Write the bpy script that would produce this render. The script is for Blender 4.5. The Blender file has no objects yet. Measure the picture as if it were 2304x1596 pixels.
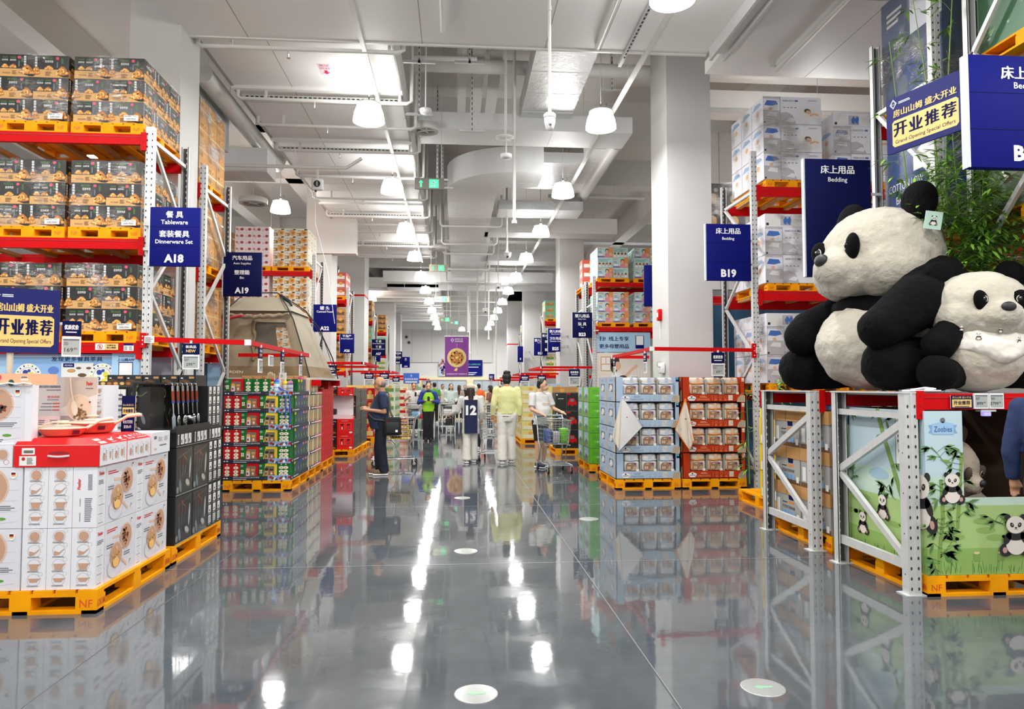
import bpy, bmesh, math, random
from math import pi, sin, cos, atan2, sqrt, hypot
from mathutils import Vector, Matrix, noise

C = bpy.context
D = bpy.data
SC = C.scene
COL = SC.collection
rnd = random.Random(11)
V = Vector

# ------------------------------------------------------------------ camera
cam_d = D.cameras.new('camera')
cam = D.objects.new('camera', cam_d)
COL.objects.link(cam)
cam_d.sensor_width = 36.0
cam_d.lens = 25.0
cam_d.clip_start = 0.05
cam_d.clip_end = 300
cam.location = (0, 0, 1.55)
cam.rotation_euler = (pi/2 + math.radians(2.5766), 0, -math.radians(4.4627))
SC.camera = cam

# ------------------------------------------------------------------ world and exposure
W = D.worlds.new('store_ambience')
SC.world = W
W.use_nodes = True
bg = W.node_tree.nodes['Background']
bg.inputs[0].default_value = (1.0, 0.985, 0.96, 1)
bg.inputs[1].default_value = 0.75
vs = SC.view_settings
vs.view_transform = 'Standard'
vs.look = 'None'
vs.exposure = 0.64
vs.gamma = 1.0
vs.use_curve_mapping = False
SC.cycles.use_denoising = True
SC.cycles.max_bounces = 8
SC.cycles.diffuse_bounces = 4
SC.cycles.glossy_bounces = 4
SC.cycles.transparent_max_bounces = 16
SC.cycles.caustics_reflective = False
SC.cycles.caustics_refractive = False
SC.cycles.sample_clamp_indirect = 6.0

# pendant lamps: (x, y, z of the rim); the lamps themselves carry the light
LAMP_Z = 5.80
LAMPS = [(-1.42, 11.4 + 4.2*k) for k in range(11)] + [(2.36, 7.5)] + [(2.36, 11.4 + 4.2*k) for k in range(11)]
LAMPS_SIDE = [(-4.55, 18.6), (-4.6, 29.5), (-4.6, 39.0)]
LAMPS_ADDED = [(-1.42, 7.05), (-1.5, 3.2), (2.5, 3.5), (-1.5, -1.2), (2.5, -1.0), (-5.2, 5.6), (-5.2, 1.2), (6.2, 1.4), (6.4, 12.0), (-7.2, 14.4), (8.5, 3.4), (7.5, 20.0), (-8.0, 25.0), (-8.2, 9.6), (-8.5, 3.6), (-5.6, 21.8), (7.5, 29.0), (-8.0, 34.0), (7.5, 38.0), (-8.5, 44.0), (7.5, 47.0), (-6.0, 53.0), (4.6, 54.5), (0.4, 54.5)]  # lamps above other aisles, many added to brighten ceiling and far wall
LAMP_W = 72.0

# ------------------------------------------------------------------ materials
def lin(c):
 if isinstance(c, str):
  c = c.lstrip('#')
  c = [int(c[i:i+2], 16)/255 for i in (0, 2, 4)]
 return tuple(x/12.92 if x <= 0.04045 else ((x+0.055)/1.055)**2.4 for x in c)

MATS = {}
def mat(name, color='#808080', rough=0.5, metal=0.0, spec=0.5, emit=0.0, ecol=None, vary=0.0, vscale=6.0, bump=0.0, bscale=40.0, alpha=1.0, coat=0.0, sheen=0.0, trans=0.0):
 if name in MATS:
  return MATS[name]
 m = D.materials.new(name)
 m.use_nodes = True
 nt = m.node_tree
 b = nt.nodes['Principled BSDF']
 col = lin(color) + (1,)
 b.inputs['Base Color'].default_value = col
 b.inputs['Roughness'].default_value = rough
 b.inputs['Metallic'].default_value = metal
 b.inputs['Specular IOR Level'].default_value = spec
 if coat: b.inputs['Coat Weight'].default_value = coat; b.inputs['Coat Roughness'].default_value = 0.15
 if sheen: b.inputs['Sheen Weight'].default_value = sheen
 if alpha < 1: b.inputs['Alpha'].default_value = alpha
 if trans: b.inputs['Transmission Weight'].default_value = trans
 if emit:
  b.inputs['Emission Color'].default_value = (lin(ecol or color) + (1,))
  b.inputs['Emission Strength'].default_value = emit
 if vary or bump:
  tc = nt.nodes.new('ShaderNodeTexCoord')
  if vary:
   n = nt.nodes.new('ShaderNodeTexNoise'); n.inputs['Scale'].default_value = vscale; n.inputs['Detail'].default_value = 6
   nt.links.new(tc.outputs['Object'], n.inputs['Vector'])
   r = nt.nodes.new('ShaderNodeValToRGB')
   r.color_ramp.elements[0].position = 0.3; r.color_ramp.elements[1].position = 0.7
   r.color_ramp.elements[0].color = tuple(max(0, x*(1-vary)) for x in col[:3]) + (1,)
   r.color_ramp.elements[1].color = tuple(min(1, x*(1+vary)) for x in col[:3]) + (1,)
   nt.links.new(n.outputs['Fac'], r.inputs['Fac'])
   nt.links.new(r.outputs['Color'], b.inputs['Base Color'])
  if bump:
   n2 = nt.nodes.new('ShaderNodeTexNoise'); n2.inputs['Scale'].default_value = bscale; n2.inputs['Detail'].default_value = 5
   nt.links.new(tc.outputs['Object'], n2.inputs['Vector'])
   bp = nt.nodes.new('ShaderNodeBump'); bp.inputs['Strength'].default_value = bump; bp.inputs['Distance'].default_value = 0.02
   nt.links.new(n2.outputs['Fac'], bp.inputs['Height'])
   nt.links.new(bp.outputs['Normal'], b.inputs['Normal'])
 MATS[name] = m
 return m

def floor_material():
 m = D.materials.new('polished_concrete'); m.use_nodes = True
 nt = m.node_tree; b = nt.nodes['Principled BSDF']; N = nt.nodes; L = nt.links
 tc = N.new('ShaderNodeTexCoord')
 n1 = N.new('ShaderNodeTexNoise'); n1.inputs['Scale'].default_value = 0.55; n1.inputs['Detail'].default_value = 7; n1.inputs['Roughness'].default_value = 0.62
 L.new(tc.outputs['Object'], n1.inputs['Vector'])
 r = N.new('ShaderNodeValToRGB')
 r.color_ramp.elements[0].position = 0.30; r.color_ramp.elements[0].color = lin('#434a4e') + (1,)
 r.color_ramp.elements[1].position = 0.72; r.color_ramp.elements[1].color = lin('#62666a') + (1,)
 L.new(n1.outputs['Fac'], r.inputs['Fac'])
 n2 = N.new('ShaderNodeTexNoise'); n2.inputs['Scale'].default_value = 9; n2.inputs['Detail'].default_value = 8
 L.new(tc.outputs['Object'], n2.inputs['Vector'])
 mx = N.new('ShaderNodeMixRGB'); mx.blend_type = 'MULTIPLY'; mx.inputs[0].default_value = 0.35
 r2 = N.new('ShaderNodeValToRGB'); r2.color_ramp.elements[0].position = 0.3; r2.color_ramp.elements[0].color = (0.6, 0.6, 0.6, 1); r2.color_ramp.elements[1].position = 0.65
 L.new(n2.outputs['Fac'], r2.inputs['Fac']); L.new(r.outputs['Color'], mx.inputs[1]); L.new(r2.outputs['Color'], mx.inputs[2])
 L.new(mx.outputs['Color'], b.inputs['Base Color'])
 rr = N.new('ShaderNodeMapRange'); rr.inputs['To Min'].default_value = 0.02; rr.inputs['To Max'].default_value = 0.075
 L.new(n1.outputs['Fac'], rr.inputs['Value']); L.new(rr.outputs[0], b.inputs['Roughness'])
 b.inputs['Specular IOR Level'].default_value = 0.72
 n3 = N.new('ShaderNodeTexNoise'); n3.inputs['Scale'].default_value = 3.0; n3.inputs['Detail'].default_value = 3
 L.new(tc.outputs['Object'], n3.inputs['Vector'])
 bp = N.new('ShaderNodeBump'); bp.inputs['Strength'].default_value = 0.05; bp.inputs['Distance'].default_value = 0.02
 L.new(n3.outputs['Fac'], bp.inputs['Height']); L.new(bp.outputs['Normal'], b.inputs['Normal'])
 MATS['polished_concrete'] = m
 return m

def wrap_material(name, amount=0.16, tint='#ffffff'):
 # clear stretch film: mostly see-through, crinkled glossy streaks
 m = D.materials.new(name); m.use_nodes = True
 nt = m.node_tree; N = nt.nodes; L = nt.links
 for n in list(N):
  if n.type != 'OUTPUT_MATERIAL': N.remove(n)
 out = [n for n in N if n.type == 'OUTPUT_MATERIAL'][0]
 tr = N.new('ShaderNodeBsdfTransparent'); gl = N.new('ShaderNodeBsdfGlossy'); gl.inputs['Roughness'].default_value = 0.12
 gl.inputs['Color'].default_value = (0.95, 0.95, 0.95, 1)
 tr.inputs['Color'].default_value = lin(tint) + (1,)
 tc = N.new('ShaderNodeTexCoord'); mp = N.new('ShaderNodeMapping'); mp.inputs['Scale'].default_value = (3.0, 3.0, 16.0); mp.inputs['Rotation'].default_value = (0.12, -0.1, 0)
 L.new(tc.outputs['Object'], mp.inputs['Vector'])
 n = N.new('ShaderNodeTexNoise'); n.inputs['Scale'].default_value = 2.2; n.inputs['Detail'].default_value = 4; n.inputs['Distortion'].default_value = 0.8
 L.new(mp.outputs['Vector'], n.inputs['Vector'])
 bp = N.new('ShaderNodeBump'); bp.inputs['Strength'].default_value = 1.0; bp.inputs['Distance'].default_value = 0.045
 L.new(n.outputs['Fac'], bp.inputs['Height']); L.new(bp.outputs['Normal'], gl.inputs['Normal'])
 n2 = N.new('ShaderNodeTexNoise'); n2.inputs['Scale'].default_value = 2.6; n2.inputs['Detail'].default_value = 5
 L.new(tc.outputs['Object'], n2.inputs['Vector'])
 mr = N.new('ShaderNodeMapRange'); mr.inputs['From Min'].default_value = 0.50; mr.inputs['From Max'].default_value = 0.70; mr.inputs['To Min'].default_value = amount*0.05; mr.inputs['To Max'].default_value = amount*2.8
 L.new(n2.outputs['Fac'], mr.inputs['Value'])
 mx = N.new('ShaderNodeMixShader'); L.new(mr.outputs[0], mx.inputs[0]); L.new(tr.outputs[0], mx.inputs[1]); L.new(gl.outputs[0], mx.inputs[2])
 L.new(mx.outputs[0], out.inputs['Surface'])
 MATS[name] = m
 return m

def foil_material(name, color, rough=0.3, metal=0.75, scale=9.0, strength=0.5):
 m = mat(name, color, rough, metal, 0.5, bump=strength, bscale=scale)
 return m

M_floor = floor_material()
M_wrap = wrap_material('stretch_film', 0.15)
M_wrap_dense = wrap_material('stretch_film_dense', 0.24)
M_film = wrap_material('clear_film', 0.10)
white_paint = mat('white_paint', '#dbdad8', 0.6, vary=0.02, vscale=0.8)
board_white = mat('white_board', '#eeedeb', 0.55, vary=0.02, vscale=0.5)
slab_grey = mat('painted_slab', '#dfdbd5', 0.7, vary=0.04, vscale=0.6)
duct_grey = mat('duct_board', '#e2e3e3', 0.5, vary=0.03, vscale=1.2)
seam_grey = mat('seam_grey', '#a9a7a4', 0.7)
foil = mat('duct_foil', '#d6d8d9', 0.32, 0.55, 0.5, bump=0.35, bscale=10)
pipe_white = mat('pipe_white', '#dddbd7', 0.4)
steel = mat('galvanised_steel', '#cfd0cf', 0.42, 0.2, 0.5, vary=0.05, vscale=14)
steel_bright = mat('bright_steel', '#cfd1d2', 0.25, 0.9)
hole_dark = mat('slot_dark', '#2a2a2a', 0.8)
red = mat('beam_red', '#c80a10', 0.5, spec=0.1, vary=0.05, vscale=3)
red_dark = mat('print_red', '#c41b1f', 0.5)
yellow = mat('pallet_yellow', '#f3a008', 0.6, spec=0.12, vary=0.12, vscale=5)
wood_in = mat('pallet_wood', '#b88a4a', 0.7, vary=0.12, vscale=8)
pal_print = mat('pallet_print', '#d9481c', 0.6)
navy = mat('sign_navy', '#10166c', 0.5, spec=0.08)
navy_dark = mat('sign_navy_dark', '#0e1446', 0.5, spec=0.08)
white_ink = mat('white_ink', '#f2f2f2', 0.6)
gold = mat('sign_gold', '#e3c274', 0.4)
black = mat('black_print', '#151515', 0.4)
black_soft = mat('black_soft', '#1d1d1f', 0.6)
kraft = mat('kraft', '#bd8d54', 0.75, vary=0.06, vscale=8)
kraft_light = mat('kraft_light', '#d3a263', 0.7)
paper = mat('paper_white', '#eceae6', 0.6)
grey_ink = mat('grey_ink', '#6d7078', 0.6)
lcd = mat('tag_screen', '#a9aeab', 0.35)
plastic_white = mat('white_plastic', '#e8e8e8', 0.35)
cart_wire = mat('cart_wire', '#c9cbcd', 0.25, 0.8)
rubber = mat('rubber_black', '#232323', 0.6)

# ------------------------------------------------------------------ text glyph meshes
TXT = {}
def text_mesh(s, bold=0.0):
 key = (s, bold)
 if key in TXT:
  return TXT[key]
 cu = D.curves.new('glyphs', 'FONT')
 cu.body = s
 cu.resolution_u = 2
 cu.offset = bold
 o = D.objects.new('glyphs', cu)
 COL.objects.link(o)
 dg = C.evaluated_depsgraph_get()
 me = D.meshes.new_from_object(o.evaluated_get(dg))
 vs_ = [(v.co.x, v.co.y) for v in me.vertices]
 fs = [tuple(p.vertices) for p in me.polygons]
 D.objects.remove(o); D.curves.remove(cu); D.meshes.remove(me)
 if vs_:
  xs = [a for a, b in vs_]; ys = [b for a, b in vs_]
  x0, x1, y0, y1 = min(xs), max(xs), min(ys), max(ys)
  TXT[key] = (vs_, fs, x0, x1, y0, y1)
 else:
  TXT[key] = None
 return TXT[key]

class Fr:
 """a printed face: origin, unit u (along), unit v (up); n is outward"""
 def __init__(s, o, u, v):
  s.o = V(o); s.u = V(u).normalized(); s.v = V(v).normalized(); s.n = s.u.cross(s.v)
 def p(s, a, b, e=0.0):
  return s.o + s.u*a + s.v*b + s.n*e
LAY = 0.0011

KIDS = {}
def adopt(o, parent):
 o.parent = parent
 KIDS.setdefault(parent.name, []).append(o)

# ------------------------------------------------------------------ mesh builder
class MB:
 def __init__(self):
  self.v = []; self.f = []; self.m = []; self.s = []; self.mats = []; self.T = None
 def mid(self, m):
  if m not in self.mats: self.mats.append(m)
  return self.mats.index(m)
 def add(self, vs_, fs, m, smooth=False):
  b = len(self.v); k = self.mid(m)
  if self.T is not None:
   self.v.extend((self.T @ V(p)) for p in vs_)
  else:
   self.v.extend(V(p) for p in vs_)
  for f in fs:
   self.f.append([i+b for i in f]); self.m.append(k); self.s.append(smooth)
 def box(self, x0, x1, y0, y1, z0, z1, m):
  self.add([(x0,y0,z0),(x1,y0,z0),(x1,y1,z0),(x0,y1,z0),(x0,y0,z1),(x1,y0,z1),(x1,y1,z1),(x0,y1,z1)],
                 [(0,3,2,1),(4,5,6,7),(0,1,5,4),(1,2,6,5),(2,3,7,6),(3,0,4,7)], m)
 def rbox(self, x0, x1, y0, y1, z0, z1, m, r=0.01):
  # box with chamfered edges
  bm = bmesh.new()
  vs_ = [bm.verts.new(p) for p in [(x0,y0,z0),(x1,y0,z0),(x1,y1,z0),(x0,y1,z0),(x0,y0,z1),(x1,y0,z1),(x1,y1,z1),(x0,y1,z1)]]
  for f in [(0,3,2,1),(4,5,6,7),(0,1,5,4),(1,2,6,5),(2,3,7,6),(3,0,4,7)]: bm.faces.new([vs_[i] for i in f])
  bmesh.ops.bevel(bm, geom=bm.edges[:], offset=r, segments=2, affect='EDGES', profile=0.5)
  bm.verts.index_update()
  self.add([v.co.copy() for v in bm.verts], [[v.index for v in f.verts] for f in bm.faces], m, True)
  bm.free()
 def quad(self, pts, m):
  self.add(pts, [tuple(range(len(pts)))], m)
 def bar(self, p0, p1, w, h, m, up=(0,0,1)):
  p0 = V(p0); p1 = V(p1); d = (p1-p0).normalized(); up = V(up)
  s = d.cross(up)
  if s.length < 1e-4: s = d.cross(V((1,0,0)))
  s.normalize(); u = s.cross(d)
  q = []
  for p in (p0, p1):
   for a, b in ((-1,-1),(1,-1),(1,1),(-1,1)):
    q.append(p + s*(a*w/2) + u*(b*h/2))
  self.add(q, [(0,1,2,3)[::-1],(4,5,6,7),(0,1,5,4),(1,2,6,5),(2,3,7,6),(3,0,4,7)], m)
 def cyl(self, p0, p1, r0, m, n=12, r1=None, caps=True, smooth=True):
  r1 = r0 if r1 is None else r1
  p0 = V(p0); p1 = V(p1); d = (p1-p0)
  if d.length < 1e-7: return
  d.normalize(); a = d.orthogonal().normalized(); b = d.cross(a)
  q = []
  for p, r in ((p0, r0), (p1, r1)):
   for i in range(n):
    t = 2*pi*i/n
    q.append(p + a*(r*cos(t)) + b*(r*sin(t)))
  self.add(q, [(i, (i+1) % n, n+(i+1) % n, n+i) for i in range(n)], m, smooth)
  if caps:
   self.add(q, [tuple(range(n))[::-1], tuple(range(n, 2*n))], m)
 def tube(self, pts, r, m, n=8, caps=True):
  pts = [V(p) for p in pts]
  q = []; k = len(pts)
  prev = None
  for i, p in enumerate(pts):
   d = (pts[min(i+1, k-1)] - pts[max(i-1, 0)]).normalized()
   a = (prev - d*prev.dot(d)) if prev is not None else d.orthogonal()
   if a.length < 1e-5: a = d.orthogonal()
   a.normalize(); prev = a; b = d.cross(a)
   rr = r[i] if isinstance(r, (list, tuple)) else r
   for j in range(n):
    t = 2*pi*j/n
    q.append(p + a*(rr*cos(t)) + b*(rr*sin(t)))
  fs = [(i*n+j, i*n+(j+1) % n, (i+1)*n+(j+1) % n, (i+1)*n+j) for i in range(k-1) for j in range(n)]
  self.add(q, fs, m, True)
  if caps:
   self.add(q, [tuple(range(n))[::-1], tuple(range((k-1)*n, k*n))], m)
 def lathe(self, prof, m, c=(0,0,0), n=24, ax='z'):
  c = V(c); q = []
  for r, z in prof:
   for j in range(n):
    t = 2*pi*j/n
    if ax == 'z': q.append(c + V((r*cos(t), r*sin(t), z)))
    elif ax == 'y': q.append(c + V((r*cos(t), z, r*sin(t))))
    else: q.append(c + V((z, r*cos(t), r*sin(t))))
  k = len(prof)
  self.add(q, [(i*n+j, i*n+(j+1) % n, (i+1)*n+(j+1) % n, (i+1)*n+j) for i in range(k-1) for j in range(n)], m, True)
 def ell(self, c, r, m, n=14, k=8, rot=None):
  c = V(c); q = []
  R = rot or Matrix.Identity(3)
  for i in range(k+1):
   f = pi*i/k - pi/2
   for j in range(n):
    t = 2*pi*j/n
    q.append(c + R @ V((r[0]*cos(f)*cos(t), r[1]*cos(f)*sin(t), r[2]*sin(f))))
  self.add(q, [(i*n+j, i*n+(j+1) % n, (i+1)*n+(j+1) % n, (i+1)*n+j) for i in range(k) for j in range(n)], m, True)
 def grid(self, fn, nu, nv, m, smooth=True):
  q = [fn(i/nu, j/nv) for j in range(nv+1) for i in range(nu+1)]
  self.add(q, [(j*(nu+1)+i, j*(nu+1)+i+1, (j+1)*(nu+1)+i+1, (j+1)*(nu+1)+i) for j in range(nv) for i in range(nu)], m, smooth)
 # printing on a face
 def pr(self, F, a0, b0, a1, b1, m, l=1):
  e = l*LAY
  self.add([F.p(a0,b0,e), F.p(a1,b0,e), F.p(a1,b1,e), F.p(a0,b1,e)], [(0,1,2,3)], m)
 def pp(self, F, pts, m, l=1):
  e = l*LAY
  self.add([F.p(a,b,e) for a, b in pts], [tuple(range(len(pts)))], m)
 def pd(self, F, a, b, ra, rb, m, l=1, n=18, rot=0.0):
  c, s = cos(rot), sin(rot)
  self.pp(F, [(a + ra*cos(2*pi*i/n)*c - rb*sin(2*pi*i/n)*s, b + ra*cos(2*pi*i/n)*s + rb*sin(2*pi*i/n)*c) for i in range(n)], m, l)
 def pl(self, F, pts, w, m, l=1):
  for (a, b), (c, d) in zip(pts, pts[1:]):
   t = V((c-a, d-b)); 
   if t.length < 1e-6: continue
   t.normalize(); nx, ny = -t.y*w/2, t.x*w/2
   self.pp(F, [(a-nx, b-ny), (c-nx, d-ny), (c+nx, d+ny), (a+nx, b+ny)], m, l)
 def pring(self, F, a, b, r, w, m, l=1, n=18):
  q0 = [(a+r*cos(2*pi*i/n), b+r*sin(2*pi*i/n)) for i in range(n)]
  q1 = [(a+(r-w)*cos(2*pi*i/n), b+(r-w)*sin(2*pi*i/n)) for i in range(n)]
  e = l*LAY
  self.add([F.p(x,y,e) for x, y in q0+q1], [(i, (i+1) % n, n+(i+1) % n, n+i) for i in range(n)], m)
 def pt(self, F, s, a, b, m, h=None, w=None, l=2, bold=0.0, align='c', rot=0.0):
  """text whose ink box is h tall / w wide, centred on (a, b)"""
  cjk = any(ord(ch) > 0x2e80 for ch in s)
  if cjk and bold: bold, twice = 0.0, True
  else: twice = False
  t = text_mesh(s, bold)
  if not t: return
  q, fs, x0, x1, y0, y1 = t
  tw, th = x1-x0, y1-y0
  if h is None: sx = sy = w/tw
  elif w is None: sx = sy = h/th
  else: sx, sy = w/tw, h/th
  cx = (x0+x1)/2 if align == 'c' else (x0 if align == 'l' else x1)
  cy = (y0+y1)/2
  c, sn = cos(rot), sin(rot)
  e = l*LAY
  out = []
  for x, y in q:
   X_, Y_ = (x-cx)*sx, (y-cy)*sy
   out.append(F.p(a + X_*c - Y_*sn, b + X_*sn + Y_*c, e))
  self.add(out, fs, m)
  if twice:
   for k, (dx, dy) in enumerate(((0.035, 0.0), (-0.035, 0.0), (0, 0.02))):
    self.add([p + F.u*(dx*sy) + F.v*(dy*sy) + F.n*(0.00025*(k+1)) for p in out], fs, m)
 def plines(self, F, a0, b0, a1, b1, k, m, l=1, fill=0.5, rag=0.35):
  """k lines of small print"""
  hh = (b1-b0)/k
  for i in range(k):
   w = (a1-a0)*(1 - rag*rnd.random())
   self.pr(F, a0, b0+i*hh, a0+w, b0+i*hh+hh*fill, m, l)
 def mesh(self, name):
  me = D.meshes.new(name)
  me.from_pydata([tuple(p) for p in self.v], [], self.f)
  for m in self.mats: me.materials.append(m)
  me.polygons.foreach_set('material_index', self.m)
  me.polygons.foreach_set('use_smooth', self.s)
  me.update()
  return me
 def obj(self, name, parent=None, loc=None, rz=0.0):
  o = D.objects.new(name, self.mesh(name))
  COL.objects.link(o)
  if parent is not None: adopt(o, parent)
  if loc is not None: o.location = loc
  if rz: o.rotation_euler = (0, 0, rz)
  return o

def tag(o, label, cat, group=None, kind=None):
 if label: o['label'] = label
 if cat: o['category'] = cat
 if group: o['group'] = group
 if kind: o['kind'] = kind
 return o
def thing(name, label, cat, loc=(0,0,0), group=None, rz=0.0):
 o = D.objects.new(name, None); COL.objects.link(o)
 o.location = loc; o.rotation_euler = (0, 0, rz); o.empty_display_size = 0.1
 return tag(o, label, cat, group)
def kids(o):
 return KIDS.get(o.name, ())
def dup(o, loc=None, label=None, rz=None, group=None):
 """copy of a thing with copies of its parts and sub-parts"""
 r = o.copy(); COL.objects.link(r)
 if loc is not None: r.location = loc
 if rz is not None: r.rotation_euler = (0, 0, rz)
 if label: r['label'] = label
 if group: r['group'] = group
 for ch in kids(o):
  c = ch.copy(); COL.objects.link(c); adopt(c, r)
  for g in kids(ch):
   d = g.copy(); COL.objects.link(d); adopt(d, c)
 return r
def struct(name, mb, label, loc=None):
 o = mb.obj(name, None, loc)
 o['kind'] = 'structure'; o['label'] = label
 return o
ORD = ['first', 'second', 'third', 'fourth', 'fifth', 'sixth', 'seventh', 'eighth', 'ninth', 'tenth', 'eleventh', 'twelfth', 'thirteenth']

def blob(name, prims, mats, parent=None, voxel=0.02, smooth=4, bumpy=0.0, bfreq=6.0, loc=None, decim=None):
 """one continuous surface grown over a set of overlapping volumes.
       prims: ('e', centre, radii, euler or None), ('c', p0, p1, r0, r1) rounded, ('k', p0, p1, r0, r1[, squash]) flat ended"""
 mb = MB(); m = mats
 for p in prims:
  if p[0] == 'e':
   rot = None
   if len(p) > 3 and p[3] is not None:
    rot = Matrix.Rotation(p[3][2], 3, 'Z') @ Matrix.Rotation(p[3][1], 3, 'Y') @ Matrix.Rotation(p[3][0], 3, 'X')
   mb.ell(p[1], p[2], m, 20, 12, rot)
  elif p[0] == 'c':
   mb.cyl(p[1], p[2], p[3], m, 16, p[4])
   mb.ell(p[1], (p[3],)*3, m, 16, 10); mb.ell(p[2], (p[4],)*3, m, 16, 10)
  elif p[0] == 'k':
   mb.cyl(p[1], p[2], p[3], m, 18, p[4])
  elif p[0] == 'f':     # stacked oval sections: list of (centre, rx, ry)
   q = []; n = 20; S = p[1]
   for c, rx, ry in S:
    for j in range(n):
     t = 2*pi*j/n
     q.append((c[0]+rx*cos(t), c[1]+ry*sin(t), c[2]))
   k = len(S)
   mb.add(q, [(i*n+j, i*n+(j+1) % n, (i+1)*n+(j+1) % n, (i+1)*n+j) for i in range(k-1) for j in range(n)] + [tuple(range(n))[::-1], tuple(range((k-1)*n, k*n))], m)
 o = mb.obj(name)
 r = o.modifiers.new('r', 'REMESH'); r.mode = 'VOXEL'; r.voxel_size = voxel; r.use_smooth_shade = True
 if smooth:
  s = o.modifiers.new('s', 'SMOOTH'); s.factor = 0.5; s.iterations = smooth
 dg = C.evaluated_depsgraph_get()
 me = D.meshes.new_from_object(o.evaluated_get(dg))
 old = o.data
 o.modifiers.clear(); o.data = me; D.meshes.remove(old)
 me.name = name
 me.polygons.foreach_set('use_smooth', [True]*len(me.polygons))
 if not me.materials: me.materials.append(m)
 if bumpy:
  nr = [v.normal.copy() for v in me.vertices]
  for v, n in zip(me.vertices, nr):
   k = noise.noise(v.co*bfreq)*0.6 + noise.noise(v.co*bfreq*2.7)*0.4
   v.co += n*(k*bumpy)
  me.update()
 if parent is not None: adopt(o, parent)
 if loc is not None: o.location = loc
 return o

# ================================================================== the setting
def floor_build():
 mb = MB()
 mb.box(-16, 16, -4, 60, -0.2, 0.0, M_floor)
 jl = mat('saw_cut_light', '#9a9d9f', 0.35); jd = mat('saw_cut_dark', '#2e3235', 0.5)
 F = Fr((0,0,0), (1,0,0), (0,1,0))
 for x in (-2.08, 1.08, 4.2, -5.3):
  mb.pr(F, x-0.004, -4, x+0.004, 60, jd); mb.pr(F, x+0.004, -4, x+0.0065, 60, jl)
 for y in (3.1, 6.29, 9.3, 12.4, 15.5, 18.6, 24.8, 31):
  mb.pr(F, -16, y, 16, y+0.006, jl, 2)
 return struct('floor', mb, 'polished grey concrete floor of the store aisle')
floor_build()

mb = MB()
mb.box(-16, 16, -4, 60, 8.4, 8.6, slab_grey)
struct('ceiling', mb, 'pale painted concrete ceiling slab with beams high above the ducts')

for i, x in enumerate((-11.5, -7.6, -5.0, 6.6, 10.5)):
 mb = MB(); mb.box(x, x+0.45, -4, 58, 7.6, 8.4, slab_grey); struct('ceiling_beam', mb, 'concrete ceiling beam running along the store')
for i, y in enumerate((16.6, 20.9, 29.2, 36.0, 42.7, 50.0)):
 mb = MB(); mb.box(-15, 15, y, y+0.5, 7.6, 8.4, white_paint); struct('ceiling_beam', mb, 'white ceiling beam crossing the store')

def seams(mb, x0, x1, y0, y1, z, xs, ys):
 F = Fr((0,0,z), (0,1,0), (1,0,0))   # faces down
 for x in xs: mb.pr(F, y0, x-0.006, y1, x+0.006, seam_grey)
 for y in ys: mb.pr(F, y-0.006, x0, y+0.006, x1, seam_grey)

mb = MB()
mb.box(-3.76, 3.62, -1, 9.95, 6.4, 6.6, board_white)
seams(mb, -3.76, 3.62, -1, 9.95, 6.4, (-2.9, -0.5, 1.25, 2.05), (2.6, 5.0, 7.4))
mb.box(-3.78, 3.62, 9.93, 9.97, 6.38, 6.46, pipe_white)
struct('ceiling_board', mb, 'wide white fireproof soffit board above the near end of the aisle')

mb = MB()
mb.box(-3.72, -0.95, 9.97, 27.5, 6.55, 7.2, board_white)
seams(mb, -3.72, -0.95, 9.97, 27.5, 6.55, (-2.75,), (12.6, 15.1, 17.6, 20.1, 22.6, 25.1))
for y in (11.9, 14.4, 16.9, 19.4, 21.9, 24.4, 27.0): mb.box(-3.74, -0.93, y, y+0.1, 6.50, 6.56, board_white)
mb.bar((-0.95, 9.97, 6.55), (-0.95, 27.5, 6.55), 0.03, 0.03, seam_grey)
mb.bar((-3.72, 9.97, 6.55), (-3.72, 27.5, 6.55), 0.05, 0.03, seam_grey)
struct('ceiling_board', mb, 'long white boxed soffit above the left row of lamps')

mb = MB()
mb.box(-6.0, -0.95, 37, 57, 6.7, 7.2, board_white)
for k in range(12): mb.box(-6.0, -0.95, 37.5+1.6*k, 37.6+1.6*k, 6.58, 6.7, board_white)
struct('ceiling_board', mb, 'far white ribbed soffit above the left row of lamps')

mb = MB()
mb.box(3.95, 12, -1, 10.9, 6.55, 6.75, board_white)
seams(mb, 3.95, 12, -1, 10.9, 6.55, (5.6, 7.6), (3.2, 6.1, 8.6))
struct('ceiling_board', mb, 'white soffit board above the right hand racks')

mb = MB()
mb.box(3.62, 3.95, 1.5, 9.7, 6.30, 6.75, board_white)
mb.box(3.60, 3.64, 1.5, 9.75, 6.22, 6.42, steel)
mb.box(3.80, 3.84, 1.5, 9.75, 6.22, 6.42, steel)
struct('trim_1', mb, 'white fire curtain track running along the ceiling on the right')

mb = MB()
mb.box(3.9, 15, 13.2, 13.7, 6.9, 7.3, board_white); mb.box(3.9, 15, 13.18, 13.2, 6.86, 6.94, steel)
struct('ceiling_beam', mb, 'white cross beam above the bedding racks')
mb = MB()
mb.box(5.3, 15, 16.0, 16.2, 3.8, 7.5, white_paint)
for x in (6.1, 7.4, 8.7): mb.box(x, x+0.012, 15.985, 16.0, 3.8, 7.5, seam_grey)
mb.box(5.3, 15, 15.985, 16.0, 5.9, 5.915, seam_grey)
struct('wall_right_bulkhead', mb, 'white panelled bulkhead wall behind the bedding racks')

mb = MB(); mb.box(-15.2, -15, -4, 60, 0, 8.4, white_paint); struct('wall_left', mb, 'white left wall of the store')
mb = MB(); mb.box(15, 15.2, -4, 60, 0, 8.4, white_paint); struct('wall_right', mb, 'white right wall of the store')

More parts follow.
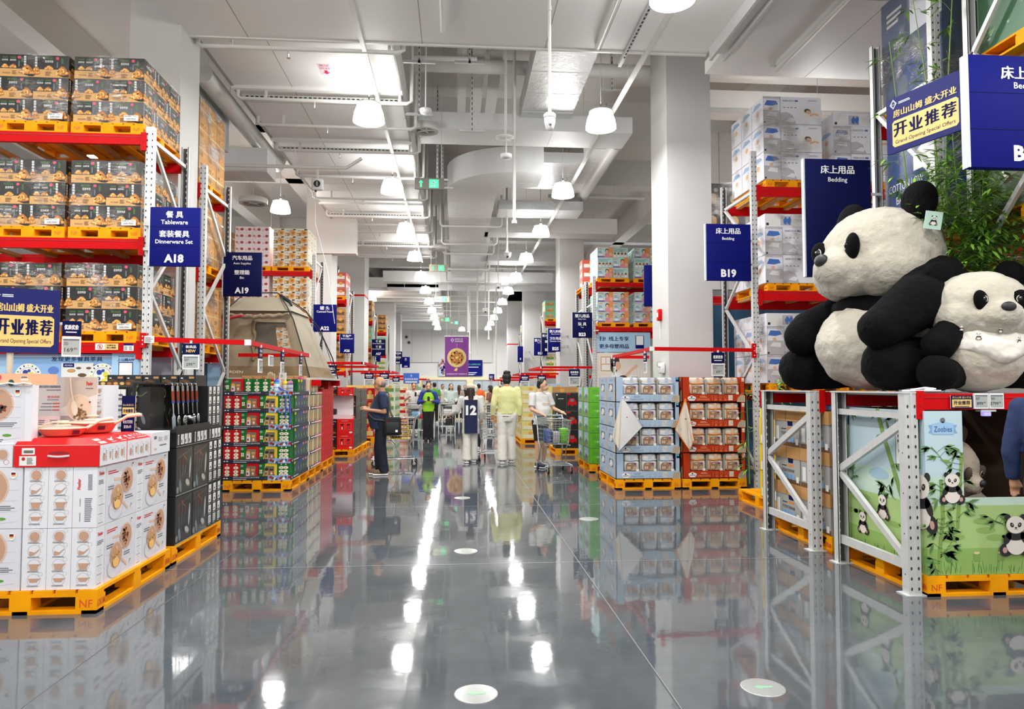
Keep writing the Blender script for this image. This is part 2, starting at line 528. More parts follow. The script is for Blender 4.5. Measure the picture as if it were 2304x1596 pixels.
def back_wall():
 mb = MB()
 mb.box(-15, 15, 58, 58.3, 0, 8.4, white_paint)
 grey = mat('back_panel', '#c9c7c4', 0.6)
 F = Fr((0,58,0), (1,0,0), (0,0,1))
 mb.box(-5.2, 2.9, 57.9, 58, 3.5, 6.2, grey)
 G = Fr((0,57.9,0), (1,0,0), (0,0,1))
 for x in (-3.6, -2.0, -0.4, 1.2): mb.pr(G, x-0.02, 3.5, x+0.02, 6.2, seam_grey)
 for x, z in ((-4.55, 5.55), (-4.05, 5.55), (-3.85, 5.1)):
  mb.pd(G, x, z, 0.17, 0.17, seam_grey, 2); mb.pd(G, x, z, 0.1, 0.1, black_soft, 3)
 cream = mat('cream_band', '#efe0b4', 0.6)
 mb.box(-5.2, 4.0, 57.85, 58, 0.0, 2.3, cream)
 return struct('wall_back', mb, 'white back wall with a grey upper panel and cream band')
back_wall()
for n, (x0, x1) in enumerate(((-2.7, 0.8), (1.4, 3.4))):
 mb = MB(); mb.box(x0, x1, 57.8, 57.85, 1.2, 2.05, mat('far_glass', '#b9c4cc', 0.2))
 for k in range(4):
  x = x0 + (x1-x0)*k/3; mb.box(x-0.03, x+0.03, 57.76, 57.86, 1.2, 2.05, seam_grey)
 mb.box(x0, x1, 57.76, 57.86, 2.02, 2.1, seam_grey)
 struct('window_%d' % (n+1), mb, 'counter window in the cream band at the back wall')

def column(x0, x1, y0, y1, label, stripe=None, low=None, extra=None):
 mb = MB()
 mb.box(x0, x1, y0, y1, 0, 8.4, mat('column_paint', '#c9c8c6', 0.6, vary=0.02, vscale=0.8))
 if stripe:
  mb.box(x0-0.006, x1+0.006, y0-0.006, y1+0.006, stripe, stripe+0.07, red)
 if low:
  mb.box(x0-0.08, x1+0.08, y0-0.08, y1+0.02, low, low+0.05, white_paint)
 mb.box(x0-0.012, x1+0.012, y0-0.012, y1+0.012, 0, 0.12, mat('column_base', '#b9b9b7', 0.5))
 return struct('column', mb, label)
column(-4.36, -3.70, 9.66, 10.36, 'white square column between the A18 racks')
column(-4.45, -3.72, 21.4, 22.4, 'white column behind the tent and the cracker pallets', low=6.0)
column(-4.75, -3.72, 29.0, 30.4, 'white column with a red stripe behind the A26 sign', stripe=5.2)
column(-4.9, -3.72, 42.8, 44.0, 'white column behind the A27 sign')
column(-5.5, -3.9, 50.0, 51.2, 'white column beside the A34 sign')
column(3.62, 4.40, 11.9, 12.9, 'nearest right column, white, behind the towel displays')
column(3.60, 4.45, 24.6, 25.6, 'white column beside the baby care sign')
column(3.60, 4.75, 37.8, 39.0, 'white column behind the yellow shirt shopper')
column(3.60, 4.9, 50.0, 51.2, 'farthest right column, white with a red stripe', stripe=4.5)
column(5.0, 6.0, 40.5, 41.5, 'white column with a red stripe behind the hygiene signs', stripe=4.9)
mb = MB(); mb.box(-4.45, -3.0, 21.3, 21.7, 5.5, 8.4, white_paint)
struct('ceiling_beam', mb, 'white boxed beam over the column behind the tent')

# ================================================================== lamps
lamp_glow = mat('lamp_shade', '#fdfcf8', 0.4, emit=15.0, ecol='#fffefb')
lamp_face = mat('lamp_diffuser', '#ffffff', 0.4, emit=6.0, ecol='#ffffff')
def make_lamp(up):
 t = thing('pendant_lamp', 'white pendant lamp', 'lamp', (0,0,0), 'white pendant lamps over the aisle')
 mb = MB()
 mb.lathe([(0.25,0.0),(0.247,0.05),(0.228,0.15),(0.198,0.23),(0.175,0.265),(0.185,0.275),(0.185,0.29),(0.15,0.30),(0.0,0.31)], lamp_glow, n=28)
 mb.obj('lamp_shade', t)
 mb = MB(); mb.lathe([(0.0,0.004),(0.244,0.004),(0.248,0.0)], lamp_face, n=28); mb.obj('diffuser', t)
 mb = MB(); mb.lathe([(0.19,0.272),(0.196,0.282),(0.19,0.294)], pipe_white, n=28); mb.obj('rim_ring', t)
 mb = MB(); mb.cyl((0,0,0.30),(0,0,0.36),0.05,steel,12,0.025); mb.tube([(0,0,0.36),(0,0,0.41)],0.012,black_soft,6); mb.obj('lamp_hook', t)
 mb = MB(); mb.tube([(0.03,0,0.33),(0.09,0,0.37),(0.10,0,0.42),(0.05,0,0.45)],0.006,black_soft,6); mb.tube([(0,0,0.40),(0,0,up)],0.005,steel,5); mb.obj('lamp_cord', t)
 return t
LD = D.lights.new('lamp_light', 'AREA'); LD.shape = 'DISK'; LD.size = 0.47; LD.energy = LAMP_W; LD.color = (1.0, 0.985, 0.965); LD.spread = pi; LD.specular_factor = 0.06
def lamp_light(x, y, z):
 o = D.objects.new('lamp_light', LD); COL.objects.link(o); o.location = (x, y, z-0.012)
lamp0 = {}
def place_lamp(x, y, z, label):
 if -3.7 < x < -0.9 and 9.97 < y < 27.5: up = 6.55 - z
 elif y < 9.9 and x < 3.6: up = 6.4 - z
 elif x > 3.9 and y < 10.9: up = 6.55 - z
 else: up = 8.4 - z
 up = round(up, 3)
 if up not in lamp0:
  o = lamp0[up] = make_lamp(up); o.location = (x, y, z); o['label'] = label
 else:
  o = dup(lamp0[up], (x, y, z), label)
 lamp_light(x, y, z)
 return o
for i, (x, y) in enumerate(LAMPS):
 if x < 0: lab = 'white pendant lamp, %s from the front in the left row' % ORD[i]
 else: lab = 'white pendant lamp, %s from the front in the right row' % ORD[i-11]
 place_lamp(x, y, LAMP_Z, lab)
for (x, y), lab in zip(LAMPS_SIDE, ('white pendant lamp over the side aisle behind the tableware rack', 'white pendant lamp beside the column behind the canned food sign', 'white pendant lamp beside the column behind the dried seafood sign')):
 place_lamp(x, y, 6.05 if y < 20 else 6.2, lab)
for x, y in LAMPS_ADDED:
 place_lamp(x, y, LAMP_Z, 'white pendant lamp added to light the neighbouring aisles')['group'] = 'added pendant lamps over the neighbouring aisles'

# ================================================================== ceiling services
def rod(mb, x, y, z0, z1=8.4, r=0.006): mb.cyl((x,y,z0),(x,y,z1), r, pipe_white, 6)

# lamp conduits
mb = MB(); mb.box(-1.36, -1.30, 1, 27.5, 6.34, 6.40, pipe_white)
for y in range(2, 28, 2): rod(mb, -1.33, y, 6.38, 6.62)
tag(mb.obj('lamp_conduit'), 'white conduit running above the left row of lamps', 'conduit')
mb = MB(); mb.box(2.70, 2.76, 1, 52, 6.36, 6.42, pipe_white)
for y in range(11, 52, 4): rod(mb, 2.73, y, 6.4)
rod(mb, 2.73, 5, 6.4, 6.42)
tag(mb.obj('lamp_conduit'), 'white conduit running above the right row of lamps', 'conduit')
mb = MB(); mb.bar((2.42, 2, 6.36), (2.42, 10.3, 6.36), 0.05, 0.05, steel)
F = Fr((2.42,0,6.334), (0,1,0), (1,0,0))
for k in range(80): mb.pr(F, 2.05+0.1*k, -0.012, 2.11+0.1*k, 0.012, hole_dark)
tag(mb.obj('slotted_channel'), 'slotted steel channel under the near soffit beside the lamp conduit', 'channel')

# sprinkler pipes under the soffits
def sprinkler(mb_parent, x, y, z):
 mb = MB(); mb.cyl((x,y,z),(x,y,z-0.05),0.014,steel,8); mb.cyl((x,y,z-0.05),(x,y,z-0.10),0.022,steel_bright,8,0.01); mb.cyl((x,y,z-0.10),(x,y,z-0.106),0.028,steel_bright,10)
 mb.obj('sprinkler_head', mb_parent)
for i, y in enumerate((10.15, 12.0, 13.2, 14.6, 16.4, 18.3, 20.2, 22.2, 24.4, 26.6)):
 t = thing('sprinkler_pipe', 'white cross pipe with a sprinkler head, %s under the long left soffit' % ORD[i], 'pipe', (0,0,0), 'sprinkler pipes under the left soffit')
 mb = MB(); mb.tube([(-3.66,y,6.52),(-3.66,y,6.40),(-3.60,y,6.36),(-0.86,y,6.36),(-0.78,y,6.40),(-0.78,y,8.35 if i % 2 else 7.4)], 0.032, pipe_white, 10)
 for x in (-3.2, -0.98): mb.box(x-0.02, x+0.02, y-0.02, y+0.02, 6.36, 6.56, pipe_white)
 if i in (1, 3, 6, 8):
  mb.box(-3.6, -0.98, y+0.06, y+0.11, 6.40, 6.46, steel)
  G = Fr((0,y+0.06,6.43), (1,0,0), (0,0,1))
  for k in range(32): mb.pr(G, -3.55+0.08*k, -0.01, -3.50+0.08*k, 0.01, hole_dark)
 mb.obj('pipe_run', t)
 sprinkler(t, -2.4, y, 6.33)
for x, lab, y1 in ((-0.2, 'white sprinkler pipe along the near soffit left of the camera dome', 9.4), (1.97, 'white sprinkler pipe along the near soffit right of the camera dome', 9.7)):
 t = thing('sprinkler_pipe', lab, 'pipe')
 mb = MB(); mb.tube([(x,2,6.33),(x,y1,6.33),(x,y1+0.05,6.37),(x,y1+0.06,6.42)], 0.035, pipe_white, 10)
 mb.box(x-0.02,x+0.02,5,5.03,6.33,6.41,pipe_white); mb.box(x-0.02,x+0.02,8.4,8.43,6.33,6.41,pipe_white); mb.obj('pipe_run', t)
 sprinkler(t, x, 4.5, 6.30)
t = thing('sprinkler_pipe', 'white sprinkler pipe along the right soffit board', 'pipe')
mb = MB(); mb.tube([(4.95,2,6.48),(4.95,10.5,6.48),(4.95,10.6,6.55)], 0.04, pipe_white, 10); mb.box(4.93,4.97,8,8.03,6.48,6.56,pipe_white); mb.obj('pipe_run', t)
sprinkler(t, 4.95, 7.4, 6.44)

# big cross pipes in the open bay
def pipe(name, pts, r, label, hang=(), n=14, m=None, group=None):
 mb = MB(); mb.tube(pts, r, m or pipe_white, n)
 for x, y, z in hang: rod(mb, x, y, z)
 return tag(mb.obj(name), label, 'pipe', group)
pipe('water_pipe', [(-0.8,13.1,7.55),(5.2,13.1,7.55)], 0.13, 'thick white cross pipe above the first foil duct', ((-0.4,13.1,7.55),(2.6,13.1,7.55)))
pipe('water_pipe', [(-0.85,12.2,7.75),(4.4,12.2,7.75)], 0.075, 'slim white cross pipe with clamps in the open bay', ((0.6,12.2,7.75),(2.4,12.2,7.75)))
pipe('water_pipe', [(-0.8,12.6,7.45),(0.35,12.6,7.45)], 0.05, 'short white branch pipe in the open bay', ((0.1,12.6,7.45),))
pipe('water_pipe', [(2.6,20.0,7.0),(5.4,20.0,7.0)], 0.05, 'white cross pipe with clamps beyond the first right column', ((3.2,20.0,7.0),(4.5,20,7.0)))
pipe('water_pipe', [(-0.7,18.6,6.9),(0.2,18.6,6.9)], 0.045, 'white pipe behind the near exit sign', ((-0.5,18.6,6.9),))
pipe('fire_pipe', [(-4.1,11.6,6.6),(-4.1,16.4,6.6),(-4.1,16.7,6.9),(-4.1,16.7,7.5)], 0.16, 'thick white pipe running beside the long soffit on the left', ((-4.1,13,6.6),(-4.1,16,6.6)))
pipe('fire_pipe', [(3.5,15.2,6.9),(3.5,19.6,6.9),(3.5,19.9,7.2),(3.5,19.9,8.2)], 0.15, 'thick white pipe with red marking on the right', ((3.5,17,6.9),(3.5,19,6.9)))
pipe('fire_pipe', [(4.2,12.95,7.5),(12,12.95,7.5)], 0.15, 'thick white pipe above the cross beam on the right', ((6,12.95,7.5),(9,12.95,7.5)))
pipe('cable_pipe', [(-4.9,14.2,5.9),(-2.2,14.2,5.9),(-1.9,14.2,6.1)], 0.035, 'thin white pipe crossing over the side aisle lamp', ((-4.6,14.2,5.9),(-3.2,14.2,5.9)))
for i, y in enumerate((21.5, 24.2, 26.0, 29.5, 33.0)):
 z = 6.42
 pipe('sprinkler_pipe', [(-0.5,y,8.3),(-0.5,y,z+0.06),(-0.44,y,z),(1.3,y,z),(1.36,y,z+0.06),(1.36,y,7.4)], 0.035, 'white sprinkler pipe looping under the long duct, %s along' % ORD[i], (), 10, None, 'pipes looping under the duct')
for i, y in enumerate((39.0, 41.5, 44, 46.5, 49, 52)):
 pipe('sprinkler_pipe', [(-6,y,6.5),(2.4,y,6.5),(2.5,y,6.6),(2.5,y,8.3)], 0.04, 'white cross pipe under the far ceiling, %s along' % ORD[i], ((-5.5,y,6.5),(-0.5,y,6.5)), 8, None, 'far cross pipes')

# ducts
def duct(name, boxes, m, label, hang=(), extra=None):
 mb = MB()
 for b in boxes:
  mb.box(*b, m)
  x0,x1,y0,y1,z0,z1 = b
  L_ = Fr((0,0,z0), (0,1,0), (1,0,0))
  if (x1-x0) > (y1-y0):
   k = int((x1-x0)/0.9)
   for i in range(1, k+1): mb.box(x0+0.9*i-0.008, x0+0.9*i+0.008, y0-0.006, y1+0.006, z0-0.006, z1, m)
   for i in range(int((x1-x0)/0.22)): mb.pd(Fr((0,y0,0),(1,0,0),(0,0,1)), x0+0.22*i+0.1, z0+0.1, 0.008, 0.008, seam_grey, 1, 6)
  else:
   k = int((y1-y0)/0.9)
   for i in range(1, k+1): mb.box(x0-0.006, x1+0.006, y0+0.9*i-0.008, y0+0.9*i+0.008, z0-0.006, z1, m)
   for i in range(int((y1-y0)/0.3)):
    for f in (0.2, 0.5, 0.8): mb.pd(L_, y0+0.3*i+0.1, x0+(x1-x0)*f, 0.012, 0.012, seam_grey, 1, 6)
 for x, y, z in hang: rod(mb, x, y, z)
 if extra: extra(mb)
 return tag(mb.obj(name), label, 'duct')
duct('air_duct', [(1.26,2.27,10.1,14.3,6.95,7.35)], foil, 'silver foil duct running down the bay from the near soffit', ((1.3,11,7.3),(2.2,13,7.3)))
duct('air_duct', [(-0.78,3.55,14.0,14.95,6.69,7.02)], duct_grey, 'pale grey duct crossing the bay below the thick pipe', ((-0.5,14.4,7),(1,14.4,7),(3,14.4,7)))
def elbow(mb):
 cx, cy, ro, ri = 1.5, 17.9, 1.75, 0.5
 k = 14
 def P_(r, i, z): a = pi + (pi/2)*i/k; return (cx + r*cos(a), cy + r*sin(a), z)
 z0, z1 = 6.5, 7.1
 for i in range(k):
  mb.add([P_(ri,i,z0),P_(ro,i,z0),P_(ro,i+1,z0),P_(ri,i+1,z0),P_(ri,i,z1),P_(ro,i,z1),P_(ro,i+1,z1),P_(ri,i+1,z1)],
               [(0,1,2,3),(4,7,6,5),(1,5,6,2),(0,3,7,4)], duct_grey)
duct('air_duct', [(-0.25,1.0,17.9,24.5,6.5,7.1),(1.5,2.0,16.15,17.4,6.5,7.1)], duct_grey, 'large grey elbow duct turning down the middle of the aisle', ((0,19,7),(0.8,22,7)), elbow)
duct('air_duct', [(1.35,3.0,16.2,18.4,6.75,7.0)], foil, 'flat silver foil duct beside the elbow duct', ((1.8,17,7),(2.8,18,7)))
duct('air_duct', [(-0.25,1.15,24.5,37,6.6,7.1)], duct_grey, 'long grey duct continuing down the middle of the aisle', ((0,27,7),(0.9,31,7)))
duct('air_duct', [(1.15,3.5,19.4,20.4,6.45,6.7)], foil, 'silver foil cross duct with a bright end', ((1.5,20,6.7),(3.2,20,6.7)))
duct('air_duct', [(0.9,5.2,22.6,23.4,6.5,7.0)], duct_grey, 'grey cross duct beyond the silver cross duct', ((1.5,23,7),(4.5,23,7)))
duct('air_duct', [(1.2,5.0,27.5,28.5,6.45,6.9)], foil, 'silver cross duct with a louvre above the right lamps', ((1.5,28,6.9),(4.5,28,6.9)))
duct('air_duct', [(-3.4,4.5,33.0,33.8,6.4,6.9)], duct_grey, 'pale cross duct spanning the far bay', ((-3,33.4,6.9),(4,33.4,6.9)))
duct('air_duct', [(-3.6,5.5,37.0,37.5,6.6,7.5)], duct_grey, 'farthest pale cross duct over the aisle', ((-3,37.2,7.5),))
duct('air_duct', [(-4.75,-4.3,11.4,13.6,5.95,6.6)], foil_material('duct_foil_left', '#c9cccd', 0.35, 0.6, 10, 0.3), 'silver duct beside the first left column', ((-4.5,12,6.6),(-4.5,13,6.6)))
duct('air_duct', [(-6.2,-3.85,14.6,15.3,5.9,6.4)], duct_grey, 'grey cross duct above the A19 aisle', ((-5.8,15,6.4),(-4.2,15,6.4)))
duct('air_duct', [(2.95,3.5,15.6,22.5,6.9,7.25)], board_white, 'white duct running beside the thick marked pipe', ((3.2,17,7.25),(3.2,21,7.25)))

def diffuser(x, y, z, r, label):
 t = thing('ceiling_vent', label, 'vent', (x, y, z), 'round white ceiling vents')
 mb = MB(); mb.lathe([(r,0.0),(r,0.13),(0.0,0.14)], pipe_white, n=24); mb.lathe([(r,0.0),(r*0.78,0.0),(r*0.72,0.09),(0.0,0.09)], seam_grey, n=24); mb.obj('vent_housing', t)
 mb = MB(); mb.lathe([(r*0.3,0.02),(r*0.3,0.05)], pipe_white, n=12)
 for k in range(5): a = 2*pi*k/5; mb.bar((0,0,0.03),(r*0.76*cos(a),r*0.76*sin(a),0.03),0.02,0.02,pipe_white)
 mb.obj('vent_fan', t)
 mb = MB(); rod(mb, 0, 0, 0.13, 8.4-z); mb.obj('hanger_rod', t)
diffuser(-0.62, 13.7, 6.5, 0.25, 'round white vent hanging beside the near soffit corner')
diffuser(-4.9, 17.4, 5.95, 0.33, 'round white vent beside the side aisle lamp')
diffuser(-0.65, 25.4, 6.45, 0.35, 'round white vent beyond the end of the long soffit')

def dome_camera(x, y, z, top, r, label):
 t = thing('security_camera', label, 'camera', (x, y, z), 'ceiling security cameras')
 mb = MB(); mb.cyl((0,0,0.05),(0,0,top-z),0.02,pipe_white,10); mb.cyl((0,0,(top-z)*0.72),(0,0,(top-z)*0.72+0.05),0.028,pipe_white,10); mb.obj('pole', t)
 mb = MB(); mb.lathe([(r*1.08,0.02),(r*1.08,0.06),(r*0.7,0.08),(0,0.085)], pipe_white, n=20); mb.lathe([(r,0.02),(r*0.95,-0.03),(r*0.72,-0.10),(r*0.3,-0.13),(0,-0.135)], plastic_white, n=20); mb.obj('camera_housing', t)
 mb = MB(); mb.ell((0,-r*0.35,-0.07),(r*0.5,r*0.5,r*0.5), mat('lens_smoke','#55585c',0.15)); mb.obj('lens_dome', t)
 return t
dome_camera(1.06, 8.0, 4.62, 6.4, 0.066, 'white dome security camera on a long pole under the near soffit')
dome_camera(1.72, 24.0, 6.05, 8.4, 0.13, 'white dome camera with blue mark beside the silver cross duct')
dome_camera(1.55, 26.5, 5.35, 8.4, 0.12, 'white dome camera on a pole left of the right lamps')
dome_camera(1.25, 31.0, 4.9, 8.4, 0.12, 'white dome camera hanging below the far cross duct')
for i, (x, y, z, top) in enumerate(((-0.53, 11.8, 6.15, 8.4), (0.85, 12.2, 5.55, 8.4), (0.84, 12.4, 5.95, 8.4))):
 t = thing('smoke_detector', ('round smoke detector hanging beside the near soffit corner', 'lower smoke detector hanging in front of the elbow duct', 'upper flat detector hanging in front of the elbow duct')[i], 'detector', (x, y, z), 'hanging smoke detectors')
 mb = MB(); mb.lathe([(0,-0.03),(0.085,-0.025),(0.1,0.0),(0.1,0.045),(0.05,0.06),(0,0.06)] if i != 2 else [(0,-0.01),(0.16,0.0),(0.16,0.025),(0,0.035)], plastic_white, n=18); mb.obj('detector_head', t)
 mb = MB(); mb.cyl((0,0,0.05),(0,0,top-z),0.012,pipe_white,8); mb.obj('drop_pole', t)
# tall struts and drop poles in the open bay
for i, (x, y, z0) in enumerate(((1.05, 12.9, 4.6), (1.35, 30.0, 3.6), (0.9, 31.0, 2.9), (1.45, 20.5, 5.5), (2.0, 36, 1.95), (0.55, 34, 4.2), (0.7, 38, 3.4))):
 mb = MB(); mb.cyl((x,y,z0),(x,y,8.4),0.03,pipe_white,10); mb.cyl((x,y,z0),(x,y,z0-0.06),0.05,plastic_white,10)
 tag(mb.obj('drop_pole'), ('tall white pole hanging in front of the silver foil duct', 'white pole hanging right of the purple banner', 'white pole hanging just above the purple banner', 'white pole hanging beside the flat silver duct', 'white pole hanging in front of the blue back wall poster', 'thin white pole hanging over the far bay', 'thin white pole hanging beyond the long duct')[i], 'pole')

# slotted hangers and cable trays in the open bay
tray_m = mat('tray_white', '#d6d4d0', 0.5)
for i, (x0, x1, y) in enumerate(((0.0, 0.18, 11.2), (0.28, 0.52, 11.2), (0.62, 0.85, 11.2))):
 mb = MB(); mb.box(x0, x1, 10.6, 16, 7.75, 7.85, tray_m); rod(mb, (x0+x1)/2, 11.5, 7.8); rod(mb, (x0+x1)/2, 14.5, 7.8)
 tag(mb.obj('cable_tray'), ('left', 'middle', 'right')[i] + ' one of three white cable trays above the first cross pipes', 'cable tray', 'cable trays in the open bay')
for i, (x, y, z0) in enumerate(((-0.6,11.0,6.6),(-0.7,12.9,6.5),(0.2,11.6,6.9),(0.28,13.4,6.4),(2.95,13.2,7.2),(-0.45,16,6.2),(-0.35,17,6.3))):
 mb = MB(); mb.box(x-0.02,x+0.02,y-0.02,y+0.02,z0,8.4,steel)
 G = Fr((x,y-0.02,0),(1,0,0),(0,0,1))
 for k in range(int((8.3-z0)/0.1)): mb.pr(G,-0.007,z0+0.1*k+0.03,0.007,z0+0.1*k+0.08,hole_dark)
 mb.bar((x-0.25,y,z0+0.03),(x+0.25,y,z0+0.03),0.04,0.04,steel)
 tag(mb.obj('slotted_hanger'), 'slotted steel hanger rail in the open ceiling bay', 'hanger', 'slotted hangers in the open bay')

# exit signs
exit_green = mat('exit_green', '#2fc97d', 0.4, emit=1.3, ecol='#38d68a')
exit_grey = mat('exit_case', '#7d7a70', 0.4)
def exit_sign(x, y, z, w, label, flip=False, case=None):
 h = w*0.38
 t = thing('exit_sign', label, 'exit sign', (x, y, z), 'green exit signs')
 mb = MB(); mb.box(-w/2,w/2,-0.02,0.02,-h/2,h/2,case or exit_grey)
 F = Fr((0,-0.02,0),(1,0,0),(0,0,1)); s = h
 a = -w*0.29
 if flip: mb.pp(F,[(a-0.2*s,0),(a,0.25*s),(a,0.08*s),(a+0.3*s,0.08*s),(a+0.3*s,-0.08*s),(a,-0.08*s),(a,-0.25*s)],exit_green)
 else: mb.pp(F,[(a-0.2*s,0.08*s),(a,0.33*s),(a+0.2*s,0.08*s),(a+0.08*s,0.08*s),(a+0.08*s,-0.33*s),(a-0.08*s,-0.33*s),(a-0.08*s,0.08*s)],exit_green)
 # running figure in a green panel
 mb.pr(F,-0.01*w,-0.38*s,0.31*w,0.38*s,exit_green)
 q = 0.14*w
 mb.pd(F,q+0.02*w,0.24*s,0.07*s,0.07*s,white_ink,2)
 mb.pl(F,[(q,0.16*s),(q-0.05*s,-0.05*s)],0.11*s,white_ink,2)
 mb.pl(F,[(q-0.05*s,-0.05*s),(q+0.14*s,-0.14*s),(q+0.06*s,-0.32*s)],0.07*s,white_ink,2)
 mb.pl(F,[(q-0.05*s,-0.05*s),(q-0.14*s,-0.2*s),(q-0.3*s,-0.24*s)],0.07*s,white_ink,2)
 mb.pl(F,[(q,0.14*s),(q+0.18*s,0.06*s),(q+0.26*s,0.14*s)],0.06*s,white_ink,2)
 mb.pl(F,[(q,0.14*s),(q-0.18*s,0.1*s),(q-0.2*s,-0.02*s)],0.06*s,white_ink,2)
 mb.obj('sign_case', t)
 mb = MB(); rod(mb,-w*0.4,0,h/2,8.4-z); rod(mb,w*0.4,0,h/2,8.4-z); mb.obj('hanger_rods', t)
exit_sign(-0.545, 14.0, 5.56, 0.58, 'nearest green exit sign hanging beside the left soffit')
exit_pale = mat('exit_case_pale', '#b5ab95', 0.4)
exit_sign(-0.62, 24.0, 5.55, 0.62, 'second green exit sign beyond the left soffit', False, exit_pale)
exit_sign(-0.6, 29.0, 5.1, 0.62, 'third green exit sign with an arrow to the left', True, exit_pale)
exit_sign(-0.5, 32.0, 4.55, 0.55, 'fourth green exit sign above the far aisle', True, exit_pale)
exit_sign(-0.1, 38.0, 4.95, 0.55, 'farthest green exit sign above the purple banner', True)

# cord reel under the long soffit
t = thing('cord_reel', 'white cord reel with a black disc under the long left soffit', 'cord reel', (-3.15, 16.2, 6.12))
mb = MB(); mb.rbox(-0.13,0.13,-0.06,0.06,-0.14,0.12,plastic_white,0.03); mb.obj('reel_case', t)
mb = MB(); mb.cyl((0,-0.065,0.0),(0,-0.075,0.0),0.075,black_soft,20); mb.pr(Fr((0,-0.076,0),(1,0,0),(0,0,1)),-0.02,-0.05,0.02,0.05,seam_grey); mb.obj('reel_disc', t)
mb = MB(); mb.box(-0.02,0.02,-0.02,0.02,0.11,0.45,pipe_white); mb.box(-0.06,-0.02,-0.03,0.03,-0.17,-0.14,black_soft); mb.obj('reel_bracket', t)
mb = MB(); mb.tube([(-0.04,0,-0.16),(-0.04,0,-0.9),(0.3,-0.3,-2.0),(0.5,-0.5,-3.2)],0.007,pipe_white,6); mb.obj('reel_cord', t)

# stickers with red marks
def sticker(F, label, arrow, w=0.2, h=0.4):
 mb = MB(); mb.pr(F,-w/2,-h/2,w/2,h/2,mat('sticker','#d9d2d8',0.6),1)
 pink = mat('sticker_red','#c9264a',0.6)
 mb.pp(F,[(-0.06,0.1),(0,0.17),(0.06,0.1),(0.025,0.1),(0.025,0.03),(-0.025,0.03),(-0.025,0.1)],pink,2)
 mb.pt(F,'排烟',0,-0.04,pink,h=0.075); mb.pt(F,'风管',0,-0.14,pink,h=0.075)
 tag(mb.obj('duct_sticker'), label, 'sticker')
sticker(Fr((-2.08,11.2,6.549),(-1,0,0),(0,1,0)), 'small sticker with a red arrow under the long left soffit', True)

# ================================================================== pallets
PAL = {}
def pallet_parts(t, w, d, h, full=True, nf=('NF', 'NF'), left_print=False):
 k = h/0.15
 mb = MB()
 tz = h - 0.022*k
 n = 7
 bw = (w - (n-1)*0.02)/n
 # top boards run along y; their ends show as notches on the front edge
 for i in range(n):
  x0 = -w/2 + i*(bw+0.02)
  mb.box(x0, x0+bw, -d/2, d/2, tz, h, yellow)
 for y0 in (-d/2, -0.05, d/2-0.1): mb.box(-w/2, w/2, y0, y0+0.1, tz-0.02*k, tz, yellow)
 mb.obj('deck', t)
 mb = MB()
 for x0 in (-w/2, -0.05, w/2-0.1): mb.box(x0, x0+0.1, -d/2, d/2, 0, 0.022*k, yellow)
 for y0 in (-d/2, d/2-0.1): mb.box(-w/2, w/2, y0, y0+0.1, 0.0, 0.022*k, yellow)
 mb.obj('base_boards', t)
 for iy, y0 in enumerate((-d/2, -0.06, d/2-0.12)):
  for ix, x0 in enumerate((-w/2, -0.07, w/2-0.14)):
   if not full and iy == 1 and ix == 1: continue
   mb = MB(); mb.box(x0, x0+0.14, y0, y0+0.12, 0.022*k, tz-0.02*k, yellow)
   F = Fr((x0, y0, 0.022*k), (1,0,0), (0,0,1)); bh = tz-0.042*k
   if iy == 0 and ix != 1: mb.pt(F, nf[0 if ix == 0 else 1], 0.07, bh*0.5, pal_print, h=bh*0.55, l=1)
   if iy == 0 and ix == 2 and not left_print: mb.pt(Fr((x0+0.14,y0,0.022*k),(0,1,0),(0,0,1)), 'LOSCAM', 0.06, bh*0.5, pal_print, w=0.105, h=bh*0.5, l=1, bold=0.02)
   if iy == 2 and ix == 2 and not left_print: mb.pt(Fr((x0+0.14,y0,0.022*k),(0,1,0),(0,0,1)), '招商', 0.06, bh*0.5, pal_print, w=0.09, h=bh*0.5, l=1, bold=0.01)
   if iy == 0 and ix == 0 and left_print: mb.pt(Fr((x0,y0+0.12,0.022*k),(0,-1,0),(0,0,1)), '招商', 0.06, bh*0.5, pal_print, w=0.09, h=bh*0.5, l=1, bold=0.01)
   if iy == 2 and ix == 0 and left_print: mb.pt(Fr((x0,y0+0.12,0.022*k),(0,-1,0),(0,0,1)), 'LOSCAM', 0.06, bh*0.5, pal_print, w=0.105, h=bh*0.5, l=1, bold=0.02)
   mb.obj('block', t)
def pallet(x, y, z, label, w=1.0, d=1.22, h=0.15, left=False, nf=('NF', 'NF'), rz=0.0, group='yellow wooden pallets'):
 key = (w, d, h, left, nf)
 if key not in PAL:
  t = thing('pallet', label, 'pallet', (x, y, z), group, rz)
  pallet_parts(t, w, d, h, True, nf, left)
  PAL[key] = t
  return t
 return dup(PAL[key], (x, y, z), label, rz)
def pallet_far(x, y, z, label, w=0.85, d=1.1, h=0.13, group='yellow pallets far along the racks'):
 key = ('far', w, d, h)
 if key not in PAL:
  mb = MB()
  mb.box(-w/2, w/2, -d/2, d/2, h-0.035, h, yellow); mb.box(-w/2, w/2, -d/2, d/2, 0, 0.02, yellow)
  for x0 in (-w/2, -0.06, w/2-0.12):
   for y0 in (-d/2, d/2-0.12): mb.box(x0, x0+0.12, y0, y0+0.12, 0.02, h-0.035, yellow)
  o = mb.obj('pallet', None, (x, y, z)); tag(o, label, 'pallet', group); PAL[key] = o
  return o
 return dup(PAL[key], (x, y, z), label)

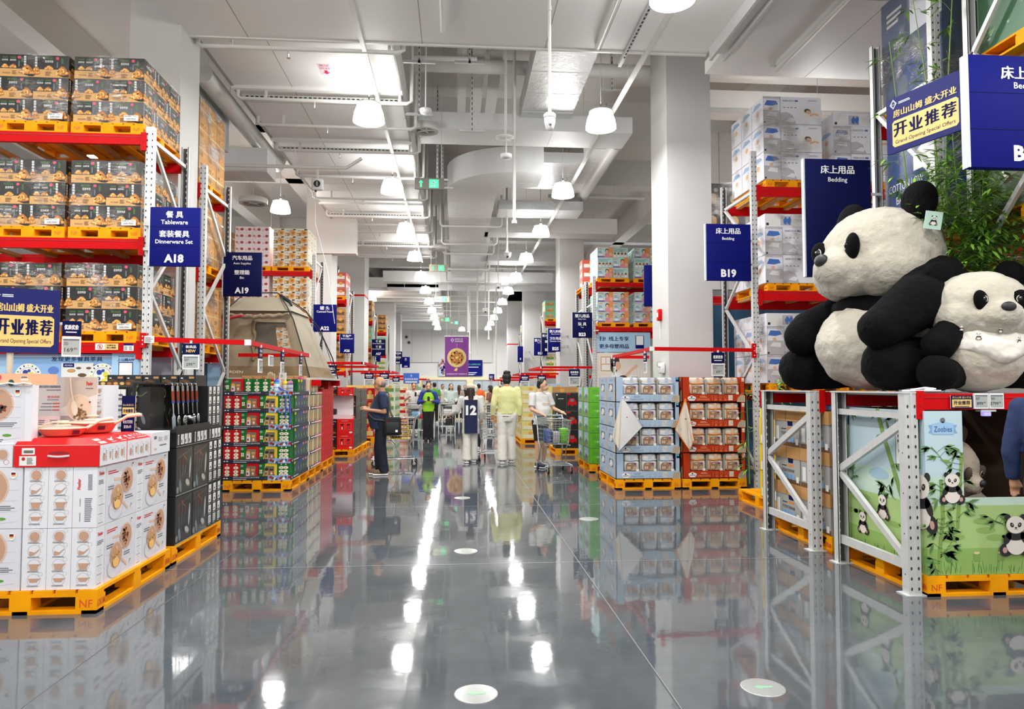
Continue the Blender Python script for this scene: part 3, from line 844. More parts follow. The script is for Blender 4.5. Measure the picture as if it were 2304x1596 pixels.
# ================================================================== racks
def upright(t, x0, x1, y0, y1, z1, holes=('f',), dark=False, z0=0.0, foot=True):
 mb = MB()
 lip = 0.016
 # open C profile, open towards the other post of the frame
 if dark:   # rear post seen into its open side, inner shade put into the colour
  mb.box(x0, x0+0.006, y0, y1, z0, z1, steel); mb.box(x1-0.006, x1, y0, y1, z0, z1, steel); mb.box(x0, x1, y1-0.006, y1, z0, z1, mat('post_inside_shaded', '#55575a', 0.6, 0.4))
  mb.box(x0, x0+lip, y0, y0+0.004, z0, z1, steel); mb.box(x1-lip, x1, y0, y0+0.004, z0, z1, steel)
  F = Fr((0, y1-0.006, 0), (1,0,0), (0,0,1))
  for k in range(int((z1-z0)/0.075)):
   mb.pd(F, (x0+x1)/2, z0+0.05+0.075*k, 0.011, 0.017, white_ink, 1, 6)
 else:
  mb.box(x0, x1, y0, y1, z0, z1, steel)
  xm = (x0+x1)/2
  mb.box(xm-0.010, xm+0.010, y0-0.006, y0, z0, z1, steel)
  F = Fr((0, y0, 0), (1,0,0), (0,0,1))
  for k in range(int((z1-z0)/0.075)):
   for dx in (-0.028, 0.028): mb.pd(F, xm+dx, z0+0.05+0.075*k, 0.0075, 0.014, hole_dark, 1, 6)
  for sgn in holes:
   if sgn == 'l':
    G = Fr((x0, y1, 0), (0,-1,0), (0,0,1))
   elif sgn == 'r':
    G = Fr((x1, y0, 0), (0,1,0), (0,0,1))
   else: continue
   for k in range(int((z1-z0)/0.3)): mb.pd(G, (y1-y0)/2, z0+0.15+0.3*k, 0.006, 0.006, hole_dark, 1, 6)
 o = mb.obj('upright', t)
 if foot:
  mb = MB(); mb.box(x0-0.03, x1+0.03, y0-0.02, y1+0.03, z0, z0+0.008, steel); mb.obj('foot_plate', o)
 return o
def frame_braces(t, x, y0, y1, z0, z1, step, first_up=True):
 mb = MB(); z = z0; up = first_up
 mb.bar((x, y0, z0), (x, y1, z0), 0.035, 0.045, steel)
 while z + step <= z1 + 1e-6:
  a, b = (y0, y1) if up else (y1, y0)
  mb.bar((x, a, z), (x, b, z+step), 0.035, 0.045, steel); z += step; up = not up
 mb.bar((x, y0, min(z, z1)), (x, y1, min(z, z1)), 0.035, 0.045, steel)
 mb.obj('frame_brace', t)
def beam(t, x0, x1, y0, y1, z0, z1, end=None, tab=True):
 mb = MB(); mb.box(x0, x1, y0, y1, z0, z1, red)
 mb.box(x0, x1, y0-0.004, y0, z1-0.035, z1-0.028, mat('beam_crease', '#a3161a', 0.5))
 if tab and end is not None:
  e0, e1 = (end-0.05, end+0.01) if end > (x0+x1)/2 else (end-0.01, end+0.05)
  mb.box(e0, e1, y0-0.012, y1, z0-0.07, z1+0.02, red)
  F = Fr((0, y0-0.012, 0), (1,0,0), (0,0,1))
  for k in range(3): mb.pd(F, (e0+e1)/2, z0-0.04+0.07*k, 0.005, 0.008, hole_dark, 1, 6)
 return mb.obj('beam', t)
def pallet_rack(label, xe, y0, y1, side, length, levels, ztop, rear_top=None, brace_step=0.9, bh=0.12, w=0.09, cross=True, brace0=0.25):
 """a bay of pallet rack whose end frame stands at x = xe and which runs off to side (-1 left, +1 right)"""
 t = thing('pallet_rack', label, 'rack')
 xa, xb = (xe-w, xe) if side < 0 else (xe, xe+w)
 upright(t, xa, xb, y0, y0+0.07, ztop, ('r',) if side < 0 else ('l',))
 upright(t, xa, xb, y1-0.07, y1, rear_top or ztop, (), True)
 frame_braces(t, (xa+xb)/2, y0+0.07, y1-0.07, brace0, ztop-0.1, brace_step)
 xf = xe + side*length
 fa, fb = (xf-w, xf) if side < 0 else (xf, xf+w)
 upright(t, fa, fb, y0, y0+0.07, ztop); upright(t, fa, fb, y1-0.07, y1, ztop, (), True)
 x0, x1 = (fb, xa) if side < 0 else (xb, fa)
 for z in levels:
  beam(t, x0, x1, y0-0.01, y0+0.04, z-bh, z, xa if side < 0 else xb)
  beam(t, x0, x1, y1-0.05, y1, z-bh, z, None)
  if cross:
   mb = MB()
   k = max(2, int(length/0.42))
   for i in range(k):
    x = x0 + (x1-x0)*(i+0.5)/k; mb.box(x-0.04, x+0.04, y0+0.04, y1-0.05, z-0.045, z-0.004, wood_in)
   mb.obj('support_bars', t)
 return t

# ================================================================== cartons
def carton(w, d, h, m):
 mb = MB(); mb.box(-w/2, w/2, -d/2, d/2, 0, h, m)
 fr = dict(f=Fr((-w/2,-d/2,0),(1,0,0),(0,0,1)), r=Fr((w/2,-d/2,0),(0,1,0),(0,0,1)), l=Fr((-w/2,d/2,0),(0,-1,0),(0,0,1)), t=Fr((-w/2,-d/2,h),(1,0,0),(0,1,0)))
 return mb, fr

food_a = mat('cracker_gold', '#e5a24a', 0.6); food_b = mat('cracker_light', '#f3c274', 0.6); food_c = mat('cracker_brown', '#b5712c', 0.6)
green_ink = mat('green_ink', '#5f9a3c', 0.5); pink_ink = mat('pink_ink', '#d9486a', 0.5); brown_ink = mat('brown_ink', '#6a4824', 0.6)
def pile(mb, F, cx, cy, w, h, seed, l=3):
 r = random.Random(seed)
 mb.pp(F, [(cx-w*0.52, cy), (cx-w*0.30, cy+h*0.62), (cx-w*0.05, cy+h*0.95), (cx+w*0.12, cy+h*0.9), (cx+w*0.34, cy+h*0.6), (cx+w*0.52, cy), (cx+w*0.1, cy-h*0.14), (cx-w*0.2, cy-h*0.12)], food_c, l)
 for i in range(13):
  u = r.uniform(-0.42, 0.42); v = r.uniform(0.02, 1.0)*(1-abs(u)*1.9)
  a = r.uniform(0, pi); s = w*r.uniform(0.09, 0.16)
  mb.pd(F, cx+u*w, cy+max(v,0.02)*h*0.85, s, s*0.55, food_a if i % 2 else food_b, l+1+(i % 3), 7, a)
def snack_carton(variant):
 w, d, h = 0.388, 0.36, 0.258
 mb, fr = carton(w, d, h, kraft_light)
 for key, W_ in (('f', w), ('r', d)):
  F = fr[key]
  mb.pr(F, 0.0, h*0.36, W_, h, black, 1)
  if (variant == 0) == (key == 'f'):
   # long face: pouch pictures left, tall lettering and tray right
   for i in range(2):
    x = 0.035+0.088*i
    mb.pr(F, x, h*0.36, x+0.08, h*0.93, black_soft, 2)
    mb.pt(F, 'PICKLED', x+0.042, h*0.86, green_ink, w=0.06, h=0.017, l=3)
    mb.pt(F, '脱骨鸭掌', x+0.04, h*0.74, white_ink, w=0.066, h=0.022, l=3)
    pile(mb, F, x+0.04, h*0.40, 0.085, 0.045, i+3)
   mb.pd(F, 0.232, h*0.87, 0.022, 0.02, pink_ink, 3, 6)
   mb.pr(F, 0.222, h*0.45, 0.236, h*0.72, grey_ink, 3)
   mb.pt(F, '香卤', 0.262, h*0.78, green_ink, w=0.022, h=0.06, l=3)
   for k, ch in enumerate('脱骨鸭掌'): mb.pt(F, ch, 0.295, h*(0.90-0.115*k), white_ink, h=0.026, l=3, bold=0.02)
   mb.pp(F, [(W_-0.165, h*0.19), (W_-0.045, h*0.40), (W_, h*0.33), (W_, h*0.02), (W_-0.05, h*0.03)], black_soft, 2)
   pile(mb, F, W_-0.075, h*0.17, 0.15, 0.105, 9)
   mb.pt(F, 'PICKLED', 0.095, h*0.15, brown_ink, w=0.085, h=0.018, l=2)
   mb.plines(F, 0.155, h*0.1, 0.21, h*0.28, 4, brown_ink, 2)
  else:
   for k, ch in enumerate('脱骨鸭掌'): mb.pt(F, ch, 0.028, h*(0.88-0.12*k), white_ink, h=0.027, l=3, bold=0.02)
   mb.pt(F, 'PICKLED', 0.16, h*0.87, green_ink, w=0.10, h=0.022, l=3)
   mb.pt(F, '脱骨鸭掌', 0.17, h*0.72, white_ink, w=0.09, h=0.03, l=3)
   mb.pd(F, 0.262, h*0.87, 0.02, 0.019, pink_ink, 3, 6)
   mb.pr(F, 0.255, h*0.45, 0.268, h*0.70, grey_ink, 3)
   mb.pt(F, '香卤', 0.315, h*0.76, green_ink, w=0.022, h=0.07, l=3)
   mb.pp(F, [(0, h*0.36), (0.06, h*0.2), (0.0, h*0.04)], black_soft, 2)
   pile(mb, F, 0.03, h*0.15, 0.09, 0.10, 5)
   pile(mb, F, 0.17, h*0.36, 0.10, 0.05, 6)
   mb.pp(F, [(W_-0.15, h*0.16), (W_-0.03, h*0.38), (W_, h*0.36), (W_, h*0.02), (W_-0.06, h*0.02)], black_soft, 2)
   pile(mb, F, W_-0.072, h*0.15, 0.14, 0.10, 8)
   mb.plines(F, 0.13, h*0.08, 0.2, h*0.28, 4, brown_ink, 2)
 return mb.mesh('snack_carton'), (w, d, h)

def wrap(x0, x1, y0, y1, z0, z1, label, m=None, papers=(), amp=0.012, nz=22, paper_cb=None):
 """crinkled film shell around a load, with its paper slips"""
 m = m or M_wrap
 t_mb = MB(); r = random.Random(int((x0*37+y0*11+z0*53)*100))
 off = V((r.random()*50, r.random()*50, r.random()*50))
 def disp(p):
  return noise.noise(p*5.0+off)*amp + noise.noise(p*14.0+off)*amp*0.6
 def face(o, u, v, lu, lv, n):
  o, u, v, n = V(o), V(u), V(v), V(n)
  nu = max(4, int(lu/0.07))
  def fn(a, b):
   p = o + u*(a*lu) + v*(b*lv)
   e = min(a, 1-a, b, 1-b)*6
   return p + n*(abs(disp(p))*min(1, e) + 0.004)
  t_mb.grid(fn, nu, nz, m)
 lx, ly, lz = x1-x0, y1-y0, z1-z0
 face((x0,y0,z0),(1,0,0),(0,0,1),lx,lz,(0,-1,0))
 face((x1,y0,z0),(0,1,0),(0,0,1),ly,lz,(1,0,0))
 face((x0,y1,z0),(0,-1,0),(0,0,1),ly,lz,(-1,0,0))
 o = t_mb.obj('stretch_wrap')
 tag(o, label, 'plastic wrap', 'stretch wraps around pallet loads')
 for (px, pz, txt) in papers:
  mb = MB(); F = Fr((px, y0-0.02, pz), (1,0,0), (0,0,1))
  mb.box(px-0.08, px+0.08, y0-0.02, y0-0.017, pz-0.032, pz+0.032, paper)
  mb.pt(F, txt, 0, -0.010, black, w=0.11, h=0.022, l=1)
  for k in range(12): mb.pr(F, -0.07+0.006*k, 0.014, -0.07+0.006*k+rnd.choice((0.002,0.004)), 0.027, black, 1)
  mb.plines(F, 0.02, 0.016, 0.07, 0.026, 2, grey_ink, 1)
  mb.obj('paper_slip', o)
 return o

def stack(mesh_or_list, dims, x0, y0, z0, nx, ny, nz, cat, labeler, group, name, gap=0.002, jitter=0.004, only_visible=None, vis_side=1):
 """cartons piled on a pallet: front row and the side row that can be seen; each its own object"""
 w, d, h = dims
 out = []
 for iz in range(nz):
  for ix in range(nx):
   for iy in range(ny):
    edge = nx-1 if vis_side > 0 else 0
    if iy > 0 and ix != edge and not (iz == nz-1 and only_visible == 'top'): continue
    me = mesh_or_list[(ix+iy+iz) % len(mesh_or_list)] if isinstance(mesh_or_list, (list, tuple)) else mesh_or_list
    o = D.objects.new(name, me); COL.objects.link(o)
    o.location = (x0 + (ix+0.5)*(w+gap) + rnd.uniform(-1,1)*jitter*0.5, y0 + (iy+0.5)*(d+gap) + rnd.uniform(-1,1)*jitter*0.5, z0 + iz*(h+0.001))
    tag(o, labeler(ix, iy, iz, nx, ny, nz), cat, group)
    out.append(o)
 return out
def rowname(iz, nz):
 return {1: ['only'], 2: ['bottom','top'], 3: ['bottom','middle','top']}.get(nz, [None]*9)[iz] or ('bottom' if iz == 0 else 'top' if iz == nz-1 else ORD[nz-1-iz]+' from top')
def colname(ix, nx, iy):
 if iy > 0: return 'aisle side, %s deep' % ORD[iy]
 if nx == 2: return ('left','right')[ix]+' column'
 return ('left','middle','right')[ix]+' column' if nx == 3 else ('%s column' % ORD[ix])

# ---- rack A18 with its snack pallets
A18L = {'lowest': 2.05, 'middle': 3.245, 'top': 4.465}
pallet_rack('grey and red pallet rack of snack cartons beside the A18 sign', -3.505, 8.42, 9.55, -1, 2.75, list(A18L.values()), 4.56, 4.68, 0.88, brace0=0.9)
SN = [snack_carton(0), snack_carton(1)]
SNM = [SN[0][0], SN[1][0]]; SND = SN[0][1]
nums = {('top',1): '2608140002', ('top',0): '2608140001', ('middle',1): '2608140003', ('middle',0): '2608140004', ('lowest',1): '2608120055', ('lowest',0): '2608120054'}
for lev, z in A18L.items():
 for p, xc in ((0, -4.87), (1, -4.03)):
  if lev == 'lowest': xc -= 0.02
  lab = '%s pallet on the %s shelf of the A18 rack' % (('left','right')[p], lev)
  pallet(xc, 8.97, z, 'yellow '+lab, 0.80, 1.1, 0.13)
  stack(SNM, SND, xc-0.39, 8.44, z+0.13, 2, 3, 3, 'carton', lambda ix,iy,iz,nx,ny,nz: 'black and kraft snack carton, %s row, %s, %s shelf, %s pallet' % (rowname(iz,nz), colname(ix,nx,iy), lev, ('left','right')[p]), 'snack cartons on the A18 rack', 'snack_carton')
  wrap(xc-0.40, xc+0.40, 8.425, 9.54, z+0.12, z+0.13+0.785, 'clear stretch wrap around the '+lab, None, ((xc+0.27, z+0.185, nums[(lev, p)]),))

# ---- rack behind it (kraft pallets of the A19 aisle)
pallet_rack('grey and red pallet rack of kraft cartons beside the A19 sign', -3.61, 10.45, 11.62, -1, 2.75, [2.05, 3.245, 4.465], 4.75, 4.75, 0.88, brace0=0.9)
def kraft_carton():
 w, d, h = 0.40, 0.37, 0.29
 mb, fr = carton(w, d, h, kraft)
 for k, W_ in (('f', w), ('r', d)):
  F = fr[k]; mb.pr(F, 0, h*0.44, W_, h*0.52, mat('tape','#cfae7c',0.3), 1)
  mb.pd(F, W_*0.6, h*0.72, 0.05, 0.04, food_a, 1); mb.pd(F, W_*0.62, h*0.72, 0.03, 0.025, food_c, 2)
  mb.pt(F, '酥饼', W_*0.28, h*0.72, brown_ink, h=0.04); mb.plines(F, W_*0.1, h*0.12, W_*0.5, h*0.34, 3, brown_ink, 1)
  mb.pr(F, 0, 0, 0.006, h, brown_ink, 1)
 return mb.mesh('kraft_carton'), (w, d, h)
KM, KD = kraft_carton()
for lev, z in zip(('lowest', 'middle', 'top'), (2.05, 3.245, 4.465)):
 xc = -4.13
 pallet(xc, 11.03, z, 'yellow pallet under kraft cartons on the %s shelf beside the A19 sign' % lev, 0.80, 1.1, 0.13)
 n = 4 if lev == 'top' else 3
 stack(KM, KD, xc-0.402, 10.48, z+0.13, 2, 3, n, 'carton', lambda ix,iy,iz,nx,ny,nz: 'wrapped kraft carton, %s row, %s, %s shelf beside A19 sign' % (rowname(iz,nz), colname(ix,nx,iy), lev), 'kraft cartons on the A19 rack', 'kraft_carton')
 wrap(xc-0.41, xc+0.41, 10.47, 11.6, z+0.12, z+0.13+0.295*n, 'crinkled stretch wrap around kraft cartons, %s shelf beside the A19 sign' % lev, M_wrap_dense, (), 0.022)

# ---- rack behind the tent
R3 = (2.05, 3.245, 4.465)
pallet_rack('grey and red pallet rack of cracker pallets behind the tent', -3.57, 18.25, 19.4, -1, 2.9, list(R3), 4.9, 4.9, 0.9)
def pink_carton():
 w, d, h = 0.42, 0.36, 0.166
 m = mat('pink_carton','#e9d5d6',0.6); mb, fr = carton(w, d, h, m); F = fr['f']; ink = mat('maroon_ink','#9a3b34',0.6)
 mb.pr(F, 0, 0, W1:=w, 0.004, seam_grey, 1); mb.pr(F, 0, 0, 0.004, h, seam_grey, 1)
 for k in range(2):
  mb.pd(F, 0.16+0.19*k, h*0.58, 0.042, 0.035, ink, 1, 12); mb.pt(F, '红', 0.085+0.19*k, h*0.5, ink, h=0.05)
 mb.pd(F, 0.035, h*0.6, 0.022, 0.03, food_c, 1, 8)
 for k in range(3): mb.pr(F, 0.055, 0.03+0.04*k, 0.064, 0.05+0.04*k, ink, 1)
 return mb.mesh('pastry_carton'), (w, d, h)
def cracker_carton():
 w, d, h = 0.285, 0.36, 0.193
 m = mat('cracker_carton','#ece3cf',0.6); mb, fr = carton(w, d, h, m); F = fr['f']
 mb.pr(F, 0, 0, 0.11, h*0.42, mat('olive_brown','#8b6a3e',0.6), 1)
 mb.pd(F, 0.18, h*0.42, 0.085, 0.075, food_a, 2, 14); mb.pd(F, 0.19, h*0.42, 0.04, 0.035, food_c, 3, 10)
 mb.pt(F, '海之味', 0.095, h*0.72, brown_ink, w=0.13, h=0.045); mb.pr(F, 0.19, h*0.78, 0.26, h*0.95, black_soft, 1)
 mb.pd(F, 0.03, h*0.2, 0.03, 0.028, food_b, 3, 8)
 mb.pr(F, 0, 0, w, 0.004, seam_grey, 4); mb.pr(F, 0, 0, 0.003, h, seam_grey, 4)
 G = fr['r']; mb.pt(G, '海之味', d*0.4, h*0.6, brown_ink, h=0.05); mb.pr(G, 0, 0, d, 0.005, seam_grey, 1); mb.pr(G, 0, 0, 0.005, h, seam_grey, 1)
 return mb.mesh('cracker_carton'), (w, d, h)
PKM, PKD = pink_carton(); CRM, CRD = cracker_carton()
for lev, z in zip(('lowest', 'middle', 'top'), R3):
 pallet_far(-4.20, 18.83, z, 'yellow pallet under cracker cartons, %s shelf behind the tent' % lev, 0.92)
 pallet_far(-5.16, 18.83, z, 'yellow pallet under pink pastry cartons, %s shelf behind the tent' % lev, 0.92)
 stack(CRM, CRD, -4.64, 18.3, z+0.13, 3, 3, 5, 'carton', lambda ix,iy,iz,nx,ny,nz: 'cream cracker carton, %s row, %s, %s shelf behind the tent' % (rowname(iz,nz), colname(ix,nx,iy), lev), 'cracker cartons behind the tent', 'cracker_carton')
 stack(PKM, PKD, -5.58, 18.3, z+0.13, 2, 2, 6, 'carton', lambda ix,iy,iz,nx,ny,nz: 'pink pastry carton, %s row, %s, %s shelf behind the tent' % (rowname(iz,nz), colname(ix,nx,iy), lev), 'pastry cartons behind the tent', 'pastry_carton')
 wrap(-4.65, -3.76, 18.28, 19.4, z+0.12, z+0.13+0.97, 'clear stretch wrap around the cracker cartons, %s shelf behind the tent' % lev)
for lev, z in (('middle', 3.245), ('top', 4.465)):
 pallet_far(-6.1, 18.9, z, 'yellow pallet under wrapped pastry cartons, %s shelf, left of the pink cartons' % lev, 0.9)
 stack(KM, KD, -6.5, 18.4, z+0.13, 2, 1, 3, 'carton', lambda ix,iy,iz,nx,ny,nz: 'kraft carton, %s row, %s, %s shelf left of the pink cartons' % (rowname(iz,nz), colname(ix,nx,iy), lev), 'kraft cartons left of the pink cartons', 'kraft_carton')

# ---- far racks along both sides, seen edge on
def far_box(name, m, accent, w=0.42, d=0.5, h=0.27):
 mb, fr = carton(w, d, h, m)
 for k, W_ in (('f', w), ('r', d), ('l', d)):
  F = fr[k]; mb.pr(F, W_*0.1, h*0.15, W_*0.9, h*0.55, accent, 1); mb.pd(F, W_*0.6, h*0.6, W_*0.15, h*0.2, food_a, 2, 10); mb.pr(F, 0, 0, W_, 0.008, seam_grey, 1)
 return mb.mesh(name), (w, d, h)
FB = {'red': far_box('red_carton', mat('far_red','#cf5a48',0.6), paper), 'green': far_box('green_carton', mat('far_green','#7fc29a',0.6), kraft), 'cream': far_box('cream_carton', mat('far_cream','#d8d2b8',0.6), green_ink), 'brown': far_box('brown_carton', kraft, brown_ink)}
def far_rack(label, xe, y, side, kinds, ztop=4.9, levels=(2.05, 3.245, 4.465)):
 pallet_rack('grey and red pallet rack '+label, xe, y, y+1.15, side, 2.8, list(levels), ztop, ztop, 0.9, cross=False)
 for lev, z, kd in zip(('lowest','middle','top'), levels, kinds):
  x0 = xe-0.1-0.86 if side < 0 else xe+0.1
  pallet_far(x0+0.43, y+0.57, z, 'small yellow pallet, %s shelf of the rack %s' % (lev, label), 0.85)
  me, dm = FB[kd]
  stack(me, dm, x0, y+0.05, z+0.13, 2, 2, 3, 'carton', lambda ix,iy,iz,nx,ny,nz: '%s carton, %s row, %s, %s shelf, rack %s' % (kd, rowname(iz,nz), colname(ix,nx,iy), lev, label), 'cartons on the rack '+label, me.name, vis_side=-side)
far_rack('beside the canned food sign', -3.62, 24.2, -1, ('brown','brown','red'))
far_rack('beside the dried seafood sign', -3.66, 32.0, -1, ('brown','green','brown'))
far_rack('beside the dried mushroom sign', -3.70, 38.6, -1, ('cream','green','brown'))
far_rack('beside the A31 sign', -3.95, 46.0, -1, ('cream','red','red'))
far_rack('beside the hygiene sign', 3.85, 31.5, 1, ('cream','cream','green'))
far_rack('beyond the hygiene sign', 3.95, 44.0, 1, ('cream','green','green'))

# ---- baby care rack (B23)
pallet_rack('grey and red pallet rack of diaper cartons beside the baby care sign', 3.74, 19.3, 20.45, 1, 2.9, [3.19, 4.43], 4.6, 4.6, 0.9)
def diaper_carton(v):
 w, d, h = 0.43, 0.36, 0.282
 m = mat('diaper_mint','#bfe0da',0.5); mb, fr = carton(w, d, h, m); F = fr['f']
 orange = mat('diaper_orange','#ea9350',0.6); skin = mat('print_skin','#e7b795',0.6); purple = mat('diaper_purple','#7d5aa8',0.6)
 if v == 0:
  mb.pp(F, [(w*0.62, 0), (w, 0), (w, h), (w*0.72, h)], orange, 1)
  mb.pd(F, w*0.62, h*0.66, 0.055, 0.065, mat('print_hair','#5a3524',0.6), 2); mb.pd(F, w*0.62, h*0.60, 0.042, 0.05, skin, 3)
  mb.pp(F, [(w*0.45, 0), (w*0.5, h*0.4), (w*0.62, h*0.48), (w*0.75, h*0.4), (w*0.85, 0)], mat('print_pink','#e58a9b',0.6), 2)
  mb.pd(F, w*0.88, h*0.3, 0.045, 0.05, skin, 3)
  mb.pt(F, 'Baby', w*0.2, h*0.85, orange, w=0.12, h=0.045, bold=0.03); mb.plines(F, 0.03, h*0.45, 0.15, h*0.7, 3, purple, 1)
  mb.pr(F, 0, 0, w*0.46, h*0.16, purple, 1); mb.pr(F, 0.04, h*0.18, 0.14, h*0.36, white_ink, 1)
 else:
  for i in range(4):
   mb.pd(F, 0.06+0.1*i, h*0.3, 0.04, 0.05, skin, 2); mb.pd(F, 0.06+0.1*i, h*0.45, 0.03, 0.03, skin, 2); mb.pr(F, 0.03+0.1*i, h*0.1, 0.09+0.1*i, h*0.25, white_ink, 3)
  mb.plines(F, 0.03, h*0.6, w*0.9, h*0.9, 3, mat('teal_ink','#5aa7a6',0.6), 1)
 mb.pr(F, 0, 0, w, 0.006, seam_grey, 4); mb.pr(F, 0, 0, 0.006, h, seam_grey, 4)
 for k in ('l',): mb.plines(fr[k], 0.03, 0.04, 0.3, 0.24, 4, mat('teal_ink','#5aa7a6',0.6), 1); mb.pr(fr[k], 0, 0, d, 0.006, seam_grey, 1)
 return mb.mesh('diaper_carton'), (w, d, h)
DP = [diaper_carton(0), diaper_carton(1)]
for lev, z in (('lower', 3.19), ('upper', 4.43)):
 for p, xc in enumerate((4.32, 5.36)):
  pallet_far(xc, 19.87, z, 'yellow pallet under diaper cartons, %s shelf, %s of two' % (lev, ('left','right')[p]), 0.9)
  stack([DP[0][0]] if lev == 'lower' else [DP[0][0], DP[1][0]], DP[0][1], xc-0.435, 19.33, z+0.13, 2, 3, 3, 'carton', lambda ix,iy,iz,nx,ny,nz: 'colourful diaper carton, %s row, %s, %s shelf, %s pallet' % (rowname(iz,nz), colname(ix,nx,iy), lev, ('left','right')[p]), 'diaper cartons on the baby care rack', 'diaper_carton', vis_side=-1)
  wrap(xc-0.44, xc+0.44, 19.31, 20.44, z+0.12, z+0.13+0.85, 'clear stretch wrap around diaper cartons, %s shelf, %s pallet' % (lev, ('left','right')[p]))
# pink pallet seen behind the baby care rack
pallet_far(4.2, 21.6, 4.43, 'yellow pallet under pink cartons behind the diaper cartons', 0.9)
stack(*FB['red'], 3.78, 21.1, 4.56, 2, 1, 3, 'carton', lambda ix,iy,iz,nx,ny,nz: 'pink red carton behind the diaper cartons, %s row, %s' % (rowname(iz,nz), colname(ix,nx,iy)), 'red cartons behind the diapers', 'red_carton')
pallet_rack('pallet rack standing behind the diaper cartons', 3.74, 20.95, 22.1, 1, 2.9, [3.19, 4.43], 4.6, 4.6, 0.9, cross=False)

# ---- bedding rack (B19)
pallet_rack('grey and red pallet rack of pillow cartons beside the B19 sign', 4.50, 10.47, 11.75, 1, 3.0, [1.47, 3.01, 4.62], 5.17, 4.95, 0.85, brace0=0.3, bh=0.15)
lilac = mat('pillow_carton','#ececf4',0.5); greymauve = mat('pillow_grey','#c0bcc0',0.6); blue_p = mat('pillow_blue','#3f6fc0',0.6); skin_p = mat('print_skin','#e7b795',0.6)
def pillow_carton(face):
 w, d, h = 0.66 if face else 0.27, 0.42, 0.434
 mb, fr = carton(w, d, h, lilac); F = fr['f']
 if face:
  mb.pt(F, '赛诺魔力回忆枕', 0.13, h*0.86, grey_ink, w=0.18, h=0.028); mb.pr(F, 0.235, h*0.83, 0.285, h*0.89, blue_p, 2)
  mb.pt(F, 'SINOMAX', 0.52, h*0.88, grey_ink, w=0.14, h=0.022)
  mb.pp(F, [(0, 0), (0, h*0.42), (0.10, h*0.45), (0.2, h*0.34), (0.26, 0)], greymauve, 1)
  mb.pp(F, [(0.08, h*0.12), (0.17, h*0.25), (0.25, h*0.2), (0.2, h*0.08)], lilac, 2)
  mb.pp(F, [(0.24, h*0.45), (0.36, h*0.66), (0.60, h*0.55), (0.61, h*0.12), (0.42, h*0.16)], paper, 1)
  mb.pd(F, 0.44, h*0.5, 0.055, 0.036, mat('print_dark_hair','#3a2a26',0.6), 2, 14, -0.2); mb.pd(F, 0.455, h*0.46, 0.045, 0.03, skin_p, 3, 14, -0.2)
  mb.pl(F, [(0.47, h*0.34), (0.55, h*0.4), (0.61, h*0.36)], 0.03, skin_p, 3)
  mb.pr(F, 0.012, 0.012, 0.04, 0.04, black_soft, 3); mb.pr(F, 0.017, 0.017, 0.035, 0.035, lilac, 4)
  for i in range(4): mb.pr(F, 0.05+0.06*i, h*0.6, 0.08+0.06*i, h*0.63, grey_ink, 1)
 else:
  mb.pr(F, 0, h*0.02, w, h*0.5, greymauve, 1)
  mb.pr(F, 0, h*0.92, w, h, greymauve, 2); mb.pt(F, 'SINOMAX', w*0.6, h*0.955, white_ink, w=0.09, h=0.012, l=3)
  mb.pp(F, [(0.02, h*0.68), (0.06, h*0.86), (0.21, h*0.84), (0.24, h*0.72), (0.14, h*0.66)], blue_p, 2)
  mb.pp(F, [(0.05, h*0.3), (0.1, h*0.44), (0.22, h*0.42), (0.22, h*0.26)], paper, 2); mb.pd(F, 0.12, h*0.55, 0.03, 0.025, skin_p, 3)
  mb.pr(F, 0.012, 0.012, 0.04, 0.04, black_soft, 3)
 G = fr['l']
 mb.pd(G, d*0.45, h*0.45, 0.12, 0.10, paper, 1); mb.pd(G, d*0.5, h*0.5, 0.05, 0.04, skin_p, 2); mb.pp(G, [(0.02, h*0.7), (0.12, h*0.9), (0.3, h*0.86), (0.36, h*0.74)], mat('pale_blue','#9fb9d8',0.6), 1)
 for g, W_ in ((F, w), (G, d)): mb.pr(g, 0, 0, W_, 0.005, seam_grey, 4); mb.pr(g, 0, 0, 0.004, h, seam_grey, 4)
 return mb.mesh('pillow_carton'), (w, d, h)
PWF, PWE = pillow_carton(True), pillow_carton(False)
def pillow_low():
 w, d, h = 0.93, 0.42, 0.2
 mb, fr = carton(w, d, h, lilac); F = fr['f']
 for i in range(4): mb.pr(F, 0.05+0.2*i, 0.02, 0.22+0.2*i, h-0.03, greymauve if i % 2 else paper, 1)
 for x in (0.3, 0.36, 0.6): mb.pp(F, [(x, 0.05), (x+0.04, 0.03), (x+0.06, 0.12), (x+0.03, 0.16), (x-0.01, 0.1)], blue_p, 2)
 mb.pr(F, 0.02, 0.02, 0.06, 0.06, black_soft, 2)
 return mb.mesh('pillow_carton'), (w, d, h)
PWL = pillow_low()
def pillow_pile(x0, y0, z, rows, low, lev, side, depth=3):
 zz = z
 for iz in range(rows):
  for iy in range(depth):
   for ix, (pm, w0, off) in enumerate(((PWE, 0.27, 0.135), (PWF, 0.66, 0.275+0.33))):
    if iy and ix: continue
    o = D.objects.new('pillow_carton', pm[0]); COL.objects.link(o); o.location = (x0+off, y0+0.21+0.425*iy, zz)
    tag(o, 'white pillow carton, %s row, %s, %s shelf, %s stack' % (rowname(iz, rows), ('narrow end' if ix == 0 else 'wide face') if iy == 0 else 'aisle side, %s deep' % ORD[iy], lev, side), 'carton', 'pillow cartons on the B19 rack')
  zz += 0.437
 if low:
  for iy in range(depth):
   o = D.objects.new('pillow_carton', PWL[0]); COL.objects.link(o); o.location = (x0+0.465, y0+0.21+0.425*iy, zz)
   tag(o, 'low wide pillow carton on top, %s, %s shelf, %s stack' % (('front' if iy == 0 else ORD[iy-1]+' behind'), lev, side), 'carton', 'pillow cartons on the B19 rack')
  zz += 0.2
 return zz
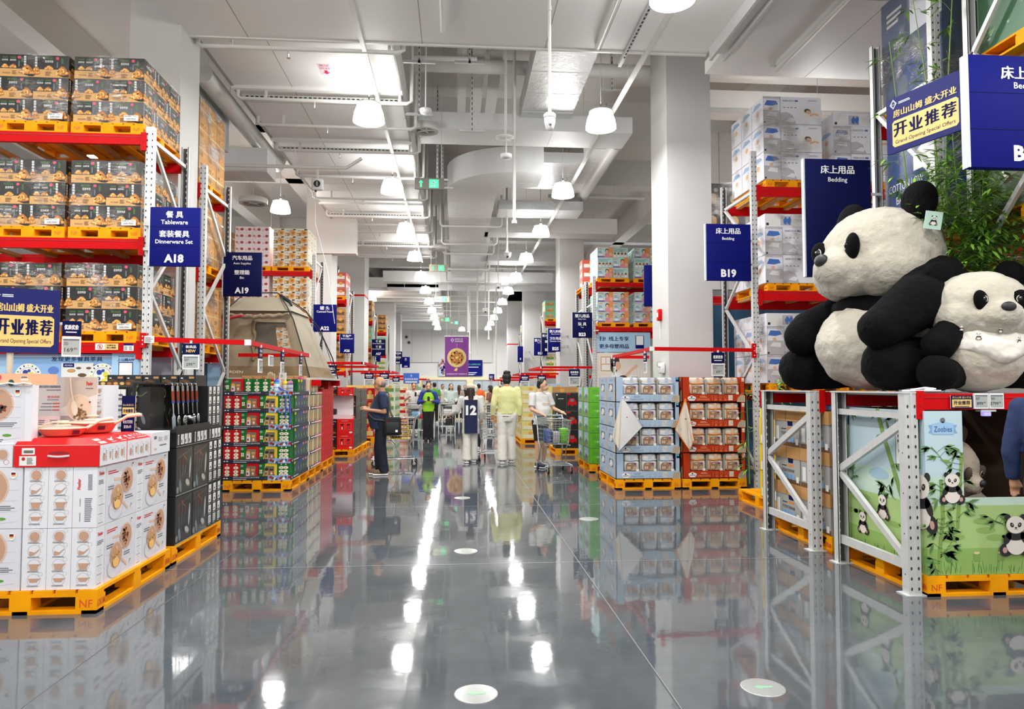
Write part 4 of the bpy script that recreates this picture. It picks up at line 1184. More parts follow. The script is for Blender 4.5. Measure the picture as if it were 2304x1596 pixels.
for lev, z, rows, low in (('lowest', 1.47, 2, True), ('middle', 3.01, 2, True), ('top', 4.62, 3, False)):
 for k, xs in enumerate((4.73, 5.86)):
  y0 = 10.52
  pallet(xs+0.465, y0+0.62, z, 'yellow pallet under pillow cartons, %s shelf, %s stack' % (lev, ('left','right')[k]), 0.88, 1.24, 0.13, True)
  zt = pillow_pile(xs, y0, z+0.13, rows if k == 0 else 2, low if k == 0 else True, lev, ('left','right')[k])
  wrap(xs-0.01, xs+0.945, y0-0.01, y0+1.27, z+0.12, zt, 'crinkled stretch wrap around pillow cartons, %s shelf, %s stack' % (lev, ('left','right')[k]), M_wrap_dense, (), 0.016)
# dark cartons and teal back sheet behind
pallet_rack('grey rack of black cartons behind the pillow cartons', 4.50, 12.95, 14.1, 1, 2.9, [2.0, 3.24, 4.43], 4.7, 4.7, 0.9, cross=False)
def dark_carton():
 w, d, h = 0.42, 0.5, 0.42
 mb, fr = carton(w, d, h, black_soft)
 for k, W_ in (('f', w), ('l', d)):
  mb.pd(fr[k], W_*0.5, h*0.3, 0.08, 0.1, mat('dark_gold','#8a6f42',0.5), 1); mb.pd(fr[k], W_*0.35, h*0.75, 0.04, 0.04, mat('dim_grey','#6f6f6f',0.5), 1); mb.pd(fr[k], W_*0.65, h*0.7, 0.04, 0.04, mat('dim_grey','#6f6f6f',0.5), 1)
  mb.pr(fr[k], 0, 0, W_, 0.006, grey_ink, 1)
 return mb.mesh('black_carton'), (w, d, h)
DKM, DKD = dark_carton()
pallet(5.05, 13.5, 4.43, 'yellow pallet under black cartons behind the pillow cartons', 0.88, 1.24, 0.13, True)
stack(DKM, DKD, 4.62, 13.0, 4.56, 2, 2, 2, 'carton', lambda ix,iy,iz,nx,ny,nz: 'black carton, %s row, %s, behind the pillow cartons' % (rowname(iz,nz), colname(ix,nx,iy)), 'black cartons behind the pillows', 'black_carton', vis_side=-1)
wrap(4.61, 5.5, 12.98, 14.05, 4.55, 5.43, 'glossy wrap around the black cartons behind the pillow cartons', M_wrap_dense)
mb = MB(); mb.box(4.42, 7.4, 12.30, 12.33, 0.0, 3.0, mat('teal_sheet','#2f5f80',0.5)); mb.box(4.42, 4.46, 12.28, 12.35, 0, 3.0, steel)
tag(mb.obj('back_panel'), 'tall teal back panel behind the pillow cartons', 'panel')

# ================================================================== signs, rails and price tags
def logo(mb, F, cx, cy, s, m, l=2):
 for r, q in ((s, s*0.86), (s*0.76, s*0.66)):
  pts = [(cx, cy+r), (cx+r*0.8, cy), (cx, cy-r), (cx-r*0.8, cy)]; pin = [(cx, cy+q), (cx+q*0.8, cy), (cx, cy-q), (cx-q*0.8, cy)]
  for i in range(4): mb.pp(F, [pts[i], pin[i], pin[(i+1) % 4], pts[(i+1) % 4]], m, l)
 mb.pt(F, "Sam's", cx, cy, m, w=s*0.95, l=l)
def aisle_sign(name_lab, x0, x1, y, z0, z1, rows, num, m=None, th=0.04, seams_at=(), num_h=0.52, group='navy hanging aisle signs', fit=None, post=None):
 """rows: (centre fraction from the top, text, height fraction, bold)"""
 m = m or navy
 w, h = x1-x0, z1-z0
 t = thing('aisle_sign', name_lab, 'sign', ((x0+x1)/2, y, z0), group)
 mb = MB(); mb.rbox(-w/2, w/2, 0, th, 0, h, m, 0.004); mb.box(-w/2-0.004, -w/2+0.012, -0.001, th, 0, h, mat('sign_edge','#c9ced6',0.4)) ; mb.obj('sign_board', t)
 F = Fr((-w/2, -0.001, 0), (1,0,0), (0,0,1))
 mb = MB()
 for s in seams_at: mb.pr(F, 0.01, h*(1-s)-0.002, w-0.01, h*(1-s)+0.002, navy_dark if m is navy else navy, 1)
 for fr_, txt, hf, bold in rows:
  tm = text_mesh(txt, bold)
  ratio = (tm[3]-tm[2])/(tm[5]-tm[4])
  hh = h*hf
  ww = min(hh*ratio, w*0.86)
  mb.pt(F, txt, w/2 if fit is None else fit*w, h*(1-fr_), white_ink, h=ww/ratio if ww < hh*ratio else hh, l=2, bold=bold)
 if num:
  tm = text_mesh(num, 0.045); ratio = (tm[3]-tm[2])/(tm[5]-tm[4])
  hh = min(h*0.145, w*0.66/ratio)
  mb.pt(F, num, w/2 if fit is None else fit*w, h*0.13, white_ink, h=hh, l=2, bold=0.045)
 if mb.v: mb.obj('sign_text', t)
 cx = (x0+x1)/2
 if post is None: post = (-3.62 if cx < 0 else 3.72, y+0.2)
 px, py = post[0]-cx, post[1]-y
 sd = -1 if px < 0 else 1
 mb = MB()
 for k in (0.3, 0.72): mb.bar((sd*w*0.3, th+0.01, h*k), (px, th+0.012, h*k), 0.02, 0.03, steel); mb.bar((px, th, h*k), (px, py, h*k), 0.02, 0.03, steel)
 mb.obj('sign_bracket', t)
 return t
aisle_sign('navy aisle sign lettered A18 with Tableware and Dinnerware Set', -3.48, -2.92, 8.28, 2.913, 3.588,
           [(0.125,'餐 具',0.115,0.03),(0.255,'Tableware',0.075,0.015),(0.455,'套装餐具',0.115,0.03),(0.585,'Dinnerware Set',0.07,0.015)], 'A18', None, 0.05, (0.335,0.66), post=(-3.55,8.43))
aisle_sign('dark navy aisle sign lettered A19 with Auto Supplies and Bin', -3.68, -3.08, 11.45, 2.972, 3.67,
           [(0.13,'汽车用品',0.105,0.02),(0.26,'Auto Supplies',0.065,0.01),(0.46,'整理箱',0.105,0.02),(0.58,'Bin',0.055,0.01)], 'A19', navy_dark, 0.05, (0.335,0.66), post=(-3.65,11.56))
def sg(px0, px1, py0, py1, Y_):
 # size in metres of a sign that reads this large at depth Y_
 k = Y_/1600.0
 return ((px0-1027)*k, (px1-1027)*k, 1.55-(py1-870)*k, 1.55-(py0-870)*k)
for px, Y_, lab, rows, num, mm, fit in (
 ((709,761,688,749), 18.1, 'navy aisle sign lettered A22 with Canned Food', [(0.13,'罐 头',0.14,0.03),(0.26,'Canned Food',0.08,0.02)], 'A22', None, None),
 ((768,800,753,796), 23.9, 'bright navy aisle sign lettered A26 with Dried Seafood', [(0.12,'干海产',0.14,0.03),(0.25,'Dried Seafood',0.075,0.02)], 'A26', None, None),
 ((838,869,765,802), 31.6, 'dark aisle sign lettered A27 with Dried Mushroom', [(0.12,'干 菇',0.14,0.03),(0.25,'Dried Mushroom',0.07,0.01),(0.45,'干 菌',0.14,0.03),(0.58,'Dried Mushrooms',0.07,0.01)], 'A27', navy_dark, None),
 ((838,858,801,815), 33.0, 'small navy aisle sign lettered A30 below the A27 sign', [(0.08,'Soy Sauce',0.1,0.02)], 'A30', None, None),
 ((887,906,792,820), 45.5, 'small dark aisle sign lettered A31 with Cooking Oil', [(0.14,'食用油',0.15,0.03),(0.27,'Oil',0.07,0.01),(0.46,'食用油',0.15,0.03),(0.6,'Cooking Oil',0.06,0.01)], 'A31', navy_dark, None),
 ((905,923,804,828), 49.6, 'small navy aisle sign lettered A34', [(0.18,'水',0.18,0.03),(0.32,'Water',0.06,0.01)], 'A34', None, None),
 ((1289,1336,701,759), 19.05, 'navy aisle sign lettered B23 with Baby Care and Toys', [(0.14,'婴儿用品',0.13,0.02),(0.27,'Baby Care',0.07,0.01),(0.46,'玩 具',0.13,0.02),(0.59,'Toys',0.06,0.01)], 'B23', navy_dark, None),
 ((1233,1262,738,791), 24.4, 'navy aisle sign lettered B25 with Feminine Care, half behind the column', [(0.13,'婴儿奶粉',0.12,0.03),(0.25,'Baby Formula',0.06,0.01),(0.43,'卫生用品',0.12,0.03),(0.55,'Feminine Care',0.06,0.01)], 'B25', None, 0.62),
 ((1218,1248,749,792), 31.2, 'navy aisle sign lettered B26 partly behind the B25 sign', [(0.14,'婴儿用品',0.13,0.03),(0.26,'Baby',0.06,0.01),(0.45,'婴儿',0.13,0.03)], 'B26', navy_dark, 0.5),
 ((1201,1232,760,800), 31.3, 'navy aisle sign lettered B27 left of the B26 sign', [(0.14,'婴儿用品',0.15,0.03),(0.28,'Baby Food',0.07,0.01)], 'B27', None, 0.5),
 ((1164,1177,779,815), 37.5, 'narrow navy aisle sign beside the far right column', [(0.8,'E',0.13,0.03)], None, None, 0.55)):
 x0, x1, z0, z1 = sg(*px, Y_)
 aisle_sign(lab, x0, x1, Y_, z0, z1, rows, num, mm, 0.04, (0.33, 0.66) if Y_ < 20 else (), fit=fit, post=(-3.65 if x0 < 0 else 3.85, {18.1:18.27,23.9:24.25,31.6:32.05,33.0:33.1,45.5:46.05,49.6:50.1,19.05:19.35,24.4:24.65,37.5:37.85}.get(Y_,Y_+0.3)))
aisle_sign('navy aisle sign lettered B19 with Bedding beside the nearest right column', 3.70, 4.40, 10.28, 3.13, 3.985, [(0.125,'床上用品',0.105,0.03),(0.265,'Bedding',0.065,0.015)], 'B19', None, 0.05, (0.335,0.665), post=(4.54,10.48))
aisle_sign('dark navy aisle sign with Bedding rising behind the large panda', 3.80, 4.57, 7.45, 2.75, 4.06, [(0.09,'床上用品',0.07,0.02),(0.18,'Bedding',0.05,0.012)], None, navy_dark, 0.05, (), post=(4.71,7.56))
aisle_sign('large navy aisle sign lettered B17 at the right edge with Bedding', 3.83, 4.79, 4.98, 3.195, 4.06, [(0.155,'床上用品',0.115,0.03),(0.275,'Bedding',0.075,0.015)], 'B17', None, 0.07, (0.335,0.66), post=(4.72,5.1))
x0, x1, z0, z1 = sg(1457,1470,590,686,14.2)
mb = MB(); mb.rbox(x0, x1+0.3, 14.2, 14.24, z0, z1, navy, 0.004); F = Fr((x0,14.2,z0),(1,0,0),(0,0,1)); mb.pr(F,0.01,0.29,0.4,0.294,navy_dark); mb.pr(F,0.01,0.57,0.4,0.574,navy_dark)
mb.bar((x0+0.3,14.25,z0+0.4),(3.7,12.85,z0+0.4),0.03,0.03,steel)
tag(mb.obj('aisle_sign'), 'blank edge of a navy aisle sign behind the nearest right column', 'sign', 'navy hanging aisle signs')

def promo_sign(label, o, u, w, h, pole=None):
 """gold on navy opening sign standing in a plane along u"""
 F = Fr(o, u, (0,0,1)); F.o = V(o)
 t = thing('promo_sign', label, 'sign', o, 'gold and navy opening signs')
 G = Fr((0,0,0), u, (0,0,1))
 mb = MB()
 q = [G.p(0,0), G.p(w,0), G.p(w,h), G.p(0,h)]; b = [p - G.n*0.02 for p in q]
 mb.add(q+b, [(0,1,2,3),(7,6,5,4),(4,5,1,0),(5,6,2,1),(6,7,3,2),(7,4,0,3)], mat('promo_navy','#1b2064',0.45,spec=0.2))
 mb.obj('sign_board', t)
 mb = MB()
 logo(mb, G, w*0.10, h*0.885, w*0.06, white_ink); mb.plines(G, w*0.17, h*0.86, w*0.33, h*0.91, 2, white_ink, 1, 0.5, 0.1)
 mb.pt(G, '房山山姆 盛大开业', w*0.5, h*0.70, gold, w=w*0.80, h=h*0.13, bold=0.02)
 r = 0.02; x0, x1, y0, y1 = w*0.08, w*0.92, h*0.10, h*0.58
 mb.pp(G, [(x0+r,y0),(x1-r,y0),(x1,y0+r),(x1,y1-r),(x1-r,y1),(x0+r,y1),(x0,y1-r),(x0,y0+r)], gold, 1)
 for k, ch in enumerate('开业推荐'): mb.pt(G, ch, w*(0.19+0.205*k), h*0.40, navy_dark, w=w*0.17, h=h*0.24, bold=0.05)
 mb.pt(G, 'Grand Opening Special Offers', w*0.5, h*0.175, navy_dark, w=w*0.76, h=h*0.085)
 mb.obj('sign_text', t)
 if pole:
  mb = MB(); p = G.p(pole[0], 0) ; mb.cyl((p.x, p.y, -pole[1]), (p.x, p.y, h*0.5), 0.022, mat('pole_grey','#bdb9ae',0.4), 12)
  for v_ in (): pass
  o_ = mb.obj('pole', t); o_.location = -G.n*0.035
 return t
# left sign above the cookware pallet (turned a little towards the aisle)
promo_sign('gold and navy opening sign on a pole above the cookware boxes', (-3.40, 5.45, 1.80), (0.375, 0.20, 0), 0.435, 0.48, (0.13, 0.65))
promo_sign('gold and navy opening sign fixed beside the B17 sign', (3.66, 5.72, 3.52), (0.22, -0.70, 0), 0.70, 0.47)
mb = MB()

def price_tag(label, o, u, head, price, w=0.17, hh=0.14, th=0.19, hang=0.03, headm=None, sub=None, group='price tags hanging from the red rails'):
 t = thing('price_tag', label, 'price tag', o, group)
 G = Fr((0,0,0), u, (0,0,1))
 def slab(mb, a0, b0, a1, b1, m, th_=0.012):
  q = [G.p(a0,b0), G.p(a1,b0), G.p(a1,b1), G.p(a0,b1)]; b = [p-G.n*th_ for p in q]
  mb.add(q+b, [(0,1,2,3),(7,6,5,4),(4,5,1,0),(5,6,2,1),(6,7,3,2),(7,4,0,3)], m)
 z1 = -hang
 if head:
  mb = MB(); slab(mb, -w*0.5, z1-hh, w*0.5, z1, headm or navy_dark)
  if isinstance(head, (list, tuple)):
   mb.pt(G, head[0], 0, z1-hh*0.3, white_ink, w=w*0.62, h=hh*0.26, bold=0.02); mb.pt(G, head[1], 0, z1-hh*0.68, gold, w=w*0.58, h=hh*0.26, bold=0.03)
  else:
   mb.pt(G, head, 0, z1-hh*0.42, white_ink, w=w*0.74, h=hh*0.32, bold=0.03); mb.plines(G, -w*0.3, z1-hh*0.78, w*0.3, z1-hh*0.70, 1, white_ink, 1, 0.9, 0.05)
  mb.obj('header_card', t); z1 -= hh+0.004
 mb = MB(); slab(mb, -w*0.5, z1-th, w*0.5, z1, plastic_white, 0.014)
 mb.pr(G, -w*0.43, z1-th*0.9, w*0.43, z1-th*0.12, lcd, 1)
 mb.pr(G, -w*0.43, z1-th*0.2, w*0.43, z1-th*0.12, grey_ink, 2)
 mb.plines(G, -w*0.40, z1-th*0.42, -w*0.1, z1-th*0.24, 3, grey_ink, 2)
 if price:
  a, b = price.split('.')
  mb.pt(G, a, w*0.1, z1-th*0.66, black_soft, h=th*0.2, align='r'); mb.pt(G, b, w*0.14, z1-th*0.6, black_soft, h=th*0.1, align='l')
 mb.obj('tag_screen', t)
 if hang > 0.0:
  mb = MB(); q = G.p(0, 0); mb.box(q.x-0.01, q.x+0.01, q.y-0.008, q.y+0.008, -hang, 0.005, plastic_white); mb.obj('tag_clip', t)
 return t
def rail(label, pts, w=0.05, h=0.055, group='red overhead price rails', post=None):
 t = thing('price_rail', label, 'rail', (0,0,0), group)
 for a, b in zip(pts, pts[1:]):
  mb = MB(); mb.bar(a, b, w, h, red); mb.obj('rail_bar', t)
 for p in pts[1:-1]:
  mb = MB(); mb.box(p[0]-0.03, p[0]+0.03, p[1]-0.03, p[1]+0.03, p[2]-0.032, p[2]+0.034, plastic_white); mb.obj('rail_corner', t)
 if post:
  mb = MB(); x, y, z0, z1 = post; mb.box(x-0.03, x+0.03, y-0.02, y+0.02, z0, z1, red)
  F = Fr((0,y-0.02,0),(1,0,0),(0,0,1))
  for k in range(3): mb.pd(F, x, z0+0.04+(z1-z0-0.08)*k/2, 0.008, 0.008, white_ink, 1, 8)
  mb.pr(F, x+0.02, (z0+z1)/2-0.03, x+0.13, (z0+z1)/2+0.05, paper, 2); mb.plines(F, x+0.03, (z0+z1)/2-0.02, x+0.12, (z0+z1)/2+0.04, 4, grey_ink, 3)
  mb.obj('rail_bracket', t)
 return t
NX, PX = (1,0,0), (0,1,0)
rail('red price rail reaching out from the A18 rack over the cookware', [(-3.58,8.40,2.09),(-2.40,8.40,2.055),(-2.40,11.75,2.055),(-3.5,11.75,2.055)], post=(-3.56,8.39,1.99,2.16))
price_tag('price tag reading 299.90 under a NEW card', (-3.02,8.36,2.07), NX, ('新商品','NEW'), '299.90', 0.185, 0.125, 0.165)
for i, (y, lab) in enumerate(((8.85,'nearest'),(9.95,'middle'),(11.1,'farthest'))):
 price_tag('narrow NEW price tag, %s along the side rail before the tent' % lab, (-2.372,y,2.05), PX, ('新商品','NEW'), '99.90', 0.16, 0.13, 0.17)
t = price_tag('price tag reading 169.90 above the poster of the wok', (-2.93,5.66,2.05), (0.95,0.3,0), '优质优价', '169.90', 0.125, 0.115, 0.155, 0.0)
mb = MB(); mb.bar((-0.03,0.012,-0.02),(-0.2,0.0,-0.02),0.01,0.02,plastic_white); mb.obj('tag_arm', t)
price_tag('back of a pale blue price card beside the near side tag', (-2.36,8.80+0.5,1.95), PX, None, None, 0.2, 0.1, 0.14, 0.0)
rail('red price rail above the pan display reaching right from the B19 rack', [(4.50,10.45,2.10),(2.92,10.45,2.115),(2.92,13.1,2.10),(3.6,13.1,2.10)], post=(4.49,10.44,1.98,2.2))
price_tag('price tag reading 69.90 above the orange towel pallet', (3.92,10.41,2.09), NX, '优质优价', '69.90', 0.2, 0.16, 0.19)
price_tag('narrow side price tag at the near corner of the right rail', (2.89,10.75,2.09), (0,-1,0), '优质优价', '69.90', 0.16, 0.13, 0.17)
price_tag('narrow side price tag at the far corner of the right rail', (2.89,12.9,2.08), (0,-1,0), '优质优价', '69.90', 0.16, 0.13, 0.17)
price_tag('price tag reading 199.90 below the mother and baby picture', (3.31,13.05,1.75), NX, None, '199.90', 0.16, 0.1, 0.11, 0.0)
for Y_, x0, x1, xb, z, lab, tags in ((17.0, -3.6, -2.2, -2.2, 2.1, 'red price rail over the red kitchen cartons', ((-2.95,),)), (24.0, -3.6, -2.2, -2.2, 2.05, 'red price rail below the dried seafood sign', ((-2.9,),(-2.4,))), (31.0, -3.6, -1.9, -1.9, 2.0, 'red price rail behind the navy shirt man', ((-2.6,),)), (39.0, -3.6, -1.6, -1.6, 1.95, 'red price rail below the A31 sign', ((-2.2,),)),
                         (19.2, 3.7, 1.45+0.85, 2.3, 2.07, 'red price rail reaching left from the baby care rack', ((3.2,),)), (25.0, 3.7, 2.25, 2.25, 2.0, 'red price rail behind the white shirt man', ((3.0,),(2.4,))), (31.0, 3.7, 2.1, 2.1, 1.95, 'red price rail above the yellow cartons', ((2.9,),)), (38.0, 3.7, 1.9, 1.9, 1.9, 'red price rail beside the far right column', ((2.5,),))):
 rail(lab, [(x0,Y_,z),(x1,Y_,z),(x1,Y_+3.2,z),(x0,Y_+3.2,z)], 0.06, 0.06)
 for k, (tx,) in enumerate(tags):
  price_tag('price tag hanging from the '+lab+(', nearer the aisle' if k else ''), (tx,Y_-0.04,z-0.02), NX, '优质优价', '59.90', 0.3, 0.2, 0.24)

# beam stickers under the snack pallets
def flat_card(name, label, F, w, h, fn, cat, th=0.003, group=None, base=paper):
 mb = MB(); q = [F.p(0,0), F.p(w,0), F.p(w,h), F.p(0,h)]; b = [p-F.n*th for p in q]
 mb.add(q+b, [(0,1,2,3),(7,6,5,4),(4,5,1,0),(5,6,2,1),(6,7,3,2),(7,4,0,3)], base)
 fn(mb, F); return tag(mb.obj(name), label, cat, group)
def f(mb, F):
 mb.pr(F, 0.105, 0, 0.25, 0.075, gold, 1); mb.pring(F, 0.052, 0.038, 0.03, 0.006, red_dark, 1); mb.pl(F, [(0.032,0.058),(0.072,0.018)], 0.006, red_dark, 2); mb.pd(F, 0.052, 0.045, 0.007, 0.007, black, 1); mb.pl(F, [(0.052,0.04),(0.05,0.02)], 0.01, black, 1)
 mb.pt(F, '注意安全', 0.177, 0.053, black, w=0.1, h=0.018, bold=0.02); mb.pt(F, '禁止攀爬', 0.177, 0.026, black, w=0.1, h=0.018, bold=0.02)
flat_card('warning_sticker', 'white and yellow no climbing sticker on the lowest red beam', Fr((-4.09,8.404,1.965),NX,(0,0,1)), 0.25, 0.075, f, 'sticker')
def f(mb, F):
 mb.pr(F, 0, 0.062, 0.11, 0.085, navy, 1); mb.plines(F, 0.01, 0.01, 0.05, 0.058, 4, grey_ink, 1); mb.plines(F, 0.06, 0.01, 0.1, 0.058, 4, grey_ink, 1)
flat_card('load_sticker', 'small white load sticker beside the end of the lowest red beam', Fr((-3.78,8.404,1.955),NX,(0,0,1)), 0.11, 0.085, f, 'sticker')

# blue tableware banner below the snack pallets
sky = mat('banner_sky', '#8fbbe8', 0.45); sky_d = mat('banner_blue', '#5f86cf', 0.45); sky_l = mat('banner_pale', '#a9d0f0', 0.4)
lemon = mat('plate_lemon', '#e9dd3a', 0.4); cobalt = mat('plate_cobalt', '#26439c', 0.4)
def plate_print(mb, F, cx, cy, r, l=4):
 mb.pd(F, cx, cy, r, r*0.98, mat('plate_white','#f3f2ea',0.3), l, 28); mb.pring(F, cx, cy, r*0.66, r*0.02, cobalt, l+1, 28)
 rr = random.Random(5)
 for k in range(16):
  a = 2*pi*k/16; mb.pd(F, cx+0.82*r*cos(a), cy+0.82*r*sin(a), r*0.085, r*0.06, (lemon, cobalt, cobalt, green_ink)[k % 4], l+1, 8, a)
 for a, q, s, m in ((0.5,0.3,0.19,lemon),(2.2,0.35,0.2,cobalt),(3.8,0.33,0.16,cobalt),(5.0,0.4,0.18,lemon),(5.9,0.36,0.15,lemon),(1.4,0.42,0.12,cobalt)):
  mb.pd(F, cx+q*r*cos(a), cy+q*r*sin(a), r*s, r*s, m, l+2, 12)
def f(mb, F):
 mb.pr(F, 0, 0.0, 1.15, 0.50, sky, 1)
 mb.pr(F, 0.0, 0.47, 1.15, 0.48, white_ink, 2)
 rr = random.Random(3)
 for k in range(16): mb.pd(F, rr.uniform(0.05,1.1), rr.uniform(0.12,0.36), rr.uniform(0.04,0.09), rr.uniform(0.02,0.05), sky_d, 2, 10)
 mb.pr(F, 0.55, 0.0, 0.9, 0.40, paper, 3)
 mb.pr(F, 0.57, 0.35, 0.69, 0.395, navy, 4); mb.pt(F, 'ADADA', 0.63, 0.372, white_ink, w=0.09, h=0.018, l=5)
 for cx, cy, s in ((0.66,0.22,0.045),(0.74,0.25,0.03),(0.78,0.17,0.05),(0.69,0.12,0.04),(0.85,0.25,0.03)):
  cy += 0.09; mb.pd(F, cx, cy, s, s*0.45, grey_ink, 4, 12); mb.pd(F, cx, cy, s*0.85, s*0.36, (food_a, brown_ink)[cx > 0.72], 5, 12)
 plate_print(mb, F, 0.19, 0.25, 0.145, 3); plate_print(mb, F, 1.0, 0.25, 0.15, 6)
 mb.pt(F, '发现更多餐具茶具', 0.72, 0.445, navy_dark, w=0.56, h=0.055, l=6)
flat_card('tableware_banner', 'blue tableware banner with lemon plates under the snack pallets', Fr((-5.05,8.50,1.42),NX,(0,0,1)), 1.15, 0.50, f, 'banner', 0.01, None, sky)
def f(mb, F):
 mb.pr(F, 0.0, 0, 0.31, 0.52, sky_l, 1)
 mb.pt(F, '发现更多餐具茶具', 0.155, 0.475, navy_dark, w=0.17, h=0.018); mb.pt(F, '上山姆APP', 0.155, 0.435, navy_dark, w=0.19, h=0.034, bold=0.01)
 mb.pr(F, 0.075, 0.18, 0.235, 0.41, navy, 2); mb.pr(F, 0.083, 0.235, 0.227, 0.40, white_ink, 3); mb.pt(F, '山姆APP扫码', 0.155, 0.205, white_ink, w=0.13, h=0.028, l=4)
 for k in range(3): mb.pring(F, 0.085+0.07*k, 0.13, 0.025, 0.003, navy, 2); mb.plines(F, 0.07+0.07*k, 0.07, 0.1+0.07*k, 0.1, 1, navy, 2)
flat_card('app_poster', 'pale blue phone app poster beside the A18 rack post', Fr((-3.93,8.46,1.42),NX,(0,0,1)), 0.31, 0.52, f, 'poster', 0.01, None, sky_l)
def f(mb, F):
 mb.pr(F, 0,0,0.5,0.5,sky_l,1); mb.pr(F, 0.2,0,0.21,0.5,white_ink,2)
flat_card('tableware_banner', 'plain light blue panel left of the tableware banner', Fr((-5.57,8.52,1.42),NX,(0,0,1)), 0.51, 0.50, f, 'banner', 0.01, None, sky_l)
# blue back sheets seen between the left rack posts
for x0, x1, y, lab in ((-4.6,-3.72,9.62,'pale lilac back sheet behind the A18 rack'),):
 mb = MB(); mb.box(x0,x1,y,y+0.02,0.9,1.95,mat('lilac_sheet','#b9b6c4',0.5)); tag(mb.obj('back_panel'), lab, 'panel')
mb = MB(); mb.box(-4.3,-3.75,11.66,11.68,1.2,1.92,mat('teal_sheet','#2f5f80',0.5)); mb.box(-3.95,-3.75,11.655,11.66,1.2,1.92,sky_l); tag(mb.obj('back_panel'), 'blue back sheet behind the A19 rack', 'panel')
def f(mb, F):
 for k in range(7): mb.pt(F, '汽车用品整理箱', 0.14, 0.1+0.1*k, white_ink, w=0.02, h=0.03)
# baby care banner and mother picture
def f(mb, F):
 mb.pr(F, 0, 0, 1.52, 0.55, mat('banner_baby','#a9cbe6',0.4), 1)
 mb.pt(F, '扫!  线上专享', 0.50, 0.37, navy_dark, w=0.82, h=0.12, bold=0.01); mb.pt(F, '更多母婴用品', 0.50, 0.16, navy_dark, w=0.82, h=0.12, bold=0.01)
 mb.pr(F, 1.1, 0.1, 1.34, 0.46, navy, 2); mb.pr(F, 1.12, 0.2, 1.32, 0.45, white_ink, 3)
flat_card('baby_banner', 'pale blue banner with two lines of lettering under the diaper cartons', Fr((3.84,19.34,2.50),NX,(0,0,1)), 1.52, 0.55, f, 'banner', 0.02, None, sky)
def f(mb, F):
 mb.pr(F, 0, 0, 1.52, 0.95, mat('baby_wall','#e9dfd3',0.5), 1)
 mb.pr(F, 0.12, 0.45, 0.42, 0.86, mat('shelf_tan','#cfa878',0.5), 2); mb.pr(F, 0.15, 0.66, 0.26, 0.83, paper, 3); mb.pr(F, 0.28, 0.66, 0.39, 0.83, paper, 3); mb.pr(F, 0.15, 0.48, 0.39, 0.63, paper, 3)
 mb.pd(F, 0.52, 0.72, 0.13, 0.19, mat('print_dark_hair','#3a2a26',0.6), 3); mb.pd(F, 0.60, 0.60, 0.09, 0.12, skin_p, 4); mb.pd(F, 0.50, 0.56, 0.1, 0.16, mat('print_dark_hair','#3a2a26',0.6), 3)
 mb.pp(F, [(0.35,0.0),(0.42,0.38),(0.62,0.42),(0.85,0.30),(0.9,0.0)], white_ink, 4)
 mb.pl(F, [(0.78,0.28),(1.0,0.5),(1.15,0.62)], 0.07, skin_p, 5); mb.pd(F, 0.75, 0.2, 0.12, 0.13, skin_p, 5); mb.pd(F, 0.75, 0.27, 0.11, 0.07, mat('print_dark_hair','#3a2a26',0.6), 6)
 mb.pr(F, 0.95, 0.1, 1.4, 0.3, mat('cot_tan','#d8c6ad',0.5), 3)
 for k in range(5): mb.pr(F, 0.99+0.09*k, 0.1, 1.01+0.09*k, 0.5, white_ink, 4)
flat_card('mother_baby_picture', 'large picture of a mother and baby below the pale blue banner', Fr((3.84,19.36,1.52),NX,(0,0,1)), 1.52, 0.96, f, 'picture', 0.02)

# purple hanging banner
t = thing('hanging_banner', 'purple banner with a round golden dish hanging over the far aisle', 'banner', (0,32,0))
mb = MB(); mb.box(-0.52,0.54,-0.01,0.01,1.99,3.79,mat('banner_purple','#7c2a8c',0.5)); mb.obj('banner_cloth', t)
F = Fr((-0.52,-0.01,1.99),NX,(0,0,1)); mb = MB()
logo(mb, F, 0.33, 1.64, 0.10, white_ink); mb.pt(F,'品质贺心意',0.62,1.69,white_ink,w=0.36,h=0.07); mb.pt(F,'美满享团圆',0.62,1.59,white_ink,w=0.36,h=0.07)
mb.pl(F,[(0.53,1.5),(0.53,1.3)],0.008,gold,1)
mb.pd(F,0.53,0.85,0.43,0.43,mat('banner_gold','#d9c27c',0.5),1,36)
for k in range(8): a = 2*pi*k/8; mb.pd(F,0.53+0.2*cos(a),0.85+0.2*sin(a),0.13,0.13,food_c,2,14)
mb.pd(F,0.53,0.85,0.22,0.22,food_c,3)
rr = random.Random(8)
for k in range(40): a = rr.uniform(0,2*pi); q = rr.uniform(0.03,0.28); mb.pd(F,0.53+q*cos(a),0.85+q*sin(a),0.03,0.022,(food_a,food_b,brown_ink)[k%3],4+k%2,8,a)
mb.pd(F,0.53,0.85,0.06,0.06,gold,7); mb.pp(F,[(0.4,0.28),(0.5,0.4),(0.58,0.36),(0.52,0.24)],gold,2)
mb.pt(F,'全球甄选好食节 购物惠生活',0.53,0.12,white_ink,w=0.92,h=0.06); mb.obj('banner_print', t)
mb = MB(); mb.cyl((-0.54,0,3.80),(0.56,0,3.80),0.02,pipe_white,8); rod(mb,-0.45,0,3.8); rod(mb,0.47,0,3.8); mb.obj('banner_rod', t)

